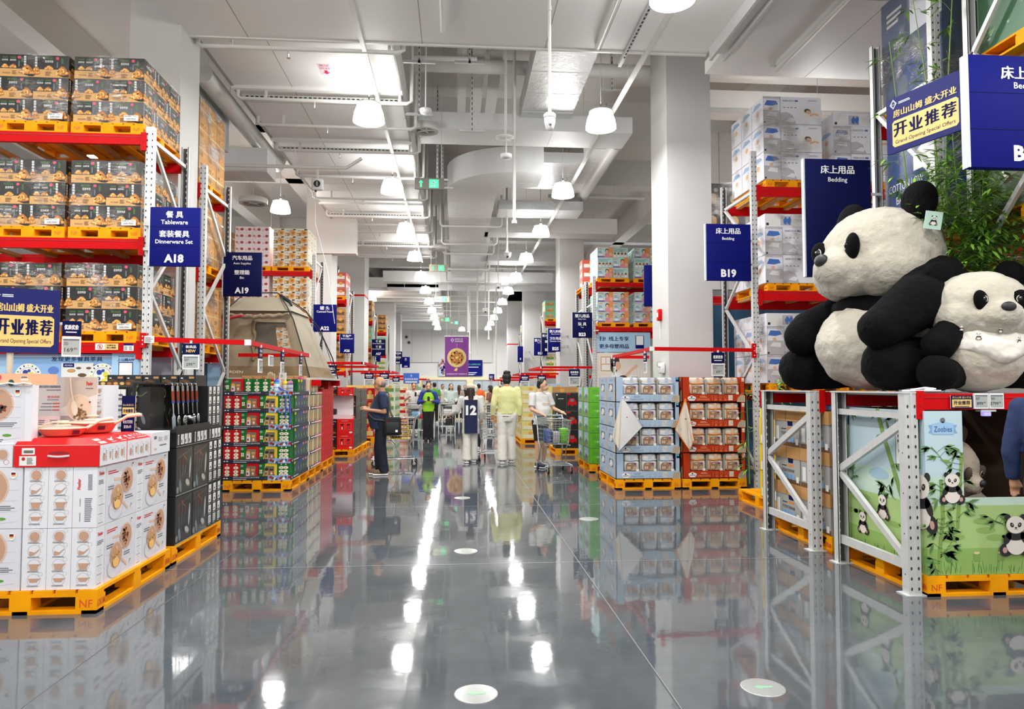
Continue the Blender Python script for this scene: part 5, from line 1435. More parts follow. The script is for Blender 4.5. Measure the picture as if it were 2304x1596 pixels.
# posters on the back wall
def f(mb, F):
 mb.pr(F,0,0,1.45,1.32,mat('mural_pale','#b7c9dd',0.5),1)
 for k in range(22): mb.pd(F, 0.5+0.45*sin(k*1.7)*(0.4+0.6*(k%3)/2), 0.12+0.055*k, 0.14, 0.1, (paper, mat('mural_red','#b4584c',0.5), mat('mural_brown','#8b6b52',0.5), navy)[k%4], 2+k%3, 10, k)
flat_card('wall_mural', 'pale food mural on the back wall left of the blue poster', Fr((-1.45,57.84,2.38),NX,(0,0,1)), 1.45, 1.32, f, 'poster', 0.02)
def f(mb, F):
 mb.pr(F,0,0,2.1,1.30,navy,1); mb.pt(F,'欢迎加入山姆会员店',1.25,0.95,mat('poster_green','#58c1a0',0.5),w=1.4,h=0.14)
 for z in (0.7,0.25): mb.plines(F,0.6,z,1.9,z+0.1,1,white_ink,2)
 mb.plines(F,0.2,0.08,1.9,0.2,2,white_ink,2)
flat_card('wall_poster', 'large navy poster with pale lettering on the back wall', Fr((0.0,57.84,2.40),NX,(0,0,1)), 2.1, 1.30, f, 'poster', 0.02)
def f(mb, F):
 mb.pr(F,0,0,0.6,0.4,mat('card_blue','#2f62c4',0.4),1); logo(mb,F,0.3,0.30,0.05,white_ink); mb.pt(F,'快速结账通道',0.3,0.17,white_ink,w=0.5,h=0.09); mb.plines(F,0.07,0.04,0.53,0.09,1,white_ink,2,0.9,0.05)
t = flat_card('stand_sign', 'bright blue stand sign above the phone shoppers', Fr((-2.02,27.4,1.66),NX,(0,0,1)), 0.42, 0.30, f, 'sign', 0.02)
mb = MB(); mb.cyl((-1.81,27.42,0),(-1.81,27.42,1.68),0.02,steel,8); mb.obj('pole', t)
def f(mb, F): mb.pr(F,0,0,0.36,0.34,navy,1); mb.plines(F,0.05,0.08,0.3,0.26,3,white_ink,2)
t = flat_card('stand_sign', 'small tilted blue sign above the far shoppers', Fr((2.0,44,1.98),(0.95,0.3,0.0),(0,0,1)), 0.36, 0.34, f, 'sign', 0.02)
mb = MB(); mb.cyl((2.17,44.06,0),(2.17,44.06,2.0),0.02,steel,8); mb.obj('pole', t)
# call point and socket on the nearest right column
t = thing('fire_call_point', 'small red alarm box on the nearest right column', 'alarm', (3.62,12.35,2.72)); mb = MB(); mb.rbox(-0.06,0,-0.07,0.07,0,0.2,red,0.01); mb.box(-0.065,-0.06,-0.03,0.03,0.06,0.14,white_ink); mb.obj('alarm_case', t)
mb = MB(); mb.tube([(-0.02,0,0),(-0.02,0.02,-0.25),(-0.02,0.0,-0.33)],0.006,white_ink,6); mb.obj('alarm_cord', t)
t = thing('wall_socket', 'white plug socket with a cord at the nearest right column', 'socket', (3.61,12.2,1.78)); mb = MB(); mb.rbox(-0.07,0,-0.1,0.1,0.0,0.18,plastic_white,0.012); mb.obj('socket_box', t)
mb = MB(); mb.tube([(-0.05,0,0.0),(-0.06,0,-0.1),(-0.05,0.02,-0.4)],0.009,plastic_white,6); mb.tube([(-0.06,-0.05,0.1),(-0.12,-0.05,0.12),(-0.12,-0.02,0.2),(-0.05,0,0.21)],0.01,seam_grey,6); mb.obj('socket_cord', t)

# ================================================================== left aisle displays
# ---- cookware pallet
PW = mat('cookware_white', '#e4e3e8', 0.4); marble = mat('cookware_marble', '#dcdbe1', 0.4); marble_v = mat('marble_vein', '#c3c2cb', 0.5)
tan = mat('print_tan', '#c49a80', 0.5); tan_l = mat('print_tan_light', '#dcb9a2', 0.5); logo_red = mat('logo_red', '#d0242c', 0.45); stir_red = mat('print_stir', '#8c3420', 0.5); noodle = mat('print_noodle', '#d7a95c', 0.5); dark_food = mat('print_dark_food', '#3b221a', 0.5)
coral = mat('coral_red', '#dd1a1e', 0.4,spec=0.25)
def bowl_print(mb, F, cx, cy, rx, ry, kind, l=2):
 mb.pd(F, cx, cy, rx, ry, tan_l, l, 26); mb.pd(F, cx, cy, rx*0.9, ry*0.9, tan, l+1, 26)
 rr = random.Random(int(cx*1000)+(3 if kind else 0))
 n = 26
 for k in range(n):
  a = rr.uniform(0,2*pi); q = rr.uniform(0,0.62)
  m = ((dark_food, stir_red, stir_red, noodle) if kind else (noodle, noodle, food_b, tan))[k % 4]
  mb.pd(F, cx-rx*0.08+q*rx*cos(a), cy+q*ry*sin(a), rx*rr.uniform(0.14,0.34), ry*rr.uniform(0.05,0.12), m, l+2+k % 3, 8, rr.uniform(0,pi))
def small_icons(mb, F, cx, z1, z0, w, l=1):
 hh = (z1-z0)/4
 for k in range(4):
  cy = z1-hh*(k+0.42)
  mb.pring(F, cx, cy, w*0.27, 0.002, seam_grey, l, 16)
  if k == 0: mb.pd(F, cx, cy, w*0.21, w*0.21, tan, l+1, 16); mb.pr(F, cx+w*0.02, cy-w*0.3, cx+w*0.08, cy-w*0.18, tan, l+1)
  elif k == 1: mb.pp(F, [(cx-w*0.2, cy-w*0.2), (cx-w*0.2, cy), (cx+w*0.02, cy-w*0.06), (cx+w*0.22, cy+w*0.1), (cx+w*0.22, cy+w*0.06), (cx, cy-w*0.16)], tan, l+1)
  else: mb.pp(F, [(cx-w*0.22, cy+0.01), (cx+w*0.22, cy+0.01), (cx+w*0.14, cy-w*(0.2 if k == 2 else 0.1)), (cx-w*0.14, cy-w*(0.2 if k == 2 else 0.1))], tan, l+1); mb.pl(F, [(cx+w*0.18, cy), (cx+w*0.3, cy+w*0.08)], 0.005, tan, l+1)
  mb.pring(F, cx+w*0.27, cy+w*0.25, w*0.09, 0.0015, seam_grey, l, 12)
  mb.plines(F, cx-w*0.27, cy-hh*0.47, cx+w*0.27, cy-hh*0.34, 2, grey_ink, l, 0.45, 0.2)
def flag_print(mb, F, cx, cy, r, l=4):
 mb.pd(F, cx, cy, r, r*1.2, white_ink, l, 16)
 for k, m in enumerate((black, red_dark, gold)): mb.pr(F, cx-r*0.62, cy+r*(0.35-0.4*k), cx+r*0.62, cy+r*(0.75-0.4*k), m, l+1)
def photo_face(mb, F, a0, a1, h, l=1, single=True):
 mb.pr(F, a0, 0.004, a1, h-0.004, marble, l)
 w = a1-a0
 for k in range(5): mb.pl(F, [(a0+w*0.05, h*(0.1+0.18*k)), (a0+w*0.4, h*(0.05+0.2*k)), (a0+w*0.95, h*(0.12+0.17*k))], 0.002, marble_v, l+1)
 if single:
  bowl_print(mb, F, a0+w*0.52, h*0.68, w*0.30, w*0.30, 1, l+1); bowl_print(mb, F, a0+w*0.18, h*0.48, w*0.2, w*0.2, 0, l+1)
  mb.pl(F, [(a0+w*0.3, h*0.3), (a0+w*0.48, h*0.12)], 0.022, tan_l, l+2); flag_print(mb, F, a0+w*0.88, h*0.88, 0.022)
  mb.plines(F, a0+w*0.56, h*0.30, a0+w*0.92, h*0.39, 3, grey_ink, l+1); mb.pd(F, a0+w*0.72, h*0.16, 0.03, 0.01, green_ink, l+1)
 else:
  mb.pd(F, a0+w*0.32, h*0.2, w*0.24, h*0.19, marble_v, l+1, 20); mb.pd(F, a0+w*0.32, h*0.2, w*0.22, h*0.175, marble, l+2, 20)
  mb.pl(F, [(a0+w*0.25, h*0.72), (a0+w*0.5, h*0.70)], 0.02, tan_l, l+1)
  bowl_print(mb, F, a0+w*0.68, h*0.66, w*0.2, h*0.23, 1, l+3); bowl_print(mb, F, a0+w*0.36, h*0.40, w*0.2, h*0.23, 0, l+3)
  mb.pd(F, a0+w*0.33, h*0.28, w*0.1, h*0.08, food_b, l+8, 14)
  mb.pl(F, [(a0+w*0.55, h*0.28), (a0+w*0.72, h*0.14)], 0.02, tan_l, l+2); mb.pp(F, [(a0+w*0.8, h*0.12), (a0+w*0.88, h*0.2), (a0+w*0.82, h*0.22)], seam_grey, l+1)
  flag_print(mb, F, a0+w*0.86, h*0.92, 0.014); mb.plines(F, a0+w*0.06, h*0.83, a0+w*0.4, h*0.9, 2, logo_red, l+1); mb.plines(F, a0+w*0.06, h*0.56, a0+w*0.35, h*0.64, 2, grey_ink, l+1); mb.plines(F, a0+w*0.62, h*0.32, a0+w*0.9, h*0.40, 2, grey_ink, l+1)
def cook_slim(variant):
 w, d, h = 0.158, 0.60, 0.415
 mb, fr = carton(w, d, h, PW)
 F = fr['f']
 if variant == 0: small_icons(mb, F, w/2, h*0.97, h*0.03, w)
 else:
  mb.pt(F, 'Fissler', w*0.25, h*0.72, logo_red, w=0.075, h=0.022, rot=pi/2, bold=0.03)
  for k in range(12): mb.pr(F, w*0.62, h*(0.62+0.022*k), w*0.8, h*(0.632+0.022*k), grey_ink, 1)
  mb.plines(F, w*0.5, h*0.1, w*0.85, h*0.5, 12, grey_ink, 1); mb.pr(F, w*0.3, h*0.1, w*0.32, h*0.25, black, 1); mb.pr(F, w*0.3, h*0.35, w*0.32, h*0.48, black, 1)
 G = fr['r']; s = 0.125
 mb.pt(G, 'Fissler', s*0.5, h*0.88, logo_red, w=0.07, h=0.026, bold=0.03)
 mb.plines(G, s*0.15, h*0.70, s*0.85, h*0.78, 3, grey_ink, 1)
 for k in range(4): mb.pring(G, s*0.5, h*(0.58-0.15*k), 0.016, 0.0015, seam_grey, 1); mb.plines(G, s*0.2, h*(0.50-0.15*k), s*0.85, h*(0.51-0.15*k), 1, grey_ink, 1, 0.9)
 photo_face(mb, G, s, d-0.004, h, 1, False)
 return mb.mesh('cookware_box')
def cook_wide():
 w, d, h = 0.46, 0.58, 0.415
 mb, fr = carton(w, d, h, PW); photo_face(mb, fr['f'], 0.003, w-0.004, h, 1, True)
 return mb.mesh('cookware_box')
def place(name, me, loc, label, cat, group=None, rz=0.0):
 o = D.objects.new(name, me); COL.objects.link(o); o.location = loc
 if rz: o.rotation_euler = (0,0,rz)
 return tag(o, label, cat, group)
CK0, CK1, CKW = cook_slim(0), cook_slim(1), cook_wide()
pallet(-2.945, 5.76, 0, 'yellow pallet under the white cookware boxes', 1.0, 1.25, 0.16)
for iz in range(2):
 z = 0.162 + 0.418*iz
 row = ('bottom', 'upper')[iz]
 for ix in range(3):
  me = CK1 if (iz == 1 and ix == 2) else CK0
  place('cookware_box', me, (-2.87+0.161*ix, 5.45, z), 'slim white cookware box, %s row, %s of three front ones' % (row, ('left','middle','right')[ix]), 'box', 'white cookware boxes on the near pallet')
 place('cookware_box', CKW, (-3.19, 5.44, z), 'wide cookware box with a dish picture, %s row at the left edge' % row, 'box', 'white cookware boxes on the near pallet')
 place('cookware_box', CK0, (-2.548, 6.055, z), 'slim white cookware box, %s row, behind at the aisle side' % row, 'box', 'white cookware boxes on the near pallet')
 place('cookware_box', CKW, (-2.87, 6.04, z), 'wide cookware box at the back of the pallet, %s row' % row, 'box', 'white cookware boxes on the near pallet')
# small square carton, red handle carton and its sloped lid tray
mb, fr = carton(0.32, 0.5, 0.148, PW); F = fr['f']; mb.pring(F,0.255,0.085,0.042,0.002,seam_grey,1); mb.pd(F,0.255,0.085,0.034,0.034,tan,1,20); mb.pring(F,0.28,0.035,0.018,0.002,logo_red,1)
o = mb.obj('cookware_box', None, (-3.19,5.40,0.998)); tag(o,'low white box with a pan lid picture at the left edge','box')
t = thing('handle_carton', 'red cookware carton with a plastic handle and sloped top', 'box', (-2.735, 5.14, 0.998))
mb = MB(); W_, D_, H_ = 0.56, 0.82, 0.148
mb.box(-W_/2, W_/2, 0, D_, 0, H_, coral)
i0 = 0.07
q = [(-W_/2,0,H_),(W_/2,0,H_),(W_/2,D_,H_),(-W_/2,D_,H_),(-W_/2,0.06,H_+0.045),(W_/2-0.09,0.06,H_+0.045),(W_/2-0.09,D_-0.05,H_+0.045),(-W_/2,D_-0.05,H_+0.045)]
mb.add(q, [(4,5,6,7),(0,1,5,4),(1,2,6,5),(2,3,7,6),(3,0,4,7)], coral)
F = Fr((-W_/2,0,0),(1,0,0),(0,0,1))
mb.pr(F,0.05,0.085,0.135,0.13,paper,1); 
for k in range(14): mb.pr(F,0.063+0.0045*k,0.095,0.0655+0.0045*k+0.001*(k%2),0.115,black,2)
mb.pr(F,0.035,0.01,0.145,0.075,paper,1); mb.pd(F,0.062,0.056,0.012,0.012,red_dark,2); mb.plines(F,0.085,0.02,0.135,0.068,6,grey_ink,2)
mb.pr(F,0,H_-0.002,W_,H_+0.001,mat('torn_edge','#e6c9b9',0.7),1)
mb.obj('carton_body', t)
G = Fr((W_/2,0,0),(0,1,0),(0,0,1))
mb = MB()
for k in range(2):
 a = 0.005+0.41*k
 mb.pr(G,a,0.002,a+0.40,H_-0.002,PW,1)
 for j in range(4): mb.pd(G,a+0.06+0.09*j,0.06+0.008*(j%2),0.022 if j != 1 else 0.012,0.028,tan,2,14); mb.pring(G,a+0.06+0.09*j,0.1,0.022,0.002,seam_grey,2); mb.plines(G,a+0.088+0.09*j,0.03,a+0.1+0.09*j,0.11,6,grey_ink,2)
sl = Fr((W_/2,0.0,H_),(0,1,0),(-0.09,0,0.045))
for j in range(2): mb.pr(sl,0.04,0.012+0.042*j,0.13-0.01*j,0.040+0.042*j,paper,1)
for j, a in enumerate((0.21,0.35)): mb.pp(sl,[(a,0.06),(a+0.07,0.06),(a+0.055,0.035),(a+0.015,0.035)],paper,1); mb.pl(sl,[(a+0.065,0.06),(a+0.1,0.075)],0.008,paper,1); mb.plines(sl,a,0.015,a+0.09,0.025,1,paper,1)
for j in range(2): mb.pd(sl,0.5+0.07*j,0.06,0.02,0.012,paper,1); mb.plines(sl,0.48+0.07*j,0.02,0.53+0.07*j,0.04,2,paper,1)
for j in range(4): mb.pring(sl,0.63+0.045*j,0.06,0.018,0.003,paper,1)
mb.plines(sl,0.62,0.02,0.79,0.032,1,paper,1)
mb.obj('carton_print', t)
mb = MB(); mb.pp(F,[(0.225,0.085),(0.365,0.085),(0.36,0.098),(0.30,0.108),(0.23,0.098)],mat('slot_maroon','#8c1417',0.6),1)
mb.tube([(-W_/2+0.225,-0.004,0.075),(-W_/2+0.26,-0.016,0.072),(-W_/2+0.295,-0.018,0.070),(-W_/2+0.33,-0.016,0.072),(-W_/2+0.365,-0.004,0.075)],0.008,mat('handle_plastic','#d9c3c8',0.3),8); mb.obj('carry_handle', t)
mb, fr = carton(0.30,0.36,0.175,PW); G = fr['r']; mb.pr(G,0.04,0.12,0.09,0.145,grey_ink,1); mb.plines(G,0.12,0.1,0.22,0.14,4,seam_grey,1); mb.plines(G,0.24,0.1,0.33,0.14,4,seam_grey,1); mb.pt(G,'Fissler',0.07,0.04,logo_red,w=0.045,h=0.02); mb.plines(G,0.15,0.06,0.3,0.08,1,grey_ink,1)
tag(mb.obj('cookware_box',None,(-2.605,6.17,0.998)),'white carton turned on its side behind the red handle carton','box')
mb, fr = carton(0.45,0.07,0.41,PW); photo_face(mb,fr['f'],0.003,0.40,0.41,1,True); mb.plines(fr['f'],0.1,0.02,0.3,0.045,2,grey_ink,2)
tag(mb.obj('cookware_box',None,(-3.15,5.21,1.148)),'tall cookware box standing left of the wok poster','box')
t = thing('peach_box', 'peach coloured box lying on the tall cookware box', 'box', (-3.17,5.32,1.562)); peach = mat('peach_card','#edb48c',0.5)
mb = MB(); mb.box(-0.25,0.24,-0.16,0.16,0,0.078,peach); F = Fr((-0.25,-0.16,0),(1,0,0),(0,0,1)); mb.pd(F,0.36,0.012,0.02,0.024,mat('dark_green','#1f4a3c',0.5),1); mb.pd(F,0.28,0.05,0.016,0.02,pink_ink,1); mb.pr(F,0.425,0.05,0.47,0.056,white_ink,1); mb.plines(F,0.42,0.03,0.475,0.068,2,white_ink,1); mb.obj('box_body', t)
mb = MB(); mb.tube([(-0.25+0.05*k,-0.17,0.004+0.008*(k%2)) for k in range(11)],0.006,white_ink,6); mb.obj('white_rope', t)
# wok poster
def f(mb, F):
 w, h = 0.475, 0.43
 mb.pr(F,0,0,w*0.46,h,mat('poster_grey','#cdc5c3',0.4),1); mb.pr(F,w*0.46,h*0.0,w,h,mat('poster_tan','#cdb9ac',0.4),1)
 mb.pr(F,0,0,w,h*0.28,mat('poster_pink','#e9c6c6',0.4),2); mb.pp(F,[(w*0.42,h*0.42),(w,h*0.68),(w,0),(w*0.42,0)],mat('poster_pale','#ddd3d0',0.4),2)
 mb.pt(F,'菲仕乐爱乐不粘炒锅套组',w*0.23,h*0.82,grey_ink,w=w*0.34,h=0.02,bold=0.02); mb.plines(F,w*0.18,h*0.75,w*0.42,h*0.78,1,grey_ink,3)
 mb.pt(F,'整锅焕新',w*0.30,h*0.63,logo_red,w=w*0.2,h=0.02,l=3); mb.plines(F,w*0.2,h*0.57,w*0.4,h*0.595,1,grey_ink,3)
 for k in range(3): mb.pr(F,w*(0.12-0.02*k),h*(0.50-0.06*k),w*0.28,h*(0.515-0.06*k),grey_ink,3); mb.pr(F,w*0.29,h*(0.50-0.06*k),w*0.40,h*(0.518-0.06*k),logo_red,3)
 mb.plines(F,w*0.08,h*0.08,w*0.2,h*0.22,4,grey_ink,3); mb.plines(F,w*0.26,h*0.13,w*0.40,h*0.22,3,grey_ink,3)
 mb.pd(F,w*0.72,h*0.43,w*0.20,h*0.25,mat('wok_cream','#e3cdb9',0.4),4,30); mb.pd(F,w*0.72,h*0.44,w*0.185,h*0.225,mat('wok_in','#dcbfa4',0.4),5,30)
 rr = random.Random(4)
 for k in range(50): mb.pd(F,w*0.73+rr.gauss(0,0.028),h*0.33+rr.gauss(0,0.028),0.012,0.009,(mat('rice_a','#b08a5c',0.6),mat('rice_b','#8c7a4a',0.6),mat('rice_c','#6f4c33',0.6))[k%3],6+k%2,7,k)
 mb.pl(F,[(w*0.56,h),(w*0.59,h*0.72),(w*0.63,h*0.55)],0.012,mat('spoon_cream','#ecd9c4',0.4),8); mb.pd(F,w*0.65,h*0.42,0.025,0.06,mat('spoon_cream','#ecd9c4',0.4),8,14,0.15)
 mb.pt(F,'Fissler',w*0.87,h*0.88,logo_red,w=w*0.11,h=0.032,bold=0.03,l=3); mb.plines(F,w*0.81,h*0.78,w*0.95,h*0.81,1,grey_ink,3); flag_print(mb,F,w*0.89,h*0.52,0.014)
flat_card('wok_poster', 'clear stand poster showing a wok of fried rice on the red carton', Fr((-3.345,5.94,1.196),NX,(0,0.04,1)), 0.475, 0.43, f, 'poster', 0.006)
# two coral pans
cream_p = mat('pan_cream','#ecd4b8',0.35); coral_p = mat('pan_coral','#ef8c74',0.35); badge = mat('badge_plum','#5f1f3c',0.4); glass = mat('lid_glass','#dfe6e6',0.08,alpha=0.35)
def pan(label, loc, r, hgt, ang, badge_a):
 t = thing('frying_pan', label, 'pan', loc, 'coral pans on the red carton')
 mb = MB(); mb.lathe([(0.0,0.0),(r*0.68,0.0),(r*0.78,0.012),(r*0.97,hgt),(r,hgt+0.003)], coral_p, n=36); mb.lathe([(r,hgt+0.003),(r*0.96,hgt+0.003),(r*0.76,0.016),(0,0.012)], cream_p, n=36)
 a = badge_a; bx, by = r*0.93*cos(a), r*0.93*sin(a)
 G = Fr((bx, by, hgt*0.55), (-sin(a), cos(a), 0), (cos(a)*0.35, sin(a)*0.35, 1)); mb.pr(G,-0.026,-0.014,0.026,0.016,badge,3); mb.obj('pan_body', t)
 mb = MB(); mb.lathe([(r*0.99,hgt+0.004),(r*1.0,hgt+0.009),(r*0.97,hgt+0.010)], cream_p, n=36); mb.lathe([(r*0.97,hgt+0.010),(r*0.6,hgt+0.022),(0.05,hgt+0.026)], glass, n=36); l_ = mb.obj('glass_lid', t)
 mb = MB(); mb.lathe([(0.055,hgt+0.024),(0.05,hgt+0.031),(0.022,hgt+0.033),(0.022,hgt+0.045),(0.042,hgt+0.05),(0.042,hgt+0.058),(0,hgt+0.06)], cream_p, n=20); mb.obj('lid_knob', t)
 c_, s_ = cos(ang), sin(ang)
 mb = MB(); pts = [(r*0.96*c_, r*0.96*s_, hgt-0.004), (r*1.15*c_, r*1.15*s_, hgt+0.012), (r*1.5*c_, r*1.5*s_, hgt+0.05), (r*1.95*c_, r*1.95*s_, hgt+0.062), (r*2.1*c_, r*2.1*s_, hgt+0.06)]
 mb.tube(pts,[0.012,0.011,0.014,0.016,0.012],cream_p,10); mb.obj('handle', t)
 return t
pan('large coral pan at the back with its handle pointing right', (-2.80,5.74,1.196), 0.178, 0.075, -0.05, -0.75)
pan('small coral pan at the front with its handle pointing back', (-2.83,5.38,1.196), 0.158, 0.05, 0.75, -0.5)
mb = MB(); mb.tube([(-2.98,5.37,1.266),(-2.86,5.33,1.297),(-2.62,5.40,1.281)],[0.006,0.007,0.006],cream_p,8); mb.ell((-2.97,5.37,1.264),(0.045,0.025,0.006),cream_p); tag(mb.obj('spatula'),'cream spatula lying across the lid of the front pan','spatula')
for k in range(2):
 mb, fr = carton(0.078,0.25,0.385,PW); small_icons(mb,fr['f'],0.039,0.375,0.02,0.07)
 tag(mb.obj('cookware_box',None,(-3.0+0.084*k,6.20,1.177 if k else 1.177)),'slim white carton standing behind the wok poster, %s one' % ('right' if k else 'left'),'box','slim cartons behind the poster')
mb, fr = carton(0.36,0.3,0.175,PW); tag(mb.obj('cookware_box',None,(-2.96,6.2,0.998)),'white carton under the slim cartons behind the poster','box')
# navy card stand
def f(mb, F):
 mb.pr(F,0,0,0.105,0.30,navy_dark,1); mb.pt(F,'房山山姆 盛大开业',0.052,0.225,gold,w=0.085,h=0.018); mb.pr(F,0.008,0.15,0.097,0.205,gold,2); mb.pt(F,'开业推荐',0.052,0.178,navy_dark,w=0.075,h=0.03,l=3,bold=0.03)
 mb.pt(F,'每会员限购',0.052,0.09,white_ink,w=0.075,h=0.028); mb.pt(F,'壹套6件',0.052,0.05,white_ink,w=0.06,h=0.026)
flat_card('card_stand', 'small navy card standing between the pans and the utensils', Fr((-2.70,5.99,1.175),NX,(0,0.03,1)), 0.105, 0.30, f, 'sign', 0.006)

# ---- black utensil pallet
pallet(-2.945, 7.06, 0, 'yellow pallet under the black utensil boxes', 1.0, 1.27, 0.16)
bx = mat('utensil_black', '#1b1c1e', 0.28); film_grey = mat('utensil_window', '#2b2d2f', 0.12); chrome = mat('chrome', '#d2d4d6', 0.15, 0.95); wood_h = mat('utensil_wood', '#8f3f1f', 0.35)
def utensil_window_box(w, d, h):
 mb, fr = carton(w, d, h, bx); G = fr['r']
 mb.pr(G,0.012,0.012,d-0.012,h-0.012,film_grey,1)
 rr = random.Random(2)
 # utensils lying behind the film
 for k, (a, b, c, e) in enumerate(((0.08,0.36,0.10,0.10),(0.17,0.38,0.15,0.16),(0.26,0.34,0.20,0.18),(0.13,0.37,0.24,0.3))):
  mb.pl(G,[(a,b),((a+c)/2,(b+e)/2)],0.012,wood_h,2); mb.pl(G,[((a+c)/2,(b+e)/2),(c,e)],0.008,chrome,2)
 mb.pd(G,0.10,0.08,0.028,0.06,mat('turner_grey','#6d767c',0.4),3,14,0.3); mb.pd(G,0.27,0.09,0.06,0.032,chrome,3,16,-0.4); mb.pd(G,0.265,0.095,0.05,0.024,seam_grey,4,14,-0.4)
 mb.pd(G,0.02+0.02,0.05,0.03,0.03,chrome,3); mb.pd(G,0.33,0.22,0.02,0.1,seam_grey,2,14,-0.1)
 mb.pl(G,[(0.03,0.33),(0.2,0.36),(0.36,0.395)],0.004,chrome,3)
 mb.pr(G,0,0,d,0.006,chrome if False else seam_grey,2)
 return mb.mesh('utensil_box')
def utensil_spine_box(w, d, h, n, tiles=4):
 mb, fr = carton(w, d, h, bx); G = fr['r']
 for k in range(n):
  a0 = d/n*k
  mb.pr(G,a0,0,a0+0.002,h,grey_ink,1)
  for j in range(tiles):
   hh = h/(tiles+0.15); z = h-hh*(j+0.92)
   mb.pr(G,a0+d/n*0.25,z+hh*0.12,a0+d/n*0.78,z+hh*0.85,paper,1)
   if j < tiles-1: mb.pd(G,a0+d/n*0.5,z+hh*0.35,d/n*0.1,hh*0.12,black_soft,2,8); mb.pl(G,[(a0+d/n*0.5,z+hh*0.4),(a0+d/n*0.5,z+hh*0.75)],0.003,grey_ink,2)
   else: mb.plines(G,a0+d/n*0.3,z+hh*0.2,a0+d/n*0.75,z+hh*0.8,5,grey_ink,2)
   mb.plines(G,a0+d/n*0.2,z-hh*0.02,a0+d/n*0.8,z+hh*0.05,1,white_ink,1)
 return mb.mesh('utensil_box')
UW = utensil_window_box(0.45, 0.40, 0.42); US = utensil_spine_box(0.45, 0.40, 0.42, 3)
for iz in range(2):
 row = ('bottom','upper')[iz]
 for k in range(2): place('utensil_box', UW, (-2.67,6.67+0.405*k,0.162+0.425*iz), 'black utensil box with clear window, %s row, %s of two' % (row, ('nearer','farther')[k]), 'box', 'black utensil boxes on the second pallet')
 place('utensil_box', US, (-2.67,7.48,0.162+0.425*iz), 'black utensil box with white picture spines, %s row' % row, 'box', 'black utensil boxes on the second pallet')
 place('utensil_box', UW, (-3.15,6.67,0.162+0.425*iz), 'black utensil box at the inner front, %s row' % row, 'box', 'black utensil boxes on the second pallet')
 place('utensil_box', UW, (-3.15,7.40,0.162+0.425*iz), 'black utensil box at the inner back, %s row' % row, 'box', 'black utensil boxes on the second pallet')
for k in range(3):
 mb, fr = carton(0.45,0.40,0.13,bx); G = fr['r']
 mb.pr(G,0.03,0.02,0.06,0.11,paper,1)
 for j in range(7): mb.pr(G,0.034,0.026+0.011*j,0.056,0.031+0.011*j,black_soft,2)
 for j in range(3): mb.pr(G,0.10+0.09*j,0.02,0.17+0.09*j,0.11,paper,1); mb.pl(G,[(0.115+0.09*j,0.035),(0.155+0.09*j,0.09)],0.005,seam_grey,2); mb.pd(G,0.12+0.09*j,0.045,0.014,0.02,grey_ink,2,10,0.5)
 mb.pr(G,0,0,0.4,0.004,seam_grey,1)
 tag(mb.obj('utensil_box',None,(-2.67,6.67+0.405*k,1.014)),'flat black utensil box with white picture tiles, %s of three along the aisle' % ORD[k],'box','black utensil boxes on the second pallet')
mb, fr = carton(0.5,1.18,0.13,bx); tag(mb.obj('utensil_box',None,(-3.15,7.08,1.014)),'flat black box at the inner side of the utensil pallet','box','black utensil boxes on the second pallet')
US2 = utensil_spine_box(0.40, 0.36, 0.41, 3)
place('utensil_box', US2, (-2.66,7.47,1.145), 'upright black utensil box with white picture spines beside the ladles', 'box', 'black utensil boxes on the second pallet')
# utensil display: black tray, back board and picture board
t = thing('utensil_display', 'black utensil display tray with a back board of pictures', 'display', (-2.62,6.85,1.145))
mb = MB(); mb.box(-0.19,0.19,-0.42,0.42,0,0.03,bx); mb.box(0.17,0.19,-0.42,0.42,0.03,0.055,bx); mb.obj('display_tray', t)
mb = MB(); mb.box(-0.19,-0.17,-0.42,0.42,0.03,0.44,bx)
G = Fr((-0.17,-0.42,0.03),(0,1,0),(0,0,1)); olive = mat('display_olive','#55583f',0.5)
mb.pr(G,0.0,0.0,0.24,0.41,mat('display_dark','#24262a',0.35),1); mb.pr(G,0.0,0.24,0.2,0.41,olive,2); mb.pd(G,0.05,0.375,0.025,0.025,paper,3,6); mb.plines(G,0.09,0.36,0.18,0.39,2,white_ink,3)
for k in range(6): mb.pr(G,0.02,0.29-0.055*k,0.07,0.33-0.055*k,(paper,tan_l,food_c,gold)[k%4],3); mb.plines(G,0.09,0.295-0.055*k,0.15,0.325-0.055*k,3,seam_grey,3)
mb.pd(G,0.62,0.31,0.045,0.045,gold,2,20); mb.pd(G,0.62,0.31,0.03,0.03,chrome,3,16); mb.pr(G,0.5,0.29,0.55,0.33,gold,2); mb.pd(G,0.62,0.17,0.045,0.035,chrome,3,16); mb.pl(G,[(0.63,0.15),(0.70,0.06)],0.008,chrome,2); mb.pl(G,[(0.70,0.06),(0.76,-0.0)],0.014,wood_h,2); mb.pl(G,[(0.74,0.1),(0.78,0.16)],0.01,green_ink,2)
mb.obj('back_board', t)
mb = MB(); mb.box(-0.17,0.10,-0.42,0.42,0.425,0.44,bx); mb.tube([(0.08,-0.40,0.425),(0.08,0.30,0.425)],0.006,chrome,8); mb.obj('hanging_bar', t)
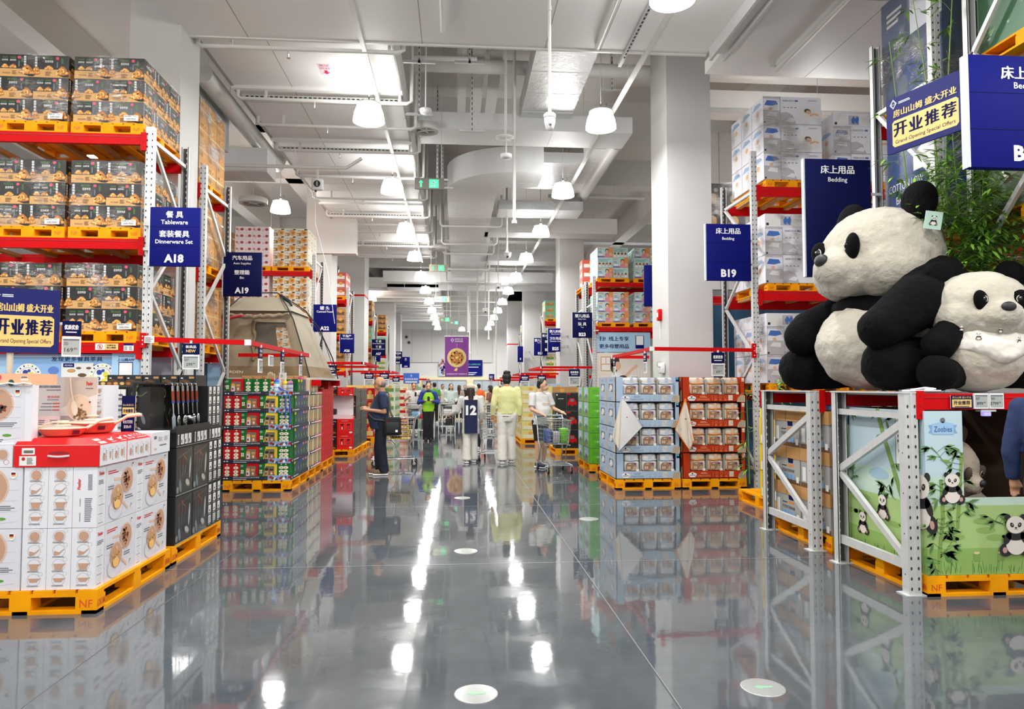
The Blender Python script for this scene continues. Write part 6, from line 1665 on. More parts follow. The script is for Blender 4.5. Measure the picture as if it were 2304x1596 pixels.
def utensil(label, y, kind, tilt):
 t = thing('kitchen_utensil', label, 'utensil', (-2.50, y, 1.555), 'hanging kitchen utensils', 0)
 t.rotation_euler = (tilt, 0.0, 0)
 mb = MB(); mb.tube([(0,0,-0.045),(0,0,-0.135)],[0.0135,0.0125],wood_h,10); mb.obj('wood_handle', t)
 mb = MB(); mb.tube([(0,0,0.0),(0,0,-0.045)],0.0125,chrome,10); mb.tube([(0,0,-0.005),(0,0.0,0.022),(-0.02,0,0.028),(-0.038,0,0.016)],0.003,chrome,6); mb.obj('chrome_cap', t)
 mb = MB(); mb.tube([(0,0,-0.135),(0,0,-0.155)],0.0135,mat('ferrule_blue','#3b4f9a',0.4),10); mb.obj('blue_band', t)
 mb = MB(); mb.tube([(0,0,-0.155),(0,0,-0.18),(0.0,0,-0.26)],[0.009,0.007,0.005],chrome,8); mb.obj('shaft', t)
 mb = MB()
 if kind == 'turner':
  m = mat('silicone_grey','#8d979c',0.5)
  mb.rbox(-0.006,0.004,-0.032,0.032,-0.385,-0.275,m,0.004); mb.tube([(0,0,-0.25),(0,0,-0.285)],[0.007,0.014],m,8)
 elif kind == 'slotted':
  mb.ell((0.0,0,-0.325),(0.008,0.034,0.055),chrome,16,10)
  for k in range(3): mb.box(-0.0095,0.0095,-0.018+0.014*k,-0.012+0.014*k,-0.35,-0.30,hole_dark)
 elif kind == 'ladle':
  mb.lathe([(0.0,-0.045),(0.025,-0.04),(0.042,-0.02),(0.046,0.0),(0.044,0.0),(0.038,-0.02),(0.0,-0.038)],chrome,(0.02,0,-0.285),18)
 elif kind == 'skimmer':
  mb.ell((0.012,0,-0.32),(0.008,0.048,0.048),chrome,18,10)
  for k in range(9): mb.ell((0.021,0.022*((k%3)-1),-0.32+0.022*((k//3)-1)),(0.002,0.005,0.005),hole_dark,6,4)
 else:
  mb.ell((0.008,0,-0.315),(0.012,0.03,0.05),chrome,16,10)
 mb.obj('utensil_head', t)
for k, (kind, lab) in enumerate((('turner','grey silicone turner'),('slotted','slotted steel turner'),('skimmer','round steel skimmer'),('ladle','steel soup ladle'),('spoon','steel serving spoon'),('spoon','small steel spoon'))):
 utensil('%s hanging %s from the near end of the display' % (lab, ORD[k]), 6.50+0.115*k, kind, 0.16)
# black boxes facing the front and the row at the back
def black_front(w, h, kind):
 mb, fr = carton(w,0.3,h,bx); F = fr['f']
 if kind == 0:
  for k in range(4): mb.pr(F,w*0.45,h-0.095*(k+1),w*0.93,h-0.095*(k+1)+0.075,paper,1); mb.pd(F,w*0.68,h-0.095*(k+1)+0.025,0.02,0.012,grey_ink,2,8); mb.pl(F,[(w*0.68,h-0.095*(k+1)+0.03),(w*0.68,h-0.095*(k+1)+0.07)],0.002,grey_ink,2); mb.plines(F,w*0.45,h-0.095*(k+1)-0.012,w*0.9,h-0.095*(k+1)-0.004,1,white_ink,1)
 elif kind == 1:
  mb.pl(F,[(w*0.2,h*0.85),(w*0.6,h*0.8),(w*0.85,h*0.9)],0.012,olive,1); mb.pd(F,w*0.3,h*0.85,0.03,0.02,olive,1); mb.pl(F,[(w*0.35,h*0.55),(w*0.3,h*0.2)],0.01,mat('dim_brown','#5a3f24',0.5),1); mb.pd(F,w*0.7,h*0.3,0.015,0.05,grey_ink,1,10,0.3); mb.pp(F,[(w*0.2,h*0.12),(w*0.6,h*0.03),(w*0.7,h*0.06),(w*0.4,h*0.15)],chrome,1)
 else:
  mb.pr(F,0.01,h*0.55,0.03,h*0.9,mat('dim_brown','#5a3f24',0.5),1); mb.pl(F,[(w*0.2,h*0.9),(w*0.6,h*0.86),(w*0.95,h*0.7)],0.03,mat('dim_brown','#5a3f24',0.5),1)
  mb.pr(F,w*0.6,h*0.93,w*0.9,h*0.97,kraft,2); mb.plines(F,0.02,h*0.93,w*0.3,h*0.97,1,white_ink,2)
  for j in range(2): mb.rbox if False else mb.pr(F,w*(0.35+0.25*j),h*0.45,w*(0.5+0.25*j),h*0.75,mat('mug_white','#bdb6bf',0.5),3)
 return mb
for k, (x, w, kind) in enumerate(((-2.985,0.17,0),(-2.80,0.19,1))):
 tag(black_front(w,0.40,kind).obj('utensil_box',None,(x+0.09-0.06,6.62,1.145)),('black box with four white pictograms behind the wok poster','black box with a clear front beside the pictogram box')[k],'box','black boxes behind the pans')
for k in range(5):
 tag(black_front(0.165,0.52,2).obj('utensil_box',None,(-3.38+0.172*k,7.52,1.145)),'tall black box in the back row above the ladles, %s from the left' % ORD[k],'box','black boxes in the back row')
mb, fr = carton(0.36,0.24,0.05,mat('tray_brown','#4a3a2c',0.6)); F = fr['f']
for k in range(6): mb.pd(F,0.04+0.055*k,0.03,0.02,0.014,(food_a,gold,food_c)[k%3],1,10)
tag(mb.obj('food_tray',None,(-3.09,6.80,1.145+0.402)),'flat dark box with food pictures on the black boxes','box')
mb, fr = carton(0.3,0.3,0.4,bx); tag(mb.obj('utensil_box',None,(-3.15,6.95,1.145)),'black box under the flat food picture box','box','black boxes behind the pans')

# ---- kids bottle trays
tray_navy = mat('tray_navy','#141c33',0.4); k_red = mat('kids_red','#c20d12',0.4,spec=0.25); k_green = mat('kids_green','#106b2a',0.4,spec=0.25); k_yel = mat('kids_yellow','#f0cf2f',0.4); win = mat('kids_window','#7d6c5a',0.3); kb = mat('kids_blue','#33508e',0.4); slate = mat('kids_slate','#4e5a58',0.4); k_pink = mat('kids_pink','#e58cb4',0.4); cream_i = mat('cream_ink','#efe6cf',0.5)
pallet(-2.945, 11.50, 0, 'yellow pallet under the kids bottle trays', 0.98, 1.25, 0.155)
def lift(mb, w, d, m):
 for p in mb.v: p.z += 0.052
 mb.box(-w/2, w/2, -d/2, d/2, 0, 0.052, m)
def slim_kids(m):
 m_base = m
 w, d, h = 0.122, 0.2, 0.188
 mb, fr = carton(w,d,h,m); F = fr['f']
 mb.pr(F,w*0.42,h*0.86,w*0.58,h*0.96,cream_i,1)
 for k, z in enumerate((0.6,0.3,0.06)): mb.pd(F,w*0.5,h*z+0.01,w*0.3,h*0.12,cream_i,1,14); mb.pd(F,w*0.46,h*z+0.008,w*0.07,h*0.04,(k_red,food_c,grey_ink)[k],2,8)
 mb.pr(F,0,0,0.002,h,black_soft,1)
 lift(mb, w, d, m_base); return mb.mesh('bottle_box')
def figure_kids(ma, mbk, cap, body):
 m_base = ma
 w, d, h = 0.262, 0.2, 0.188
 mb, fr = carton(w,d,h,ma); F = fr['f']
 mb.pp(F,[(0,0),(w*0.22,0),(w*0.36,h),(0,h)],k_green,1)
 mb.pp(F,[(w*0.28,0.0),(w*0.28,h*0.55),(w*0.4,h*0.78),(w*0.85,h*0.76),(w*0.84,h*0.2),(w*0.92,0)],win,2)
 mb.pr(F,w*0.02,h*0.72,w*0.16,h*0.88,mat('logo_grey','#8aa7a0',0.5),2); 
 for i in range(2):
  for j in range(2): mb.pr(F,w*(0.03+0.085*i),h*(0.2+0.16*j),w*(0.1+0.085*i),h*(0.33+0.16*j),cream_i,2)
 # a bottle and a small jar
 mb.pr(F,w*0.33,0.0,w*0.52,h*0.5,body,3); mb.pd(F,w*0.425,h*0.52,w*0.1,h*0.12,cap,4,14); mb.pd(F,w*0.40,h*0.2,w*0.045,h*0.1,mat('deco_dark','#6d2a2a',0.5),4,10)
 mb.pr(F,w*0.62,0.0,w*0.78,h*0.4,mat('jar_amber','#c07c46',0.4),3); mb.pr(F,w*0.60,h*0.42,w*0.8,h*0.55,cap,3); mb.pd(F,w*0.70,h*0.2,w*0.05,h*0.09,cream_i,4,10)
 lift(mb, w, d, m_base); return mb.mesh('bottle_box')
def side_kids(mm, top):
 m_base = mm
 w, d, h = 0.2, 0.195, 0.188
 mb, fr = carton(w,d,h,mm); G = fr['r']
 mb.pr(G,0.01,h*0.78,d*0.6,h*0.98,top,1); mb.pr(G,d*0.1,0.01,d*0.45,h*0.74,slate,2); mb.pr(G,d*0.62,0.01,d*0.95,h*0.74,slate,2); mb.pd(G,d*0.27,h*0.35,d*0.1,h*0.2,mat('deco_green','#2e7d54',0.4),3,10); mb.pr(G,d*0.5,h*0.2,d*0.56,h*0.45,cream_i,3)
 lift(mb, w, d, m_base); return mb.mesh('bottle_box')
KR, KG = slim_kids(k_red), slim_kids(k_green)
FR_, FY_ = figure_kids(k_red, k_red, food_a, mat('bottle_pale','#e8d5d3',0.4)), figure_kids(k_yel, k_yel, black_soft, mat('bottle_tan','#c9a86c',0.4))
SK = [side_kids(k_green,k_yel), side_kids(kb,kb), side_kids(kb,kb), side_kids(slate,k_pink), side_kids(slate,k_pink)]
def make_tray():
 W_, D_ = 1.0, 1.2
 t = thing('display_tray', 'navy tray', 'tray', (0,0,0), 'navy trays of kids bottles')
 mb = MB()
 mb.box(-W_/2,W_/2,-D_/2,D_/2,0,0.008,tray_navy); mb.box(-W_/2,W_/2,-D_/2,-D_/2+0.006,0,0.06,tray_navy); mb.box(W_/2-0.006,W_/2,-D_/2,D_/2,0,0.06,tray_navy); mb.box(-W_/2,-W_/2+0.006,-D_/2,D_/2,0,0.06,tray_navy)
 F = Fr((-W_/2,-D_/2,0),(1,0,0),(0,0,1)); mb.pt(F,'爱贝乐三段式(380ml)儿童水杯套装',0.35,0.04,white_ink,w=0.38,h=0.024); mb.plines(F,0.16,0.012,0.42,0.024,1,white_ink,1)
 mb.pd(F,0.03,0.03,0.012,0.008,white_ink,1); mb.pd(F,0.07,0.03,0.014,0.008,white_ink,1)
 for k in range(4): mb.pd(F,0.63+0.075*k,0.03,0.02,0.007,mat('tray_olive','#4c5a45',0.5),1,10)
 G = Fr((W_/2,-D_/2,0),(0,1,0),(0,0,1)); mb.pr(G,0,0,D_,0.06,mat('tray_slate','#2b3440',0.4),1); mb.plines(G,0.15,0.025,0.5,0.045,1,white_ink,2); mb.pd(G,0.06,0.03,0.02,0.012,white_ink,2)
 mb.obj('tray_body', t)
 mb = MB(); rr = random.Random(6); F = Fr((0.16,-D_/2-0.004,0),(1,0,0),(0,0,1)); mb.pr(F,0,-0.004,0.33,0.07,mat('card_sky','#8fb0dd',0.5),0)
 for k in range(12): mb.pd(F,0.02+0.027*k,0.03+rr.uniform(-0.02,0.02),0.022,0.02,(mat('card_grey','#8d8f9c',0.5),k_red,mat('card_brown','#6b4a3a',0.5),white_ink,kb)[k%5],1+k%3,9)
 mb.obj('picture_card', t)
 return t
tray0 = None
for k in range(6):
 z = 0.158 + 0.2515*k
 lab = 'navy tray of kids bottle boxes, %s of six' % ('lowest' if k == 0 else 'topmost' if k == 5 else ORD[k]+' from the bottom')
 if tray0 is None: tray0 = make_tray(); tray0['label'] = lab; tray0.location = (-2.955,11.50,z)
 else: dup(tray0, (-2.955,11.50,z), lab)
 zz = z+0.009; lv = 'bottom' if k == 0 else 'top' if k == 5 else ORD[k]
 y = 10.905+0.105
 if k < 5:
  for me, xo, nm in ((KR,0.068,'red slim bottle box, outer left'),(KR,0.194,'red slim bottle box, inner left'),(FR_,0.39,'red and green bottle box with figures'),(FY_,0.66,'yellow and green bottle box with figures'),(KG,0.855,'green slim bottle box, inner right'),(KG,0.92+0.0,'')):
   if nm: place('bottle_box', me, (-3.455+xo,y,zz), '%s, %s tray' % (nm, lv if k else 'bottom'), 'box', 'kids bottle boxes in the navy trays')
  place('bottle_box', KG, (-3.455+0.985-0.055,y,zz) if False else (-2.535+0.0,y,zz), 'green slim bottle box at the aisle corner, %s tray' % lv, 'box', 'kids bottle boxes in the navy trays')
  for j in range(5): place('bottle_box', SK[j], (-2.565,11.215+0.199*j,zz), 'bottle box facing the aisle, %s from the front, %s tray' % (ORD[j], lv), 'box', 'kids bottle boxes in the navy trays')
  mb = MB(); mb.box(-3.44,-2.69,11.2,12.05,zz,zz+0.235,kraft); tag(mb.obj('filler_carton'), 'kraft carton filling the back of the navy tray, %s' % lv, 'box', 'cartons inside the navy trays')
 else:
  place('bottle_box', FR_, (-3.30,y,zz), 'red and green bottle box on the top tray', 'box', 'kids bottle boxes in the navy trays')
  for j in range(3): place('bottle_box', KG, (-3.10+0.125*j,y,zz), 'green slim bottle box on the top tray, %s of three' % ('left','middle','right')[j], 'box', 'kids bottle boxes in the navy trays')
  for j in range(3): place('bottle_box', SK[(0,0,1)[j]], (-2.565,11.42+0.2*j,zz), 'bottle box facing the aisle on the top tray, %s from the front' % ORD[j], 'box', 'kids bottle boxes in the navy trays')
ZT = 0.158+0.2515*5+0.009
orange_c = mat('orange_carton','#dba06c',0.5)
for k in range(6):
 mb, fr = carton(0.16,0.25,0.30,orange_c); F = fr['f']; mb.pd(F,0.1,0.22,0.045,0.016,mat('dish_olive','#8a8a54',0.5),1); mb.pd(F,0.1,0.235,0.035,0.018,cream_i,2); mb.plines(F,0.01,0.2,0.05,0.28,4,mat('orange_ink','#b4602c',0.5),1); mb.pr(F,0,0,0.003,0.3,brown_ink,1); mb.pr(F,0,0.165,0.16,0.175,cream_i,1)
 tag(mb.obj('orange_carton',None,(-3.37+0.163*k,11.90,ZT)),'orange carton in the back row on the top tray, %s from the left' % ORD[k],'carton','orange cartons behind the toys')
# sample bottles and toys on the top tray
def bottle(label, loc, r, h, mbody, mcap, mband, straw=False):
 t = thing('kids_bottle', label, 'bottle', loc, 'sample bottles on the top tray')
 mb = MB(); mb.lathe([(0,0),(r*0.9,0),(r,h*0.04),(r,h*0.66),(r*0.92,h*0.70)],mbody,n=20); mb.obj('bottle_body', t)
 mb = MB(); mb.lathe([(r*1.02,h*0.42),(r*1.02,h*0.47)],mband,n=20); mb.lathe([(r*0.95,h*0.66),(r*1.0,h*0.70),(r*0.98,h*0.78)],mband,n=20); mb.obj('bottle_band', t)
 mb = MB(); mb.lathe([(r*0.95,h*0.78),(r*0.85,h*0.9),(r*0.4,h*0.95),(0,h*0.96)],mcap,n=20); mb.tube([(r*0.3,0,h*0.9),(r*0.3,0,h*1.04)],r*0.16,mcap,8); mb.obj('bottle_cap', t)
 return t
bsky = mat('bottle_sky','#6fb4e3',0.35); bblue = mat('strap_blue','#2450c0',0.4)
bt = bottle('white and blue sample bottle with a long blue strap', (-2.70,10.96,ZT), 0.042, 0.245, mat('bottle_white','#e3e6ec',0.3), bblue, bsky)
mb = MB()
for dx in (0.0,0.075): mb.tube([(0.03,-0.02,0.12),(0.10+dx,-0.03,0.03),(0.15+dx*0.8,-0.085,-0.03),(0.165+dx*0.85,-0.10,-0.2),(0.16+dx*0.9,-0.10,-0.34-dx)],[0.01]*5,bblue,6)
mb.obj('neck_strap', bt)
bottle('white and lilac sample bottle beside the yellow box', (-2.555,11.2,ZT), 0.045, 0.225, mat('bottle_white','#e3e6ec',0.3), k_pink, mat('band_lilac','#8a7cc0',0.4))
bottle('yellow and white sample bottle behind the strap bottle', (-2.64,11.25,ZT), 0.04, 0.22, mat('bottle_white','#e3e6ec',0.3), k_yel, k_yel)
bottle('pink capped sample bottle at the aisle side of the tray', (-2.44,11.75,ZT+0.0), 0.045, 0.30, mat('bottle_rose','#e4d3d6',0.3), mat('cap_pink','#d94f86',0.4), mat('cap_pink','#d94f86',0.4)).location.x = -2.52
t = thing('toy_bottle', 'red and yellow toy topped bottle with flower prints', 'bottle', (-2.80,11.02,ZT))
mb = MB(); mb.lathe([(0,0),(0.05,0),(0.055,0.01),(0.055,0.14),(0.05,0.15)],paper,n=18)
for k in range(8): a = -pi/2+(k-4)*0.3; mb.pd(Fr((0.0552*cos(a),0.0552*sin(a),0.04+0.03*(k%3)),(-sin(a),cos(a),0),(0,0,1)),0,0,0.012,0.012,(k_red,green_ink,grey_ink)[k%3],2,8)
mb.obj('bottle_body', t)
mb = MB(); mb.lathe([(0.058,0.14),(0.058,0.16),(0.05,0.17)],k_red,n=18); mb.rbox(-0.05,0.05,-0.04,0.04,0.16,0.20,k_yel,0.01); mb.rbox(-0.045,0.045,-0.035,0.035,0.20,0.245,k_red,0.015); mb.ell((-0.06,0,0.2),(0.02,0.02,0.03),k_red); mb.ell((0.06,0,0.2),(0.02,0.02,0.03),k_yel); mb.obj('toy_top', t)
mb = MB(); mb.T = Matrix.Translation((-2.91,10.95,ZT+0.035)) @ Matrix.Rotation(0.5,4,'Y'); mb.rbox(-0.07,0.07,-0.03,0.03,-0.03,0.035,mat('pouch_orange','#e08a2e',0.4),0.012)
F = Fr((-0.07,-0.031,-0.03),(1,0,0),(0,0,1))
for k in range(5): mb.pd(F,0.02+0.026*k,0.03+0.01*(k%2),0.012,0.01,(k_red,k_yel)[k%2],2,8)
tag(mb.obj('orange_pouch'),'crumpled orange pouch leaning on the toy bottle','pouch')
beige = mat('standee_beige','#cda87c',0.6)
mb = MB(); prof = [(0,0),(0.10,0),(0.105,0.12),(0.13,0.2),(0.13,0.31),(0.115,0.33),(0.1,0.30),(0.09,0.34),(0.05,0.355),(0.02,0.33),(0.0,0.2),(-0.03,0.18),(-0.035,0.1),(-0.01,0.05)]
n = len(prof); q = [(a,0,b) for a,b in prof]+[(a,0.012,b) for a,b in prof]
mb.add(q,[tuple(range(n)),tuple(range(n,2*n))[::-1]]+[(i,n+i,n+(i+1)%n,(i+1)%n) for i in range(n)],mat('standee_edge','#d9d6c4',0.6))
mb.pp(Fr((0,0,0),(1,0,0),(0,0,1)),[(a*0.86+0.006,b*0.94+0.006) for a,b in prof],beige,1)
tag(mb.obj('standee',None,(-3.0+0.06,11.3,ZT)),'beige cut out standee behind the toy bottle','standee')
mb, fr = carton(0.10,0.05,0.34,paper); F = fr['f']; mb.pr(F,0.03,0.04,0.08,0.24,tan_l,1); mb.plines(F,0.02,0.27,0.07,0.32,3,grey_ink,1); tag(mb.obj('sample_box',None,(-2.69,11.3,ZT)),'tall white sample box behind the strap bottle','box')

# ---- cream boxes pallet and red cartons pallet
pallet(-2.955, 12.78, 0, 'yellow pallet under the cream bottle boxes', 0.98, 1.22, 0.15)
cream_b = mat('cream_box','#e6dfc3',0.45); gold_b = mat('bottle_gold','#c89b58',0.3)
def cream_box():
 w, d, h = 0.25, 0.395, 0.24
 mb, fr = carton(w,d,h,cream_b); G = fr['r']
 mb.pr(G,d*0.2,0.0,d*0.95,h,mat('window_beige','#b9a078',0.3),1)
 for k in range(2):
  a = d*(0.4+0.33*k); mb.pp(G,[(a-0.04,0),(a+0.04,0),(a+0.045,h*0.55),(a+0.02,h*0.75),(a+0.02,h),(a-0.02,h),(a-0.02,h*0.75),(a-0.045,h*0.55)],gold_b,2); mb.pd(G,a,h*0.2,0.02,0.03,green_ink if k else stir_red,3,8); mb.pl(G,[(a-0.02,h*0.1),(a-0.02,h*0.6)],0.006,cream_i,3)
 mb.pr(G,0,0,0.003,h,seam_grey,3); F = fr['f']; mb.pd(F,w*0.5,h*0.35,0.025,0.03,gold_b,1); mb.pd(F,w*0.5,h*0.55,0.012,0.02,gold_b,1); mb.plines(F,0.05,0.19,0.12,0.22,2,grey_ink,1)
 return mb.mesh('cream_box')
CBX = cream_box()
for k in range(6):
 z = 0.153+0.252*k
 mb = MB(); mb.box(-3.44,-2.465,12.18,13.38,z,z+0.008,tray_navy); mb.box(-2.471,-2.465,12.18,13.38,z,z+0.045,tray_navy); mb.pr(Fr((-2.465,12.18,z),(0,1,0),(0,0,1)),0.55,0,1.2,0.045,pink_ink,1); mb.pr(Fr((-2.465,12.18,z),(0,1,0),(0,0,1)),0,0,0.1,0.045,white_ink,1); mb.plines(Fr((-2.465,12.18,z),(0,1,0),(0,0,1)),0.2,0.012,1.1,0.032,1,white_ink,2,0.9,0.02)
 tag(mb.obj('display_tray'),'navy and pink tray under cream boxes, %s' % ('lowest' if k == 0 else 'topmost' if k == 5 else ORD[k]+' from the bottom'),'tray','trays of cream boxes')
 for j in range(3 if k < 5 else 2): place('cream_box', CBX, (-2.60,12.385+0.398*j,z+0.009), 'cream bottle box facing the aisle, %s from the front, %s tray' % (ORD[j], 'bottom' if k == 0 else 'top' if k == 5 else ORD[k]), 'box', 'cream bottle boxes')
 if k < 5: mb = MB(); mb.box(-3.43,-2.74,12.2,13.36,z+0.009,z+0.245,cream_b); tag(mb.obj('filler_carton'),'plain cream carton behind the cream boxes, %s tray' % ('bottom' if k == 0 else ORD[k]),'box','cartons behind the cream boxes')
pallet(-2.955, 14.02, 0, 'yellow pallet under the red cartons', 0.98, 1.20, 0.15)
r_c = mat('red_gift','#cc1218',0.45,spec=0.25)
mb, fr = carton(0.3,0.29,0.148,r_c)
for k_, W_ in (('r',0.29),('f',0.3)): mb.pr(fr[k_],0,0,W_,0.003,mat('red_line','#8f1316',0.5),1); mb.pr(fr[k_],0,0,0.003,0.148,mat('red_line','#8f1316',0.5),1); mb.pd(fr[k_],W_*0.5,0.075,0.02,0.02,mat('red_mark','#e4524c',0.5),1,10)
RG = mb.mesh('red_carton')
for k in range(10):
 for j in range(4):
  if k == 9 and j < 2: continue
  place('red_carton', RG, (-2.625,13.575+0.297*j,0.153+0.15*k), 'red gift carton facing the aisle, %s from the front, %s layer' % (ORD[j], 'bottom' if k == 0 else ORD[k]+' upper'), 'carton', 'red gift cartons')
mb = MB(); mb.box(-3.43,-2.79,13.44,14.6,0.153,1.35,r_c); tag(mb.obj('filler_carton'),'large red carton behind the red gift cartons','carton')
mb = MB(); mb.box(-2.76,-2.5,13.45,13.72,1.505,1.53,kraft); mb.rbox(-2.7,-2.55,13.5,13.65,1.53,1.62,mat('bread_beige','#c9a98a',0.7),0.03); tag(mb.obj('food_tray'),'kraft tray holding a beige pack on the red cartons','tray')

# ---- red and black kitchen cartons
pallet(-2.76, 16.7, 0, 'yellow pallet under the red and black cartons', 1.0, 1.2, 0.15)
pallet(-2.72, 18.0, 0, 'yellow pallet behind the red and black cartons', 1.0, 1.2, 0.15)
def fryer(kind):
 w, d, h = 0.36, 0.38, 0.335
 m = mat('fryer_red','#da1d1a',0.4,spec=0.25) if kind else bx
 mb, fr = carton(w,d,h,m); F = fr['f']
 if kind:
  for k in range(2): mb.pr(F,0.05+0.14*k,0.1,0.17+0.14*k,0.25,mat('fryer_line','#f07a6c',0.4),1); mb.pr(F,0.055+0.14*k,0.105,0.165+0.14*k,0.245,m,2); mb.pd(F,0.11+0.14*k,0.21,0.035,0.018,black,3,8,0.3); mb.pr(F,0.1+0.14*k,0.11,0.12+0.14*k,0.16,(white_ink,kb)[k],3)
  mb.plines(F,0.1,0.29,0.26,0.3,1,white_ink,1); mb.pd(F,0.3,0.04,0.035,0.02,paper,1)
 else:
  mb.pt(F,'HEPA 空气炸锅',0.24,0.28,white_ink,w=0.2,h=0.025); mb.plines(F,0.16,0.22,0.34,0.24,1,white_ink,1); rr = random.Random(1)
  for k in range(18): mb.pd(F,rr.uniform(0.05,0.34),rr.uniform(0.03,0.17),0.035,0.015,(food_c,brown_ink,dark_food)[k%3],1+k%3,8,k)
 G = fr['r']; mb.pr(G,0,0,d,h,bx,1); rr = random.Random(2)
 for k in range(14): mb.pd(G,rr.uniform(0.05,0.34),rr.uniform(0.03,0.28),0.04,0.02,(brown_ink,olive,grey_ink)[k%3],2+k%3,8,k)
 mb.pr(G,0,0,d,0.004,seam_grey,6); mb.pr(G,0,0,0.004,h,seam_grey,6)
 return mb.mesh('kitchen_carton')
FB_, FR2 = fryer(0), fryer(1)
for k in range(2):
 place('kitchen_carton',FB_,(-2.83,16.32,0.152+0.337*k),'black kitchen carton beside the red one, %s row' % ('bottom','upper')[k],'carton','red and black kitchen cartons')
 place('kitchen_carton',FB_,(-3.10-0.1,16.32,0.152+0.337*k),'black kitchen carton at the inner side, %s row' % ('bottom','upper')[k],'carton','red and black kitchen cartons')
 place('kitchen_carton',FR2,(-2.465,16.32,0.152+0.337*k),'red kitchen carton at the pallet front, %s row' % ('bottom','upper')[k],'carton','red and black kitchen cartons')
for iy in range(1,6):
 for k in range(4): place('kitchen_carton',FB_,(-2.465,16.32+0.385*iy+(0.06 if iy > 2 else 0),0.152+0.337*k),'dark kitchen carton facing the aisle, %s behind the front, %s row' % (ORD[iy-1], ('bottom','second','third','top')[k]),'carton','red and black kitchen cartons')
t = thing('sample_stand','white box with a panel and black air fryer basket on the kitchen cartons','display',(-2.66,16.34,0.826))
mb = MB(); mb.box(-0.30,0.32,-0.18,0.18,0,0.09,mat('pale_pink','#e3cdd3',0.5)); mb.box(-0.3,0.32,0.12,0.18,0.09,0.52,mat('panel_white','#e9e2e4',0.4)); F = Fr((-0.3,0.12,0),(1,0,0),(0,0,1)); mb.pr(F,0.0,0.4,0.16,0.51,paper,1); mb.pl(F,[(0.03,0.43),(0.08,0.48),(0.12,0.44),(0.06,0.46)],0.006,grey_ink,2); mb.obj('panel', t)
mb = MB(); mb.rbox(-0.28,-0.03,-0.14,0.08,0.09,0.22,black_soft,0.03); mb.tube([(-0.28,-0.1,0.14),(-0.4,-0.14,0.12)],0.018,steel,8); mb.obj('fryer_basket', t)
for k in range(2): place('kitchen_carton',(FB_,FR2)[k],(-2.83+0.365*k,16.32,1.348+0.0),'%s kitchen carton on top of the white panel' % ('black','red')[k],'carton','red and black kitchen cartons').scale = (1,1,0.55)

# ---- tent on its shelf
t = thing('shelf_stand','red and grey low shelf carrying the tent','shelf')
mb = MB(); mb.box(-4.3,-2.32,12.4,14.45,1.665,1.70,steel); mb.obj('deck', t)
for y in (12.4,14.4): mb = MB(); mb.box(-4.3,-2.32,y,y+0.05,1.56,1.665,red); mb.obj('beam', t)
for x, y in ((-4.3,12.42),(-3.62,12.42),(-4.3,14.4),(-3.62,14.4)): mb = MB(); mb.box(x,x+0.08,y,y+0.06,0,1.665,steel); mb.obj('post', t)
for x, lab in ((-3.45,'left'),(-2.62,'right')): price_tag('price tag reading 119.90 on the tent shelf beam, %s one' % lab, (x,12.38,1.63), NX, None, '119.90', 0.19, 0.1, 0.13, 0.0)
canvas = mat('tent_canvas','#94866e',0.8,bump=0.25,bscale=9,vary=0.06,vscale=5); canvas_d = mat('tent_skirt','#7f6a4c',0.8,bump=0.25,bscale=9); canvas_l = mat('tent_roof','#9b917d',0.75,bump=0.15,bscale=8); mesh_m = mat('tent_mesh','#8e8679',0.7,alpha=0.35)
T_ = thing('camping_tent','beige camping tent with a rolled awning on the shelf behind the bottle trays','tent',(-3.25,13.2,1.70))
def sheet(mb, P00, P10, P11, P01, m, nu=18, nv=12, amp=0.012, bow=0.0, skip=None):
 P00, P10, P11, P01 = map(V, (P00,P10,P11,P01)); n = (P10-P00).cross(P01-P00).normalized()
 q = []
 for j in range(nv+1):
  for i in range(nu+1):
   u, v = i/nu, j/nv
   p = (P00*(1-u)+P10*u)*(1-v)+(P01*(1-u)+P11*u)*v
   e = min(u,1-u,v,1-v)*5
   p = p + n*((noise.noise(V((p.x*6,p.z*5,p.y*3)))*amp*2 + bow*sin(pi*u)*sin(pi*v))*min(1,e))
   q.append(p)
 fs = [(j*(nu+1)+i,j*(nu+1)+i+1,(j+1)*(nu+1)+i+1,(j+1)*(nu+1)+i) for j in range(nv) for i in range(nu) if not (skip and skip((i+0.5)/nu,(j+0.5)/nv))]
 mb.add(q,fs,m,True)
A,B_,C_,D_ = (-0.98,-0.72,0),(0.72,-0.72,0),(0.86,0.95,0),(-0.98,0.95,0)
a,b_,c_,d_ = (-0.72,-0.55,1.18),(0.36,-0.55,1.18),(0.42,0.55,1.18),(-0.72,0.55,1.18)
sk = 0.17
def lerp(p,q,t_): return tuple(V(p)*(1-t_)+V(q)*t_)
mb = MB(); sheet(mb,lerp(A,a,sk),lerp(B_,b_,sk),b_,a,canvas,24,18,0.012,0.04,lambda u,v: 0.47 < u < 0.86 and 0.15 < v < 0.78)
sheet(mb,lerp(B_,b_,sk),lerp(C_,c_,sk),c_,b_,canvas_l,16,14,0.012,0.03); sheet(mb,lerp(D_,d_,sk),lerp(A,a,sk),a,d_,canvas,14,12); 
sheet(mb,lerp(C_,c_,sk),lerp(D_,d_,sk),d_,c_,canvas,20,14,0.01,0.03,lambda u,v: 0.15 < u < 0.55 and 0.2 < v < 0.8); mb.obj('tent_walls',T_)
mb = MB(); sheet(mb,A,B_,lerp(B_,b_,sk),lerp(A,a,sk),canvas_d,24,4,0.02); sheet(mb,B_,C_,lerp(C_,c_,sk),lerp(B_,b_,sk),canvas_d,16,4,0.02); mb.pt(Fr((-0.85,-0.735,0.04),(1,0,0),(0,0.12,1)),'OGARDEN',0.25,0.06,cream_i,w=0.42,h=0.045); mb.obj('tent_skirt',T_)
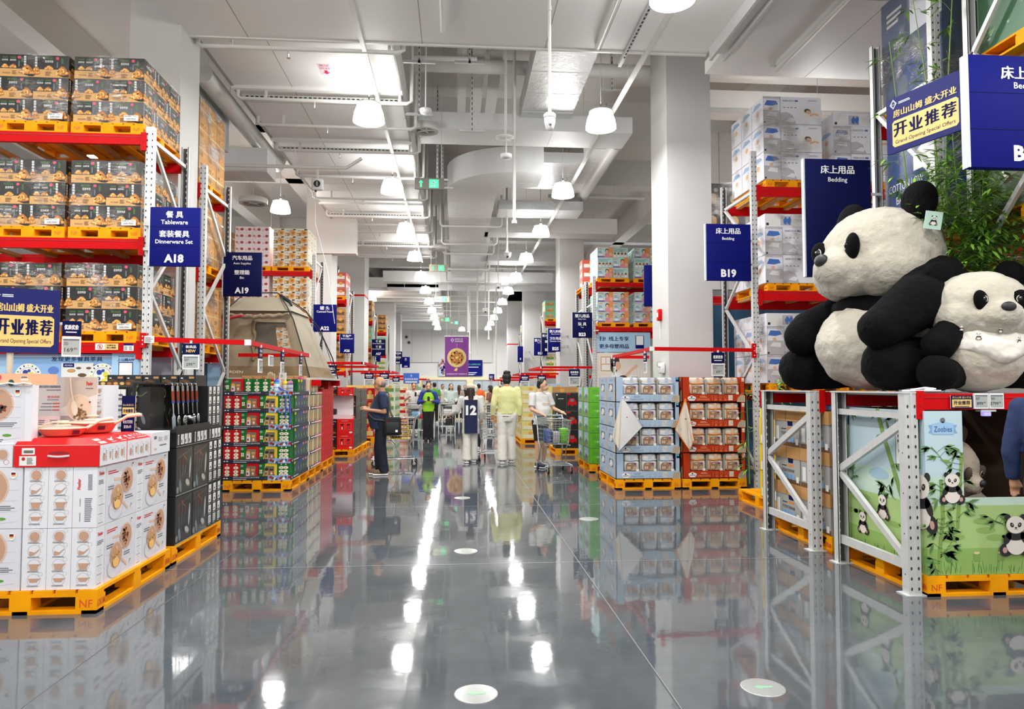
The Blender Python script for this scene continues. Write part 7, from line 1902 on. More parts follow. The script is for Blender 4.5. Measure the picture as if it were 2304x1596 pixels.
r0,r1,r2,r3 = (-0.55,-0.2,1.45),(0.10,-0.2,1.45),(0.14,0.3,1.45),(-0.55,0.3,1.45)
e0,e1,e2,e3 = (-0.80,-0.64,1.16),(0.40,-0.64,1.16),(0.46,0.62,1.16),(-0.80,0.62,1.16)
mb = MB(); sheet(mb,e0,e1,r1,r0,canvas_l,18,8,0.006,0.015); sheet(mb,e1,e2,r2,r1,canvas_l); sheet(mb,e2,e3,r3,r2,canvas_l); sheet(mb,e3,e0,r0,r3,canvas_l); sheet(mb,r0,r1,r2,r3,canvas_l,8,8,0.004); mb.obj('tent_roof',T_)
mb = MB(); k = 22; mb.tube([(-0.82+1.18*i/k,-0.70-0.02*sin(i*0.9),1.10-0.05*sin(pi*i/k)+0.012*sin(i*2.1)) for i in range(k+1)],[0.022+0.018*sin(pi*i/k)+0.006*sin(i*3) for i in range(k+1)],canvas,10); mb.ell((-0.84,-0.70,1.10),(0.03,0.05,0.05),black_soft); mb.obj('awning_roll',T_)
mb = MB(); mb.tube([(-0.80,-0.80,0.72),(-0.77,-0.78,0.85),(-0.70,-0.76,0.96),(-0.60,-0.74,1.03),(-0.45,-0.73,1.06),(-0.22,-0.72,1.07)],[0.018,0.02,0.022,0.022,0.02,0.012],mat('tent_red','#c9303c',0.6),8); mb.obj('red_trim',T_)
def on_front(u,v,o=0.0): p = (V(lerp(A,a,sk))*(1-u)+V(lerp(B_,b_,sk))*u)*(1-v)+(V(a)*(1-u)+V(b_)*u)*v; return (p.x,p.y-o,p.z)
mb = MB(); sheet(mb,on_front(0.46,0.14),on_front(0.87,0.14),on_front(0.87,0.79),on_front(0.46,0.79),mesh_m,10,10,0.006); sheet(mb,on_front(0.46,0.13,0.01),on_front(0.87,0.13,0.01),on_front(0.87,0.30,0.012),on_front(0.46,0.30,0.012),mat('tent_flap','#8f8471',0.8,bump=0.2,bscale=10),10,4,0.01); mb.obj('window_mesh',T_)
mb = MB(); pts = [on_front(0.44+0.015*sin(i*1.3),0.1+0.07*i,0.03) for i in range(11)]; mb.tube(pts,[0.03+0.012*sin(i*2) for i in range(11)],canvas_d,8); mb.obj('rolled_door',T_)
for nm, pts in (('front pole',[(0.74,-0.76,0.0),(0.62,-0.76,0.45),(0.44,-0.70,1.0),(0.30,-0.6,1.25),(0.10,-0.22,1.47)]),('side pole',[(0.93,0.98,0.0),(0.86,0.75,0.4),(0.66,0.40,0.95),(0.46,0.2,1.25),(0.12,0.0,1.48)]),('top pole',[(-0.50,-0.22,1.46),(-0.40,-0.22,1.52),(0.04,-0.22,1.53),(0.12,-0.2,1.47)]),('left pole',[(-1.0,-0.76,0),(-0.9,-0.74,0.55),(-0.74,-0.66,1.15),(-0.56,-0.25,1.47)])):
 mb = MB(); mb.tube(pts,0.011,black_soft,8)
 if nm == 'front pole': 
  mb.tube([(0.10,-0.22,1.47),(0.5,0.1,1.2),(0.75,0.5,0.7),(0.90,0.95,0.05)],0.006,black_soft,6)
 mb.obj('tent_pole',T_)
mb = MB(); mb.tube([(0.10,-0.22,1.48),(0.28,-0.30,1.36),(0.34,-0.42,1.28)],[0.03,0.035,0.02],black_soft,8); mb.obj('pole_hub',T_)

# ================================================================== right aisle displays
# ---- towel displays
tb = mat('towel_blue','#a9bfd4',0.5); to = mat('towel_orange','#b5360d',0.5,spec=0.25); tw = mat('towel_white','#d5d4d3',0.8,bump=0.2,bscale=30); tcr = mat('towel_cream','#d9cfbf',0.8,bump=0.2,bscale=30); lab_b = mat('label_brown','#98765a',0.5); lab_s = mat('label_sand','#c9b9a0',0.5); t_trim = mat('towel_trim','#d9802f',0.6); t_gr = mat('towel_grey_trim','#b9c4d6',0.6); plum = mat('label_plum','#7a2c8c',0.5); skin_l = mat('crate_window','#6f7377',0.5)
def pack_mesh(kind):
 w, d, h = 0.235, 0.2, 0.255
 mb = MB(); m, trim = (tw, t_gr) if kind == 0 else (tcr, t_trim)
 mb.rbox(-w/2,w/2,-d/2,d/2,0,h*0.62,m,0.03); mb.rbox(-w/2+0.006,w/2-0.006,-d/2+0.006,d/2,h*0.5,h,m,0.035)
 mb.tube([(-w/2+0.012,-d/2+0.002,h*0.66),(-0.03,-d/2-0.006,h*0.62),(w/2-0.012,-d/2+0.002,h*0.67)],0.009,trim,6)
 if kind: mb.tube([(-w/2+0.03,-d/2-0.004,h*0.62),(-w/2+0.028,-d/2-0.004,0.03)],0.008,trim,6)
 F = Fr((-w/2,-d/2-0.005,0),(1,0,0),(0,0,1))
 mb.pr(F,w*0.42,h*0.55,w*0.62,h*0.98,t_gr if kind == 0 else mat('pack_band','#e3b98f',0.6),1)
 mb.pp(F,[(w*0.1,0.01),(w*0.8,0.01),(w*0.8,h*0.36),(w*0.7,h*0.5),(w*0.2,h*0.5),(w*0.1,h*0.38)],lab_b,2)
 mb.pp(F,[(w*0.45,0.01),(w*0.8,0.01),(w*0.8,h*0.25),(w*0.65,h*0.3)],lab_s,3)
 for k in range(4): mb.pl(F,[(w*(0.5+0.07*k),0.012),(w*(0.6+0.05*k),h*0.26)],0.004,brown_ink,4)
 mb.pd(F,w*0.72,h*0.44,0.02,0.015,plum,3,10); mb.pr(F,w*0.3,h*0.40,w*0.45,h*0.43,paper,3)
 for i in range(2): mb.pr(F,w*(0.2+0.12*i),h*0.12,w*(0.29+0.12*i),h*0.28,tan_l,3)
 mb.pr(F,w*0.78,0.0,w*0.97,h*0.13,paper,2)
 return mb.mesh('towel_pack')
PACK = [pack_mesh(0), pack_mesh(1)]
def make_crate(m, kind, wl):
 W_, D_, H_ = 0.99, 1.22, 0.386
 t = thing('display_crate','crate','crate',(0,0,0),'towel display crates')
 mb = MB(); x0, x1 = -W_/2, W_/2; lip = 0.115; bl = wl; br = 0.065
 mb.box(x0,x1,-D_/2,D_/2,0,0.01,m); mb.box(x0,x0+0.01,-D_/2,D_/2,0,H_-0.003,m); mb.box(x1-0.01,x1,-D_/2,D_/2,0,H_-0.003,m); mb.box(x0,x1,D_/2-0.01,D_/2,0,H_-0.003,m)
 mb.box(x0,x1,-D_/2,-D_/2+0.01,0,lip,m); mb.box(x0,x0+bl,-D_/2,-D_/2+0.01,lip,H_-0.003,m); mb.box(x1-br,x1,-D_/2,-D_/2+0.01,lip,H_-0.003,m)
 for k in (1,2): mb.box(x0+bl+(W_-bl-br)*k/3-0.006,x0+bl+(W_-bl-br)*k/3+0.006,-D_/2+0.01,-D_/2+0.3,0.01,H_-0.03,mat('divider_grey','#a9a79d',0.6))
 mb.box(x0+0.01,x1-0.01,-D_/2+0.32,-D_/2+0.33,0.01,H_-0.01,m); mb.box(x0+0.011,x1-0.011,-D_/2+0.011,-D_/2+0.318,0.01,0.116,m)
 F = Fr((x0,-D_/2,0),(1,0,0),(0,0,1)); ink = mat('crate_ink','#7f97ad',0.5) if kind == 0 else mat('crate_ink_o','#e5a07a',0.5)
 mb.pp(F,[(0.09,0.05),(0.115,0.02),(0.19,0.02),(0.215,0.05),(0.215,0.075),(0.15,0.1),(0.09,0.075)],paper,1); mb.pp(F,[(0.15,0.06),(0.165,0.075),(0.15,0.09),(0.135,0.075)],navy,2); mb.pr(F,0.105,0.045,0.2,0.055,grey_ink,2)
 mb.pt(F,'抗静电沐浴罩毯',0.33,0.04,ink,w=0.2,h=0.03); mb.plines(F,0.28,0.07,0.4,0.1,2,ink,1); mb.pr(F,0.475,0.02,0.478,0.1,ink,1)
 for k in range(3): mb.pring(F,0.53+0.075*k,0.075,0.02,0.003,ink,1,12); mb.plines(F,0.51+0.075*k,0.025,0.55+0.075*k,0.045,2,ink,1)
 mb.pr(F,0.725,0.025,0.795,0.105,mat('code_pale','#d9d3c4',0.5),1)
 for i in range(14): mb.pd(F,0.735+rnd.random()*0.05,0.035+rnd.random()*0.06,0.004,0.006,ink,2,5)
 mb.pp(F,[(0.86,0.0),(0.99,0.0),(0.99,0.1),(0.93,0.11),(0.88,0.07)],lab_s,1)
 for i in range(5): mb.pl(F,[(0.88+0.02*i,0.005),(0.90+0.018*i,0.1)],0.005,brown_ink,2)
 mb.pr(F,0.935,H_-0.075,0.98,H_-0.015,navy_dark if kind == 0 else mat('pack_band','#e3b98f',0.6),1); mb.pr(F,0.94,H_-0.045,0.975,H_-0.02,(mat('teal_ink','#5aa7a6',0.6) if kind == 0 else paper),2)
 G = Fr((x0,D_/2,0),(0,-1,0),(0,0,1))
 for k in range(2):
  a = 0.61*k; mb.pr(G,a+0.002,0,a+0.006,H_,seam_grey,1)
  mb.pr(G,a+0.14,H_*0.40,a+0.43,H_*0.72,skin_l,1); mb.pd(G,a+0.3,H_*0.56,0.1,0.05,paper,2,12); mb.pd(G,a+0.24,H_*0.48,0.08,0.03,paper,2,10)
  mb.pd(G,a+0.54,H_*0.87,0.04,0.03,lab_b,1,14); mb.pd(G,a+0.54,H_*0.87,0.03,0.022,lab_s,2,14); mb.plines(G,a+0.2,H_*0.83,a+0.42,H_*0.92,2,ink,1); mb.plines(G,a+0.1,H_*0.06,a+0.4,H_*0.2,3,ink,1)
  mb.pp(G,[(a+0.46,0.01),(a+0.6,0.01),(a+0.6,H_*0.5),(a+0.52,H_*0.4)],lab_s,1)
 mb.obj('crate_body',t)
 return t
for kind, xc, nm in ((0,2.895,'pale blue'),(1,3.925,'rust orange')):
 pallet(xc,11.24,0,'yellow pallet under the %s towel crates' % nm,1.0,1.24,0.15,True,('04','26') if kind == 0 else ('NF','NF'))
 c0 = None
 for k in range(4):
  z = 0.152+0.387*k; row = ('bottom','second','third','top')[k]
  lab = '%s display crate of towels, %s of four' % (nm, row if k in (0,3) else row+' from the bottom')
  if c0 is None: c0 = make_crate((tb,to)[kind], kind, 0.115); c0['label'] = lab; c0.location = (xc,11.24,z)
  else: dup(c0,(xc,11.24,z),lab)
  for j in range(3): place('towel_pack',PACK[kind],(xc-0.495+0.115+0.27*(j+0.5),10.63+0.125,z+0.118-0.001),'white folded towel pack with brown label, %s of three, %s %s crate' % (('left','middle','right')[j], row, nm),'towel pack','towel packs in the %s crates' % nm)
def hung_cloth(label, pts, m, trim, back=None, dots=()):
 t = thing('hanging_towel',label,'towel',pts[0])
 mb = MB(); o = V(pts[0]); P_ = [V(p)-o for p in pts]; n = 14
 for tri, mm in ((0,m),(1,back or m)):
  A_, B2, C2 = (P_[0],P_[1],P_[2]) if tri == 0 else (P_[0],P_[2],P_[3])
  q = []; idx = {}
  for i in range(n+1):
   for j in range(n+1-i):
    u, v = i/n, j/n; p = A_*(1-u-v)+B2*u+C2*v
    idx[i,j] = len(q); q.append(p+V((0,-0.012*sin(9*u+3*tri)*(u+v)-0.05*sin(pi*min(1,u+v))*0.4,0)))
  fs = [(idx[i,j],idx[i+1,j],idx[i,j+1]) for i in range(n) for j in range(n-i)]+[(idx[i+1,j],idx[i+1,j+1],idx[i,j+1]) for i in range(n) for j in range(n-1-i)]
  mb.add(q,fs,mm,True)
 mb.obj('towel_cloth',t)
 mb = MB(); mb.tube(P_+[P_[0]],0.010,trim,6); mb.obj('towel_hem',t)
 mb = MB(); F = Fr((0,0,0),(1,0,0),(0,0,1))
 for a,b,r,mm in dots: mb.pd(F,a,b,r,r*0.9,mm,60,12)
 if dots: mb.obj('towel_print',t)
hung_cloth('white towel with grey hem hanging over the pale blue crates',[(2.49,10.59,1.39),(2.33,10.52,0.80),(2.42,10.5,0.59),(2.77,10.5,0.945)],tcr,t_gr,tw,((-0.02,-0.48,0.02,t_gr),(-0.03,-0.5,0.014,kb),(0.06,-0.3,0.008,k_red)))
hung_cloth('white towel with orange hem and printed animals hanging over the orange crates',[(3.47,10.59,1.36),(3.29,10.52,0.90),(3.49,10.5,0.60),(3.57,10.5,0.74)],tcr,t_trim,tcr,((-0.04,-0.43,0.028,lab_b),(0.03,-0.47,0.035,food_a),(0.03,-0.47,0.022,tcr),(0.06,-0.36,0.02,t_trim),(-0.02,-0.3,0.015,lab_b),(0.08,-0.6,0.02,kb),(-0.1,-0.45,0.022,t_gr)))
# ---- lime and landscape boxes
pallet(2.90,13.35,0,'yellow pallet under the lime green boxes',1.0,1.24,0.15,True,('06','06'))
lime = mat('lime_green','#5fb414',0.45); scen = mat('scenery_blue','#a9c3d2',0.5)
mb, fr = carton(0.48,0.6,0.275,lime); G = fr['l']; mb.pr(G,0,0,0.6,0.275,scen,1); mb.pp(G,[(0,0),(0.6,0),(0.6,0.1),(0.3,0.14),(0,0.09)],mat('scenery_green','#7f9a6a',0.5),2); mb.pr(G,0.44,0,0.6,0.275,lime,3); mb.pd(G,0.25,0.1,0.1,0.05,grey_ink,3,10); mb.pd(G,0.2,0.19,0.05,0.02,paper,3,10); mb.pr(G,0,0,0.6,0.005,black_soft,4); mb.pr(G,0,0,0.006,0.275,black_soft,4)
F = fr['f']; mb.plines(F,0.04,0.16,0.2,0.24,4,green_ink,1); mb.pr(F,0.03,0.02,0.08,0.06,green_ink,1); mb.plines(F,0.1,0.03,0.24,0.09,4,green_ink,1); mb.pt(F,'儿童餐椅',0.16,0.125,white_ink,w=0.14,h=0.03); mb.pr(F,0,0,0.48,0.005,black_soft,1)
LM = mb.mesh('lime_box')
for k in range(5):
 for j in range(2): place('lime_box',LM,(2.645,13.04+0.61*j,0.153+0.277*k),'lime green box with a landscape side, %s layer, %s' % (('bottom','second','third','fourth','top')[k],('front','rear')[j]),'box','lime green boxes')
 place('lime_box',LM,(3.14,13.04,0.153+0.277*k),'lime green box behind the blue crates, %s layer' % ('bottom','second','third','fourth','top')[k],'box','lime green boxes')
# ---- panda racks
def low_frame(x, y0, y1, zt, name):
 t = thing('rack_frame','%s grey end frame with diagonal braces under the pandas' % name,'rack',(0,0,0),'low end frames under the pandas')
 upright(t,x,x+0.10,y0,y0+0.08,zt-0.012,('l',)); upright(t,x,x+0.10,y1-0.08,y1,zt-0.012,('l',),True)
 for z0, z1 in ((0.0,0.0),):
  mb = MB(); xm = x+0.045
  mb.bar((xm,y0+0.07,0.21),(xm,y1-0.05,0.21),0.035,0.07,steel); mb.bar((xm,y0+0.07,0.24),(xm,y1-0.05,0.80),0.035,0.05,steel); mb.bar((xm,y1-0.05,0.82),(xm,y0+0.07,1.28),0.035,0.06,steel); mb.bar((xm,y0+0.07,1.33),(xm,y1-0.05,1.33),0.035,0.05,steel)
  mb.obj('frame_brace',t)
 mb = MB(); mb.box(x-0.005,x+0.105,y0-0.005,y1+0.005,zt-0.012,zt,steel); mb.obj('frame_cap',t)
 for y, nm in ((y0,'f'),(y1-0.06,'b')):
  beam(t,x+0.10,4.66,y+0.005,y+0.05,zt-0.135,zt-0.012,x+0.1 if nm == 'f' else None)
 mb = MB(); mb.box(x+0.105,4.66,y0+0.055,y1-0.055,zt-0.03,zt-0.012,steel); mb.obj('shelf_deck',t)
 return t
low_frame(3.345,5.09,6.14,1.51,'nearest'); low_frame(3.345,6.52,7.60,1.51,'second')
def f(mb,F):
 mb.pr(F,0,0,0.175,0.098,navy_dark,1); mb.pt(F,'房山山姆 盛大开业',0.0875,0.083,gold,w=0.15,h=0.016); mb.pr(F,0.01,0.008,0.165,0.068,gold,2); mb.pt(F,'开业推荐',0.0875,0.043,navy_dark,w=0.13,h=0.03,l=3,bold=0.02); mb.pr(F,0.03,0.012,0.145,0.017,navy_dark,3)
flat_card('promo_card','small gold and navy opening card on the red beam under the pandas',Fr((3.70,5.078,1.385),NX,(0,0,1)),0.175,0.098,f,'sign',0.004)
price_tag('price tag reading 899.90 on the red beam under the pandas',(3.945,5.078,1.50),NX,None,'899.90',0.115,0.1,0.118,0.0)
price_tag('price tag reading 3799.90 on the red beam under the pandas',(4.067,5.078,1.50),NX,None,'3799.90',0.115,0.1,0.118,0.0)
mb = MB(); mb.rbox(-0.14,0.11,-0.05,0.05,0,0.012,plastic_white,0.004); mb.box(0.02,0.07,-0.02,0.02,0.012,0.03,plastic_white); mb.tube([(-0.1,0,0.014),(0.02,0.01,0.03),(0.1,0,0.02)],0.006,plastic_white,6); tag(mb.obj('tag_holder',None,(3.53,5.14,1.512)),'empty white tag holder lying on the shelf before the pandas','tag holder')
mb = MB(); mb.rbox(-0.03,0.03,-0.02,0.02,0,0.035,mat('puck_violet','#a79be0',0.3,emit=0.6),0.006); mb.box(-0.06,0.06,-0.03,0.03,0.035,0.05,plastic_white); tag(mb.obj('security_tag',None,(4.01,5.12,1.325)),'small violet security unit under the price tags','security tag')
# ---- panda bin
pallet(4.03,5.66,0,'yellow pallet under the panda print bin',1.12,1.2,0.15,True)
p_sky = mat('bin_sky','#bfd6df',0.45); p_mid = mat('bin_mist','#c3dccb',0.45); p_grass = mat('bin_grass','#a9c77f',0.45); p_grass2 = mat('bin_grass_dark','#8fb35f',0.45); bam = mat('bamboo_print','#7f9f4f',0.5); bam_d = mat('bamboo_print_dark','#5d8a4a',0.5); pn_w = mat('print_panda_white','#e9e0d6',0.5); pn_b = mat('print_panda_black','#1d1b1d',0.5)
def leafp(mb,F,a,b,L_,ang,m,l): 
 c,s = cos(ang),sin(ang); w=L_*0.13
 mb.pp(F,[(a,b),(a+c*L_*0.4-s*w,b+s*L_*0.4+c*w),(a+c*L_,b+s*L_),(a+c*L_*0.4+s*w,b+s*L_*0.4-c*w)],m,l)
def bamboo_print(mb,F,pts,w,seed,leaves=10,l=3,m=None,lf=0.12):
 r = random.Random(seed); m = m or bam
 mb.pl(F,pts,w,m,l)
 for (a,b),(c,d) in zip(pts,pts[1:]):
  mb.pd(F,c,d,w*0.6,w*0.22,bam_d,l+1,8)
  for k in range(leaves):
   u = r.random(); s = r.choice((-1,1)); x,y = a+(c-a)*u,b+(d-b)*u
   x2,y2 = x+s*r.uniform(0.02,0.08),y+r.uniform(0.0,0.05); mb.pl(F,[(x,y),(x2,y2)],0.004,bam_d,l)
   for q in range(3): leafp(mb,F,x2,y2,lf*r.uniform(0.5,1.0),(-0.5 if s > 0 else pi+0.5)+r.uniform(-0.8,0.8),(bam_d,bam)[q%2 if r.random()<0.5 else 0],l+1)
def panda_print(mb,F,cx,cy,s,l=5):
 # sitting panda: legs, belly, chest, arms, head
 for d in (-1,1): mb.pd(F,cx+d*0.42*s,cy-0.42*s,0.27*s,0.26*s,pn_b,l,14); mb.pd(F,cx+d*0.47*s,cy-0.43*s,0.1*s,0.12*s,mat('paw_pink','#c99c8f',0.5),l+1,10)
 mb.pd(F,cx,cy-0.2*s,0.42*s,0.42*s,pn_w,l+1,18); mb.pd(F,cx,cy+0.14*s,0.42*s,0.2*s,pn_b,l+2,16)
 for d in (-1,1): mb.pd(F,cx+d*0.36*s,cy+0.02*s,0.14*s,0.26*s,pn_b,l+2,12,d*0.5); mb.pd(F,cx+d*0.32*s,cy+0.84*s,0.13*s,0.13*s,pn_b,l+2,12)
 mb.pd(F,cx,cy+0.55*s,0.40*s,0.34*s,pn_w,l+3,20)
 for d in (-1,1): mb.pd(F,cx+d*0.16*s,cy+0.55*s,0.075*s,0.1*s,pn_b,l+4,10,-d*0.5); mb.pd(F,cx+d*0.15*s,cy+0.56*s,0.03*s,0.035*s,pn_w,l+5,8); mb.pd(F,cx+d*0.15*s,cy+0.56*s,0.018*s,0.022*s,pn_b,l+6,8)
 mb.pd(F,cx,cy+0.44*s,0.05*s,0.03*s,pn_b,l+4,8); mb.pl(F,[(cx-0.07*s,cy+0.37*s),(cx,cy+0.40*s),(cx+0.07*s,cy+0.37*s)],0.012*s,pn_b,l+4)
def bands(mb,F,a0,a1,h,hole=None):
 for z0,z1,m in ((0,h*0.16,p_grass2),(h*0.16,h*0.42,p_grass),(h*0.42,h*0.60,p_mid),(h*0.60,h,p_sky)):
  if hole and z1 > hole[1]:
   mb.pr(F,a0,z0,hole[0],z1,m,0.3)
   if z0 < hole[1]: mb.pr(F,hole[0],z0,a1,hole[1],m,0.3)
  else: mb.pr(F,a0,z0,a1,z1,m,0.3)
 r = random.Random(int(a1*100))
 for k in range(60):
  a = r.uniform(a0,a1-0.03); mb.pl(F,[(a,r.uniform(0,0.03)),(a+r.uniform(-0.02,0.02),r.uniform(0.05,0.11))],0.004,bam_d,1)
 for k in range(8): mb.pd(F,r.uniform(a0+0.1,a1-0.1),h*r.uniform(0.2,0.38),0.08,0.025,p_grass2,1,12)
t = thing('display_bin','tall cardboard bin printed with pandas and bamboo','bin',(0,0,0))
X0,X1,Y0,Y1,Z0,H_ = 3.48,4.58,5.07,6.22,0.152,1.215
card = mat('bin_card_shaded','#54402f',0.8)  # card colour darkened for the gloom inside the bin
mb = MB(); hx, hz = 0.30, 0.57
mb.box(X0,X0+0.008,Y0,Y1,Z0,Z0+H_,card); mb.box(X1-0.008,X1,Y0,Y1,Z0,Z0+H_,card); mb.box(X0,X1,Y1-0.008,Y1,Z0,Z0+H_,card); mb.box(X0,X1,Y0,Y1,Z0,Z0+0.008,card); mb.box(X0,X0+hx,Y0,Y0+0.008,Z0,Z0+H_,card); mb.box(X0+hx,X1,Y0,Y0+0.008,Z0,Z0+hz,card); mb.obj('bin_walls',t)
F = Fr((X0,Y0,Z0),(1,0,0),(0,0,1)); mb = MB(); bands(mb,F,0,X1-X0,H_,(hx,hz))
bamboo_print(mb,F,[(0.09,0.0),(0.10,0.2),(0.13,0.42),(0.12,0.70)],0.028,1,7); bamboo_print(mb,F,[(0.24,0.34),(0.26,0.56),(0.29,0.90)],0.026,2,5); bamboo_print(mb,F,[(0.05,0.95),(0.2,0.78)],0.006,3,6,3,None,0.09); bamboo_print(mb,F,[(0.62,0.36),(0.52,0.40)],0.006,4,7,3,None,0.09); bamboo_print(mb,F,[(0.22,0.28),(0.10,0.13)],0.008,9,5,3,None,0.08)
panda_print(mb,F,0.20,0.62,0.145,10); panda_print(mb,F,0.69,0.26,0.19,10)
bb = mat('badge_blue','#7fa9d6',0.4); mb.pp(F,[(0.03,1.05),(0.26,1.05),(0.24,1.085),(0.26,1.11),(0.03,1.11),(0.05,1.08)],bb,2); mb.pp(F,[(0.06,1.04),(0.23,1.04),(0.23,1.12),(0.145,1.135),(0.06,1.12)],mat('badge_blue2','#9cc3e6',0.4),3); mb.pt(F,'Zoobies',0.145,1.08,mat('badge_ink','#2f4f86',0.4),w=0.14,h=0.04,l=4); mb.pd(F,0.145,1.145,0.02,0.02,grey_ink,3)
for x in (0.36,0.55): mb.pr(F,x,0.10,x+0.05,0.16,bam,2); mb.pd(F,x+0.025,0.16,0.025,0.01,mat('stump_cream','#d9c9a0',0.5),3,12)
mb.obj('front_print',t)
G = Fr((X0,Y1,Z0),(0,-1,0),(0,0,1)); L_ = Y1-Y0; mb = MB(); bands(mb,G,0,L_,H_)
bamboo_print(mb,G,[(0.56,H_),(0.64,1.0),(0.76,0.76),(0.90,0.45)],0.05,5,2); bamboo_print(mb,G,[(0.60,0.62),(0.78,0.5)],0.007,6,6); bamboo_print(mb,G,[(0.08,0.3),(0.10,0.7),(0.13,H_)],0.022,7,5); bamboo_print(mb,G,[(0.15,0.55),(0.2,0.7)],0.008,8,6,3,None,0.07)
panda_print(mb,G,0.62,0.40,0.13,8); panda_print(mb,G,0.33,0.22,0.12,8); panda_print(mb,G,1.10,0.50,0.27,8)
mb.pr(G,0.80,0.78,1.10,1.16,mat('frame_green','#3f8247',0.5),3); mb.pr(G,0.81,0.79,1.09,1.15,paper,4); mb.pr(G,0.97,0.98,1.06,1.12,lab_s,5); mb.plines(G,0.84,0.88,1.06,0.93,1,grey_ink,5); mb.plines(G,0.83,0.96,0.93,1.12,4,grey_ink,5)
mb.pd(G,0.56,0.68,0.14,0.05,mat('mist_blue','#a5c6d4',0.5),1,16); mb.pp(G,[(0.02,1.06),(0.14,1.06),(0.14,1.14),(0.02,1.12)],bb,3); mb.pr(G,0.24,0.42,0.29,0.5,bam,2)
mb.obj('side_print',t)
# ---- plush toys
pw = mat('plush_white','#b9b2a3',0.95,bump=0.6,bscale=26,sheen=0.3,vary=0.05,vscale=7); pb = mat('plush_black','#070708',0.95,spec=0.15,bump=0.6,bscale=30); pw_shaded = mat('plush_white_bin_shade','#b9aa97',0.95,bump=0.5,bscale=26)
eye_m = mat('plush_eye','#0a0a0a',0.08); nose_m = mat('plush_nose','#26282b',0.5); seam_m = mat('plush_seam','#a89f92',0.9)
def plush_head(root, c, rz, s, tilt=0.0, wm=None, bm_=None, name='head'):
 wm = wm or pw; bm_ = bm_ or pb
 h = blob(name,[('e',(0,0,0),(0.58*s,0.53*s,0.46*s)),('e',(0.26*s,-0.12*s,-0.14*s),(0.33*s,0.36*s,0.29*s)),('e',(-0.26*s,-0.12*s,-0.14*s),(0.33*s,0.36*s,0.29*s)),('e',(0,-0.44*s,-0.13*s),(0.27*s,0.23*s,0.19*s)),('e',(0,-0.38*s,-0.23*s),(0.28*s,0.2*s,0.16*s))],wm,root,0.022*s/0.9,5,0.018*s,7.0/s)
 h.location = c; h.rotation_euler = (tilt,0,rz)
 for d in (-1,1):
  blob('ear',[('e',(d*0.44*s,0.06*s,0.42*s),(0.20*s,0.10*s,0.19*s),(0,d*0.5,0))],bm_,h,0.02*s,3,0.006,9)
  mb = MB(); mb.ell((d*0.215*s,-0.475*s,0.035*s),(0.10*s,0.06*s,0.135*s),bm_,16,10,Matrix.Rotation(-d*0.35,3,'Z') @ Matrix.Rotation(d*0.35,3,'Y')); e_ = mb.obj('eye_patch',h)
  mb = MB(); mb.ell((d*0.205*s,-0.517*s,0.05*s),(0.036*s,0.025*s,0.038*s),eye_m,14,8); mb.tube([(d*0.205*s+0.04*s*cos(a),-0.520*s,0.05*s+0.042*s*sin(a)) for a in [2*pi*k/16 for k in range(17)]],0.004*s,paper,5); mb.ell((d*0.205*s-0.012*s,-0.541*s,0.065*s),(0.006*s,0.004*s,0.007*s),white_ink,8,5); mb.obj('eye',h)
 mb = MB(); mb.ell((0,-0.645*s,-0.055*s),(0.085*s,0.045*s,0.06*s),nose_m,16,10); mb.obj('nose',h)
 mb = MB(); mb.tube([(0,-0.655*s,-0.11*s),(0,-0.645*s,-0.18*s)],0.006*s,seam_m,6)
 for d in (-1,1): mb.tube([(0,-0.645*s,-0.185*s),(d*0.06*s,-0.635*s,-0.215*s),(d*0.13*s,-0.61*s,-0.195*s)],0.006*s,seam_m,6)
 mb.obj('mouth_seam',h)
 return h
bp = thing('plush_panda','giant plush panda sitting on the low rack facing the aisle','plush panda',(0,0,0))
blob('body',[('e',(3.88,6.35,1.94),(0.50,0.52,0.43)),('e',(3.98,6.35,2.15),(0.38,0.45,0.32))],pw,bp,0.03,5,0.03,5)
blob('shoulder_fur',[('e',(3.98,6.35,2.24),(0.43,0.55,0.19),(0,0.1,0)),('c',(4.05,5.9,2.36),(4.12,6.8,2.34),0.22,0.22),('e',(4.2,6.3,2.3),(0.32,0.5,0.33)),('e',(4.16,5.88,2.42),(0.27,0.25,0.24))],pb,bp,0.03,5,0.016,7)
blob('arm',[('c',(4.18,5.86,2.46),(3.80,5.60,2.24),0.24,0.23),('c',(3.80,5.60,2.24),(3.44,5.52,2.02),0.23,0.175)],pb,bp,0.025,5,0.016,7)
blob('arm',[('c',(3.78,6.72,2.28),(3.50,6.78,2.12),0.17,0.19),('c',(3.50,6.78,2.12),(3.40,6.74,2.03),0.19,0.18)],pb,bp,0.025,5,0.016,7)
blob('leg',[('c',(4.0,5.80,1.76),(3.62,5.62,1.735),0.22,0.215),('e',(3.56,5.60,1.735),(0.22,0.23,0.225))],pb,bp,0.025,5,0.016,7)
blob('leg',[('c',(3.9,6.70,1.74),(3.52,6.90,1.71),0.2,0.2),('e',(3.46,6.92,1.725),(0.20,0.26,0.215))],pb,bp,0.025,5,0.016,7)
hd = plush_head(bp,(3.92,6.28,2.76),-1.42,0.97,0.02)
mb = MB(); mb.box(-0.07,0.07,-0.004,0.004,-0.15,0,mat('tag_mint','#b9d9c8',0.5)); panda_print(mb,Fr((-0.07,-0.004,-0.15),(1,0,0),(0,0,1)),0.07,0.065,0.05,2); o = mb.obj('hang_tag',hd); o.location = (0.63,0.02,0.27); o.rotation_euler = (0.1,0.15,pi/2-0.3)
sp = thing('plush_panda','smaller plush panda wearing a white printed bandana at the right edge','plush panda',(0,0,0))
blob('body',[('e',(4.21,5.46,1.78),(0.37,0.33,0.28)),('e',(4.21,5.48,1.95),(0.27,0.25,0.2))],pw,sp,0.024,5,0.022,7)
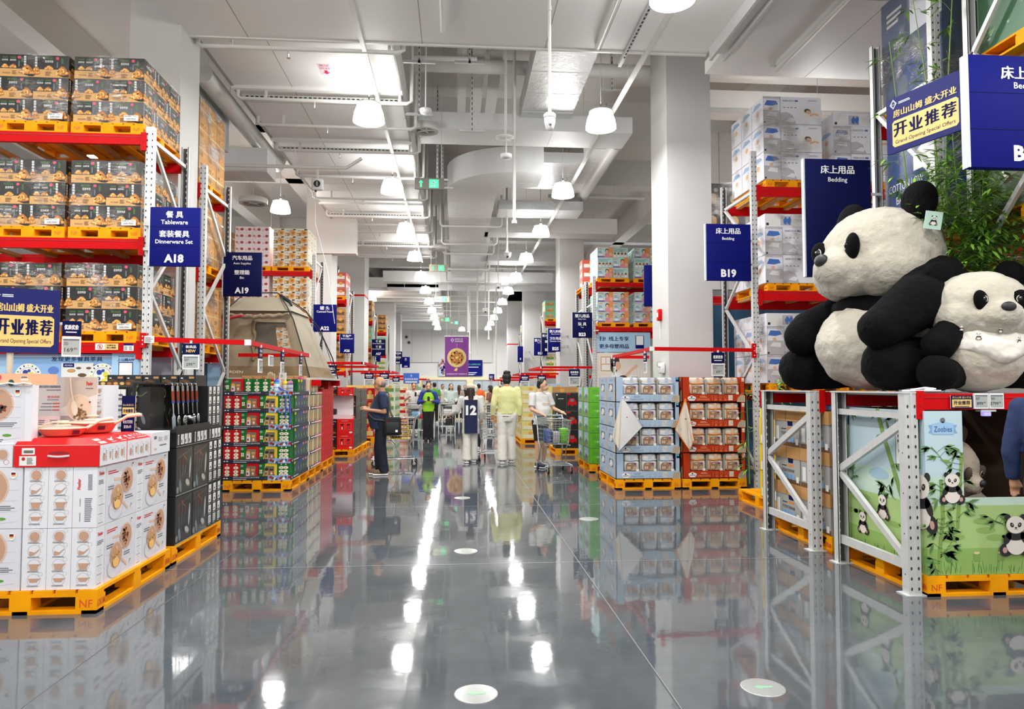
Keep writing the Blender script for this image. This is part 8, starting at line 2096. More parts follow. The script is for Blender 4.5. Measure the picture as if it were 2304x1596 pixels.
blob('arm',[('c',(3.98,5.40,2.03),(3.77,5.30,1.87),0.115,0.125)],pb,sp,0.02,4,0.01,9); blob('arm',[('c',(4.46,5.44,2.0),(4.62,5.36,1.85),0.11,0.12)],pb,sp,0.02,4,0.01,9)
blob('leg',[('c',(4.02,5.46,1.66),(3.75,5.26,1.645),0.13,0.12),('e',(3.72,5.25,1.655),(0.155,0.13,0.145))],pb,sp,0.02,4,0.01,9); blob('leg',[('c',(4.38,5.46,1.66),(4.58,5.28,1.64),0.12,0.12),('e',(4.6,5.27,1.65),(0.13,0.12,0.14))],pb,sp,0.02,4,0.01,9)
plush_head(sp,(4.225,5.45,2.19),-0.16,0.64,0.0)
blob('bandana',[('f',[((4.21,5.44,1.83),0.36,0.31),((4.21,5.44,1.90),0.35,0.31),((4.21,5.45,1.99),0.31,0.29),((4.22,5.46,2.06),0.27,0.25)]),('e',(4.21,5.20,1.86),(0.25,0.10,0.10)),('e',(4.20,5.16,1.80),(0.14,0.07,0.07))],mat('bandana_white','#e4dfd4',0.8,bump=0.3,bscale=14),sp,0.016,4,0.02,11)
mb = MB()
for a,z,s in ((-2.15,1.93,0.05),(-1.75,1.98,0.045),(-1.35,1.90,0.05),(-2.45,2.0,0.04)):
 x,y = 4.21+0.372*cos(a),5.44+0.325*sin(a); panda_print(mb,Fr((x,y,z),(-sin(a),cos(a),0),(0,0,1)),0,0,s*0.62,8)
mb.obj('bandana_print',sp)
gp = thing('plush_panda','plush panda coloured as shaded, lying inside the printed bin','plush panda',(0,0,0))
blob('body',[('e',(4.15,5.78,0.48),(0.33,0.36,0.30))],pw_shaded,gp,0.025,4,0.02,6); plush_head(gp,(3.93,5.52,0.93),0.55,0.50,0.35,pw_shaded,mat('plush_black_bin_shade','#5a4a3d',0.9))  # fur tones hold the brownish light and shade inside the bin
mb = MB(); mb.box(X0+0.02,X1-0.02,5.2,6.1,Z0+0.01,0.22,card); tag(mb.obj('bin_filler'),'cardboard floor pad under the plush inside the bin','pad')
# ---- grey storage cartons and yellow boxes
pallet(3.98,7.02,0,'yellow pallet under the grey storage cartons',1.0,1.2,0.15,True)
sg_ = mat('storage_grey','#a7a6a2',0.55); s_b = mat('storage_blue','#7fb2dd',0.5)
def storage():
 t = thing('storage_carton','c','carton',(0,0,0),'grey storage cartons'); w,d,h = 0.5,0.56,0.26
 mb = MB(); mb.box(-w/2,w/2,-d/2,d/2,0,h,sg_); G = Fr((-w/2,d/2,0),(0,-1,0),(0,0,1)); mb.pr(G,0,0,d,0.045,brown_ink,1); mb.pt(G,'学生宿舍可折叠收纳箱',0.3,0.13,black_soft,w=0.28,h=0.035); mb.pr(G,0.3,0.17,0.42,0.195,t_trim,1); mb.plines(G,0.16,0.17,0.28,0.19,1,black_soft,1)
 for k in range(4): mb.pr(G,0.16+0.075*k,0.04,0.22+0.075*k,0.095,s_b,2)
 mb.pr(G,0.48,0.02,0.535,0.08,paper,2); mb.pp(G,[(0.3,h),(0.42,h),(0.41,0.21),(0.31,0.21)],navy_dark,2); mb.pr(G,0.03,0.06,0.1,0.2,paper,1); mb.obj('carton_body',t)
 mb = MB(); mb.box(-w/2-0.008,w/2+0.008,-d/2-0.01,d/2+0.01,h,h+0.125,kraft); mb.box(-w/2-0.009,w/2,-0.003,0.003,h,h+0.126,brown_ink); mb.obj('kraft_sleeve',t)
 return t
s0 = None
for k in range(3):
 for j in range(2):
  for i in range(2):
   lab = 'grey storage carton with a kraft sleeve, %s layer, %s %s' % (('bottom','middle','top')[k],('near','far')[j],('outer','inner')[i]); loc = (3.74+0.52*i,6.73+0.585*j,0.153+0.387*k)
   if s0 is None: s0 = storage(); s0['label'] = lab; s0.location = loc
   else: dup(s0,loc,lab)
mb = MB(); mb.rbox(3.55,3.95,6.5,6.95,1.315,1.37,mat('folded_blue','#4f7fc0',0.6),0.015); mb.rbox(3.55,3.9,6.55,6.9,1.37,1.40,mat('folded_blue','#4f7fc0',0.6),0.012); tag(mb.obj('folded_bag'),'blue folded bags on the grey storage cartons','bag')
pallet(4.36,8.95,0,'yellow pallet under the yellow boxes',1.0,1.2,0.15,True)
yb = mat('box_yellow','#e3b80c',0.5)
mb, fr = carton(0.30,0.5,0.33,yb)
for F,W_ in ((fr['f'],0.3),(fr['l'],0.5)): mb.pr(F,W_*0.1,0.02,W_*0.9,0.12,paper,1); mb.pd(F,W_*0.4,0.07,0.05,0.03,t_trim,2,10); mb.pd(F,W_*0.7,0.2,0.04,0.04,brown_ink,1,10); mb.pt(F,'LOCO',W_*0.5,0.045,brown_ink,w=W_*0.5,h=0.03); mb.pr(F,0,0,W_,0.005,brown_ink,2)
YB = mb.mesh('yellow_box')
for k in range(3):
 for i in range(3): place('yellow_box',YB,(4.02+0.305*i,8.62,0.152+0.333*k),'yellow box with brown print, %s layer, %s' % (('bottom','middle','top')[k],('left','middle','right')[i]),'box','yellow boxes behind the panda rack')
mb, fr = carton(0.9,0.5,0.12,k_yel); mb.pr(fr['f'],0.3,0.07,0.42,0.09,yb,1); tag(mb.obj('yellow_bin',None,(4.33,8.62,1.152)),'bright yellow lidded bin on the yellow boxes','bin')
# ---- B17 racks and loads
pallet_rack('grey and red pallet rack with bamboo behind the pandas',4.67,6.54,7.60,1,2.6,[2.98,4.48],5.62,5.40,0.95,bh=0.14,brace0=1.75)
pallet_rack('grey and red pallet rack behind the B17 sign',4.67,5.08,6.12,1,2.6,[2.98,4.48],6.3,6.3,0.95,bh=0.14,brace0=1.75)
dn = mat('load_navy','#27406f',0.4); dg = mat('load_slate','#4b5468',0.4)
def big_load(x,y,z,w,d,h,m,lab,fn):
 mb, fr = carton(w,d,h,m); fn(mb,fr['l'],d,h); mb.pr(fr['f'],0.05,0.05,w-0.05,h*0.4,dg,1)
 tag(mb.obj('bulk_carton',None,(x,y,z)),lab,'carton','bulk cartons above the pandas')
 wrap(x-w/2-0.01,x+w/2+0.01,y-d/2-0.01,y+d/2+0.01,z-0.01,z+h,'stretch wrap around the '+lab,M_wrap_dense,(),0.012,16)
def f1(mb,G,d,h):
 mb.pt(G,'COTTON LOW TWIST',d*0.5,h*0.60,mat('ink_cream','#dcd9d0',0.5),w=d*0.85,h=0.085); mb.pt(G,'BATH TOWEL',d*0.5,h*0.46,mat('ink_cream','#dcd9d0',0.5),w=d*0.6,h=0.085); mb.pp(G,[(d*0.5,h*0.7),(d*0.85,h*0.7),(d*0.85,h*0.88),(d*0.68,h*0.95),(d*0.5,h*0.88)],paper,1)
 for k in range(4): mb.pring(G,d*(0.2+0.2*k),h*0.24,0.055,0.005,white_ink,1,14); mb.pd(G,d*(0.2+0.2*k),h*0.24,0.025,0.025,(green_ink,pink_ink,gold,white_ink)[k],1,8)
 mb.pr(G,0,0,d,h*0.1,paper,1)
def f2(mb,G,d,h):
 mb.pr(G,d*0.5,h*0.55,d,h,mat('load_pale','#bfc0c8',0.5),1); mb.pt(G,'2件装',d*0.3,h*0.55,white_ink,w=0.16,h=0.07); mb.pp(G,[(d*0.1,0.02),(d,0.02),(d,h*0.5),(d*0.5,h*0.4)],dn,1); mb.pd(G,d*0.35,h*0.15,0.1,0.13,dg,2,18); mb.plines(G,d*0.1,h*0.75,d*0.4,h*0.9,3,seam_grey,1)
def f3(mb,G,d,h):
 for k in range(14): leafp(mb,G,rnd.uniform(0.1,d-0.2),rnd.uniform(0.1,h-0.2),0.2,rnd.uniform(0,6),(green_ink,paper,brown_ink)[k%3],1+k%3)
 mb.pt(G,'baby',d*0.4,h*0.7,white_ink,w=0.4,h=0.14,l=6)
for z,fn,m,lab,y,w in ((2.98,f1,dn,'navy bath towel load above the giant panda',7.07,0.95),(4.48,f2,dg,'slate blue bedding load on the top shelf above the giant panda',7.07,0.95),(2.98,f3,mat('load_green','#7d9075',0.5),'green leaf print load behind the bamboo',5.6,0.95),(4.48,f3,mat('load_green2','#3f6b4a',0.5),'green and white load at the upper right corner',5.6,0.95)):
 pallet(4.79+w/2+0.02,y,z,'yellow pallet under the '+lab,0.96,1.02,0.13,True)
 big_load(4.79+w/2+0.02,y,z+0.132,w,1.0,1.02 if z < 4 else 1.25,m,lab,fn)
# ---- bamboo
leaf_g = mat('bamboo_leaf','#86bb42',0.5,vary=0.25,vscale=9); leaf_d = mat('bamboo_leaf_dark','#4d7a2b',0.5); stem_m = mat('bamboo_stem','#6f8f3f',0.5)
def bamboo(label,base,tops,n,spread,zmin,seed,lf=0.13,group='leafy bamboo tied to the racks'):
 r = random.Random(seed); t = thing('bamboo_plant',label,'plant',base,group)
 ms, ml = MB(), MB()
 for tx,ty,tz in tops:
  ms.tube([(0,0,0),(tx*0.4,ty*0.4,tz*0.5),(tx,ty,tz)],[0.010,0.008,0.003],stem_m,6)
  for k in range(n):
   u = zmin+(1-zmin)*r.random()**1.2
   p = V((tx*u,ty*u,tz*u)); a = r.uniform(0,2*pi); L2 = spread*r.uniform(0.25,1)
   q = p+V((cos(a)*L2,sin(a)*L2*0.7,r.uniform(-0.05,0.2)))
   ms.tube([p,(p+q)/2+V((0,0,0.03)),q],0.002,stem_m,4,False)
   for j in range(4):
    b = a+r.uniform(-1.1,1.1); d = V((cos(b),sin(b),r.uniform(-0.7,0.45))).normalized(); s = d.cross(V((0,0,1))).normalized(); L3 = lf*r.uniform(0.6,1.15); o_ = p+(q-p)*r.uniform(0.5,1); w = L3*0.1
    dr = V((0,0,-L3*0.14))
    ml.add([o_,o_+d*L3*0.35+s*w,o_+d*L3*0.35-s*w,o_+d*L3*0.7+s*w*0.7+dr*0.5,o_+d*L3*0.7-s*w*0.7+dr*0.5,o_+d*L3+dr],[(0,2,1),(1,2,4,3),(3,4,5)],leaf_d if r.random() < 0.3 else leaf_g)
 ms.obj('bamboo_stem',t); ml.obj('foliage',t)
bamboo('bushy green bamboo between the giant panda and the smaller panda',(4.56,5.98,1.5),((-0.10,0.02,2.3),(0.10,-0.1,2.0),(-0.02,-0.05,1.9),(0.18,-0.12,1.7),(-0.15,0.05,1.75),(-0.3,-0.05,1.6),(0.3,-0.15,1.9),(0.38,-0.2,1.5)),78,0.42,0.5,1,0.15)
bamboo('tall thin bamboo climbing the rack post above the opening sign',(4.62,6.36,3.1),((-0.22,0.05,2.2),(-0.02,-0.25,2.35)),26,0.26,0.1,2)
bamboo('sparse bamboo beside the second rack post',(4.40,6.46,2.4),((-0.22,0.0,2.5),),16,0.3,0.3,3)
bamboo('thin bamboo strip beside the orange towel crates',(4.36,10.36,0.1),((-0.05,-0.05,1.4),),16,0.2,0.1,4,0.16)
bamboo('small bamboo sprig above the yellow boxes',(3.95,8.35,1.28),((-0.1,0,0.35),),10,0.16,0.1,5,0.14)
# ---- far right stacks
def stackbox(name,x0,x1,y0,y1,h,nz,nx,ny,ma,mb_,label,group,side,left=True,pal=True):
 """a pallet display: cartons in nz layers, each its own object"""
 if pal: pallet_far((x0+x1)/2,(y0+y1)/2,0,'yellow pallet under the '+label,round(x1-x0+0.04,2),round(y1-y0+0.04,2),0.14)
 w,d,hh = (x1-x0)/nx-0.004,(y1-y0)/ny-0.004,h/nz-0.002
 mb, fr = carton(w,d,hh,ma)
 for k,W_ in (('f',w),('l' if left else 'r',d)): mb.pr(fr[k],W_*0.12,hh*0.1,W_*0.88,hh*0.5,mb_,1); mb.pd(fr[k],W_*0.6,hh*0.65,W_*0.16,hh*0.2,food_a,2,10); mb.pr(fr[k],0,0,W_,0.006,seam_grey,3); mb.pr(fr[k],0,0,0.006,hh,seam_grey,3)
 me = mb.mesh(name)
 for k in range(nz):
  for i in range(nx):
   for j in range(ny):
    if j and i != (0 if left else nx-1): continue
    place(name,me,(x0+(i+0.5)*(w+0.004),y0+(j+0.5)*(d+0.004),(0.141 if pal else 0)+k*(hh+0.002)),'%s, %s layer, %s' % (label.rstrip('s') if not label.endswith('xes') else label[:-2], 'bottom' if k == 0 else 'top' if k == nz-1 else ORD[k], ('front, %s' % ORD[i]) if j == 0 else 'aisle side, %s behind' % ORD[j-1]),'box',group)
car_b = mat('toy_black','#17181a',0.4)
pallet_far(2.75,16.6,0,'yellow pallet under the black toy car boxes',1.0,1.1,0.14)
mb, fr = carton(0.5,0.5,0.42,car_b); F = fr['f']; mb.plines(F,0.06,0.28,0.2,0.3,1,white_ink,1); mb.pr(F,0.02,0.36,0.05,0.39,paper,1); mb.pr(F,0.25,0,0.254,0.42,grey_ink,1); mb.pp(F,[(0.28,0.12),(0.48,0.12),(0.49,0.2),(0.42,0.3),(0.33,0.3),(0.27,0.2)],k_red,1); mb.pd(F,0.33,0.12,0.035,0.035,black,2,12); mb.pd(F,0.44,0.12,0.035,0.035,black,2,12); mb.pr(F,0.34,0.22,0.42,0.28,grey_ink,2); mb.pr(F,0.26,0.38,0.34,0.41,k_red,1); mb.pr(F,0,0,0.5,0.006,grey_ink,1)
CB = mb.mesh('toy_car_box')
for k in range(3):
 for i in range(2): place('toy_car_box',CB,(2.5+0.505*i,16.35,0.141+0.422*k),'black toy car box with a red car, %s layer, %s' % (('bottom','middle','top')[k],('left','right')[i]),'box','black toy car boxes')
yp = mat('pale_yellow_box','#dfcf7c',0.5)
for args in (('pale_yellow_box',1.75,2.6,19.2,21.6,1.42,6,2,4,yp,cream_b,'pale yellow boxes','pale yellow boxes behind the yellow shirt man',0),
 ('brown_box',2.6,3.5,19.2,20.2,1.40,5,2,1,kraft,lab_b,'brown boxes','brown boxes right of the pale yellow boxes',0),
 ('blue_box',2.45,3.45,22.6,23.6,1.5,5,2,2,tb,paper,'pale blue boxes','pale blue boxes below the far right rails',0),
 ('grey_box',1.85,2.75,27.0,29.0,1.35,4,2,3,seam_grey,paper,'grey boxes','grey boxes far along the right side',0),
 ('brown_box',1.75,2.6,33.5,35.5,1.35,4,2,3,kraft,paper,'far brown boxes','brown boxes far along the right side',0)): stackbox(*args)
for args in (('red_tin',-3.3,-2.28,20.2,21.4,1.36,4,3,3,k_red,gold,'red gift tins','red gift tins behind the navy shirt man',0,False),
 ('green_tin',-2.95,-2.05,24.2,26.2,1.5,5,2,4,mat('gift_green','#cfdcc4',0.5),bam_d,'green moon cake boxes','green boxes behind the phone shoppers',0,False),
 ('amber_box',-3.4,-2.35,22.3,23.5,1.45,6,3,3,gold,brown_ink,'amber snack boxes','amber boxes behind the navy shirt man',0,False),
 ('beige_box',-2.9,-1.95,30.0,32.0,1.4,5,2,4,cream_b,k_red,'beige boxes','beige boxes far along the left side',0,False),
 ('green_box',-2.8,-1.85,36.0,38.0,1.4,4,2,3,mat('far_green','#7fc29a',0.6),paper,'far green boxes','green boxes far along the left side',0,False)): stackbox(*args)
# ---- floor discs
disc = mat('disc_steel','#a3a4a2',0.3,0.3)
for x,y,lab in ((0.104,3.66,'round white floor lid with a green mark, nearest in the aisle'),(1.577,3.62,'round white floor lid with a green mark at the lower right'),(0.093,6.78,'round white floor lid, second along the aisle'),(0.086,9.99,'round white floor lid, third along the aisle'),(1.2,16.3,'round white floor lid in front of the pale yellow boxes'),(1.55,8.3,'faint round floor lid right of the aisle centre')):
 t = thing('floor_lid',lab,'floor lid',(x,y,0),'round floor lids'); mb = MB(); mb.lathe([(0.112,0.0),(0.112,0.004),(0.105,0.005),(0,0.005)],disc,n=32); mb.obj('lid_plate',t)
 mb = MB(); F = Fr((0,0,0.005),(1,0,0),(0,1,0)); gg = mat('lid_green','#7fae8c',0.5); mb.pp(F,[(-0.05,0),(-0.01,0.03),(-0.01,0.012),(0.05,0.012),(0.05,-0.012),(-0.01,-0.012),(-0.01,-0.03)],gg,0.5); mb.obj('lid_arrow',t)

# ================================================================== shopping carts
def make_cart():
 t = thing('shopping_cart','wire cart','cart',(0,0,0),'wire shopping carts')
 L0,L1 = -0.44,0.40
 def sec(u,z):   # half width and y of the tapering basket
  k = (z-0.52)/0.42; return (0.19+0.06*u)*(0.86+0.14*k), (L0+0.10*(1-k))*(1-u)+(L1-0.02+0.02*k)*u
 mb = MB()
 for z in (0.52,0.60,0.68,0.76,0.84,0.94):
  (w0,y0),(w1,y1) = sec(0,z),sec(1,z); mb.tube([(-w0,y0,z),(w0,y0,z),(w1,y1,z),(-w1,y1,z),(-w0,y0,z)],0.011 if z > 0.9 else 0.005,cart_wire,5)
 for k in range(13):
  u = k/12; (w0,y0),(w1,y1) = sec(u,0.52),sec(u,0.94)
  mb.tube([(-w1,y1,0.94),(-w0,y0,0.52),(w0,y0,0.52),(w1,y1,0.94)],0.0035,cart_wire,4,False)
 for k in range(1,8):
  for u in (0,1):
   (w0,y0),(w1,y1) = sec(u,0.52),sec(u,0.94); f_ = -1+k/4; mb.tube([(w0*f_,y0,0.52),(w1*f_,y1,0.94)],0.0035,cart_wire,4,False)
 mb.obj('wire_basket',t)
 mb = MB()
 for d in (-1,1):
  mb.tube([(d*0.25,0.48,1.0),(d*0.25,0.42,0.93),(d*0.23,0.36,0.52),(d*0.21,0.30,0.42),(d*0.22,0.38,0.20),(d*0.24,0.42,0.15),(d*0.21,-0.42,0.15)],0.014,cart_wire,8)
  mb.tube([(d*0.2,-0.30,0.50),(d*0.21,-0.05,0.48),(d*0.21,0.02,0.40),(d*0.22,0.10,0.15)],0.011,cart_wire,6)
 for y in (-0.40,-0.2,0.0,0.2,0.38): mb.tube([(-0.21,y,0.15),(0.21,y,0.15)],0.008,cart_wire,6)
 mb.obj('cart_frame',t)
 mb = MB(); mb.tube([(-0.27,0.49,1.0),(0.27,0.49,1.0)],0.019,mat('cart_handle','#9da3a8',0.4),10); mb.obj('handle_bar',t)
 for x,y in ((-0.21,-0.38),(0.21,-0.38),(-0.24,0.38),(0.24,0.38)):
  mb = MB(); mb.cyl((x-0.014,y+0.02,0.062),(x+0.014,y+0.02,0.062),0.062,rubber,18); mb.cyl((x-0.016,y+0.02,0.062),(x+0.016,y+0.02,0.062),0.03,seam_grey,12); mb.bar((x,y,0.15),(x,y+0.02,0.066),0.045,0.02,steel); mb.obj('caster',t)
 return t
cart0 = None
def cart(x,y,rz,label):
 global cart0
 if cart0 is None: cart0 = make_cart(); cart0.location = (x,y,0); cart0.rotation_euler = (0,0,rz); cart0['label'] = label; return cart0
 return dup(cart0,(x,y,0),label,rz)
cart(-1.22,14.15,-pi/2+0.05,'wire cart holding a yellow basket beside the man in the navy shirt')
cart(0.78,15.25,pi-0.15,'wire cart pushed by the shopper in the number 12 jersey')
cart(1.80,12.95,0.10,'wire cart pushed by the man in the white printed T-shirt')
cart(-0.33,25.3,0.05,'wire cart pushed by the woman in the pale mint hoodie')
cart(-1.33,23.2,0.2,'wire cart beside the man looking at his phone')
cart(0.98,23.6,pi,'wire cart beside the woman in the red patterned top')
yk = mat('basket_yellow','#d8b42c',0.4)
t = thing('shopping_basket','yellow wire basket with a dark bag inside the navy man\'s cart','basket',(-1.12,14.15,0.53))
mb = MB()
for z in (0.0,0.08,0.16,0.24): mb.tube([(-0.2,-0.15,z),(0.22,-0.15,z),(0.22,0.15,z),(-0.2,0.15,z),(-0.2,-0.15,z)],0.007,yk,5)
for k in range(12): mb.tube([(-0.2+0.038*k,-0.15,0),(-0.2+0.038*k,-0.15,0.24)],0.004,yk,4,False); mb.tube([(-0.2+0.038*k,0.15,0),(-0.2+0.038*k,0.15,0.24)],0.004,yk,4,False)
mb.box(-0.2,0.22,-0.15,0.15,0,0.01,yk); mb.obj('basket_body',t)
mb = MB(); mb.rbox(-0.17,0.05,-0.1,0.1,0.012,0.2,black_soft,0.03); mb.obj('dark_bag',t)
for lab,x,y,w,d,h,m in (('lime green box in the white shirt man\'s cart',1.95,12.9,0.15,0.25,0.26,lime),('blue pack in the white shirt man\'s cart',1.66,12.95,0.14,0.2,0.24,kb),('clear grey pack in the middle of the white shirt man\'s cart',1.80,12.85,0.12,0.22,0.2,seam_grey),('pale packet in the phone man\'s cart',-1.30,23.2,0.25,0.3,0.2,bsky),('red packet in the phone man\'s cart',-1.12,23.0,0.12,0.14,0.14,k_red),('white box in the mint hoodie cart',-0.3,25.3,0.3,0.3,0.22,paper)):
 mb = MB(); mb.rbox(-w/2,w/2,-d/2,d/2,0,h,m,0.012); tag(mb.obj('grocery_pack',None,(x,y,0.53)),lab,'grocery pack')
def f(mb,F):
 for k in range(6): mb.pr(F,0,0.055*k,0.32,0.055*k+0.003,grey_ink,1); mb.pr(F,0.064*k,0,0.064*k+0.003,0.3,grey_ink,1)
flat_card('cart_board','white checked board hung on the mint hoodie cart',Fr((-0.15,24.84,0.62),NX,(0,0,1)),0.32,0.30,f,'board',0.008)

# ================================================================== people
SKIN = mat('skin','#c99470',0.55); SKIN2 = mat('skin_fair','#d9ab8c',0.55); HAIR = mat('hair_black','#14110f',0.5); HAIRB = mat('hair_brown','#5a2d1c',0.5); HAIRG = mat('hair_grey','#7a7069',0.6); lip = mat('lip','#9a5a4c',0.6)
def cloth(n,c): return mat('cloth_'+n,c,0.85,bump=0.5,bscale=9,vary=0.05,vscale=5)
def rz2(p,a,c=(0,0)): x,y = p[0]-c[0],p[1]-c[1]; return (x*cos(a)-y*sin(a)+c[0],x*sin(a)+y*cos(a)+c[1],p[2])
def person(label,x,y,rz,H,top,legs_m,shoe_m,hair='short',hairm=None,skin=None,sleeve='short',arms=None,feet=((-0.10,0.0),(0.10,0.0)),bw=1.0,belly=0.0,hem=0.80,flare=0.0,legw=1.0,shorts=False,hz=0.0,nod=0.0,far=False,shirt=True):
 """faces local -y; arms: (elbow, hand) offsets from each shoulder, left then right"""
 s = H/1.70; hairm = hairm or HAIR; skin = skin or SKIN
 t = thing('person',label,'person',(x,y,0),None,rz)
 arms = arms or (((-0.06,0.02,-0.29),(-0.08,-0.05,-0.54)),((0.06,0.02,-0.29),(0.08,-0.05,-0.54)))
 S = lambda p: (p[0]*s,p[1]*s,p[2]*s)
 hc = (0,-0.02-nod*0.06,1.585-nod*0.02)
 hd = lambda p: S(rz2((hc[0]+p[0],hc[1]+p[1]-nod*p[2]*0.5*-1,hc[2]+p[2]+nod*p[1]*0.4),hz,(0,0)))
 pr = [('e',hd((0,0.005,0.012)),(0.074*s,0.094*s,0.103*s)),('e',hd((0,-0.028,-0.055)),(0.055*s,0.060*s,0.058*s)),('e',hd((0,-0.098,-0.018)),(0.014*s,0.020*s,0.024*s)),('e',hd((0.074,0.01,-0.012)),(0.014*s,0.024*s,0.032*s)),('e',hd((-0.074,0.01,-0.012)),(0.014*s,0.024*s,0.032*s)),
          ('c',S((0,0.015,1.50)),S((0,0.03,1.38)),0.052*s,0.06*s),('e',S((0,0.02,1.22)),(0.14*s*bw,0.095*s*bw,0.2*s)),('e',S((0,0.02,0.96)),(0.14*s*bw,0.10*s*bw,0.15*s)),('c',S((-0.13*bw,0.02,1.375)),S((0.13*bw,0.02,1.375)),0.038*s,0.038*s)]
 tp = []; sl = []
 for k,d in ((0,-1),(1,1)):
  sh = V((d*0.175*bw,0.02,1.375)); el = sh+V(arms[k][0]); ha = sh+V(arms[k][1]); fd = (ha-el).normalized(); wr = ha-fd*0.08
  pr += [('c',S(sh),S(el),0.040*s,0.037*s),('c',S(el),S(wr),0.038*s,0.026*s),('c',S(wr),S(wr+fd*0.055),0.026*s,0.031*s)]
  side = fd.cross(V((0,0,1))) ; side = V((0,1,0)) if side.length < 0.2 else side; side.normalize(); cv = side.cross(fd)*(-0.6 if cv_sign(fd) else 0.6)
  for j in range(4):
   b = wr+fd*0.07+side*(0.030*(j-1.5)/1.5*0.8); L_ = (0.055,0.065,0.060,0.046)[j]; mid = b+fd*L_*0.6; pr += [('c',S(b),S(mid),0.0095*s,0.009*s),('c',S(mid),S(mid+(fd*0.6+cv).normalized()*L_*0.5),0.009*s,0.008*s)]
  pr.append(('c',S(wr+fd*0.03+side*0.026*d),S(wr+fd*0.065+side*0.045*d+cv*0.02),0.010*s,0.009*s))
  if sleeve == 'short': e2 = sh+(el-sh)*0.80; sl += [('k',S(sh),S(e2),0.068*s*bw,0.064*s),('e',S(sh),(0.068*s*bw,0.07*s,0.066*s))]
  else: sl += [('e',S(sh),(0.068*s*bw,0.07*s,0.066*s)),('c',S(sh),S(el),0.066*s*bw,0.056*s),('k',S(el),S(wr+fd*0.01),0.058*s,0.045*s),('e',S(el),(0.056*s,)*3)]
 for k in (0,1):
  fx,fy = feet[k]; hp = ((-0.085,0.085)[k]*bw,0.02,0.90); kn = (fx*0.95,(fy*0.5)-0.015,0.49); an = (fx,fy+0.02,0.085)
  pr += [('c',S(hp),S(kn),0.078*s,0.054*s),('c',S(kn),S(an),0.060*s,0.042*s),('c',S(an),S((fx,fy-0.10,0.045)),0.034*s,0.03*s)]
  kz = 0.52 if shorts else 0.0
  r0 = 0.094*legw*s
  if shorts: tp += [('k',S(hp),S((kn[0],kn[1],0.52)),r0,0.085*legw*s)]
  else: tp += [('c',S(hp),S(kn),r0,(0.072*legw+flare*0.3)*s),('k',S((kn[0],kn[1],kn[2]+0.02)),S((an[0],an[1],0.055)),(0.074*legw+flare*0.3)*s,(0.060*legw+flare)*s)]
 b_ = blob('body',pr,skin,t,0.0105*s if not far else 0.016,3)
 if shirt:
  hw = 0.155*bw
  sec = [((0,0.015-belly*0.03,hem),hw*1.06+0.01+flare*0.1,(0.115+belly*0.04)*bw),((0,0.015-belly*0.06,1.0),hw*1.02,(0.115+belly*0.06)*bw),((0,0.015-belly*0.05,1.12),hw*1.02,(0.112+belly*0.06)*bw),((0,0.015,1.26),hw*1.08,0.118*bw),((0,0.02,1.36),hw*1.10,0.095*bw),((0,0.022,1.415),hw*0.72,0.075),((0,0.018,1.445),0.072,0.066)]
  blob('shirt',[('f',[(S(c),a*s,b*s) for c,a,b in sec])]+sl,top,t,0.0125*s if not far else 0.018,3,0.008,9)
 blob('shorts' if shorts else 'trousers',[('f',[(S((0,0.02,z)),a*s*bw,b*s*bw) for z,a,b in ((0.78,0.14,0.10),(0.86,0.165,0.115),(max(0.92,hem+0.015),0.152,0.106),(max(0.95,hem+0.04),0.140,0.098))])]+tp,legs_m,t,0.0125*s if not far else 0.018,3,0.007,8)
 for k in (0,1):
  fx,fy = feet[k]; mb = MB(); mb.ell(S((fx,fy-0.045,0.055)),(0.048*s,0.135*s,0.05*s),shoe_m,16,10); mb.ell(S((fx,fy+0.03,0.075)),(0.042*s,0.06*s,0.055*s),shoe_m,14,8); mb.rbox((fx-0.046)*s,(fx+0.046)*s,(fy-0.175)*s,(fy+0.088)*s,0.002,0.03*s,white_ink if shoe_m not in (rubber,) else rubber,0.012); mb.obj('shoe',t)
 if hair == 'bald': hp_ = [('e',hd((0,0.035,-0.01)),(0.080*s,0.075*s,0.075*s))]
 elif hair == 'short': hp_ = [('e',hd((0,0.022,0.040)),(0.082*s,0.094*s,0.088*s)),('e',hd((0,0.055,-0.01)),(0.074*s,0.055*s,0.08*s))]
 elif hair == 'bun': hp_ = [('e',hd((0,0.022,0.036)),(0.086*s,0.098*s,0.090*s)),('e',hd((0,0.055,-0.03)),(0.078*s,0.055*s,0.09*s)),('e',hd((0.01,0.05,0.118)),(0.06*s,0.055*s,0.045*s)),('e',hd((-0.03,0.03,0.12)),(0.04*s,0.04*s,0.035*s))]
 else: hp_ = [('e',hd((0,0.022,0.035)),(0.085*s,0.096*s,0.090*s)),('c',hd((0,0.075,-0.02)),hd((0.0,0.125,-0.33)),0.072*s,0.05*s),('c',hd((0.06,0.03,0)),hd((0.075,0.04,-0.14)),0.03*s,0.02*s),('c',hd((-0.06,0.03,0)),hd((-0.075,0.04,-0.14)),0.03*s,0.02*s)]
 blob('hair',hp_,hairm,t,0.010 if not far else 0.016,2,0.006,30)
 if not far:
  for d in (-1,1):
   mb = MB(); mb.ell(hd((d*0.033,-0.083,0.006)),(0.012*s,0.008*s,0.006*s),black_soft,8,6); mb.obj('eye',t)
   mb = MB(); mb.tube([hd((d*0.018,-0.090,0.026)),hd((d*0.035,-0.089,0.030)),hd((d*0.052,-0.078,0.025))],0.004*s,hairm,5); mb.obj('eyebrow',t)
  mb = MB(); mb.ell(hd((0,-0.088,-0.058)),(0.022*s,0.008*s,0.006*s),lip,10,6); mb.obj('mouth',t)
 return t
def cv_sign(fd): return fd.y < -0.3 or fd.z < -0.5
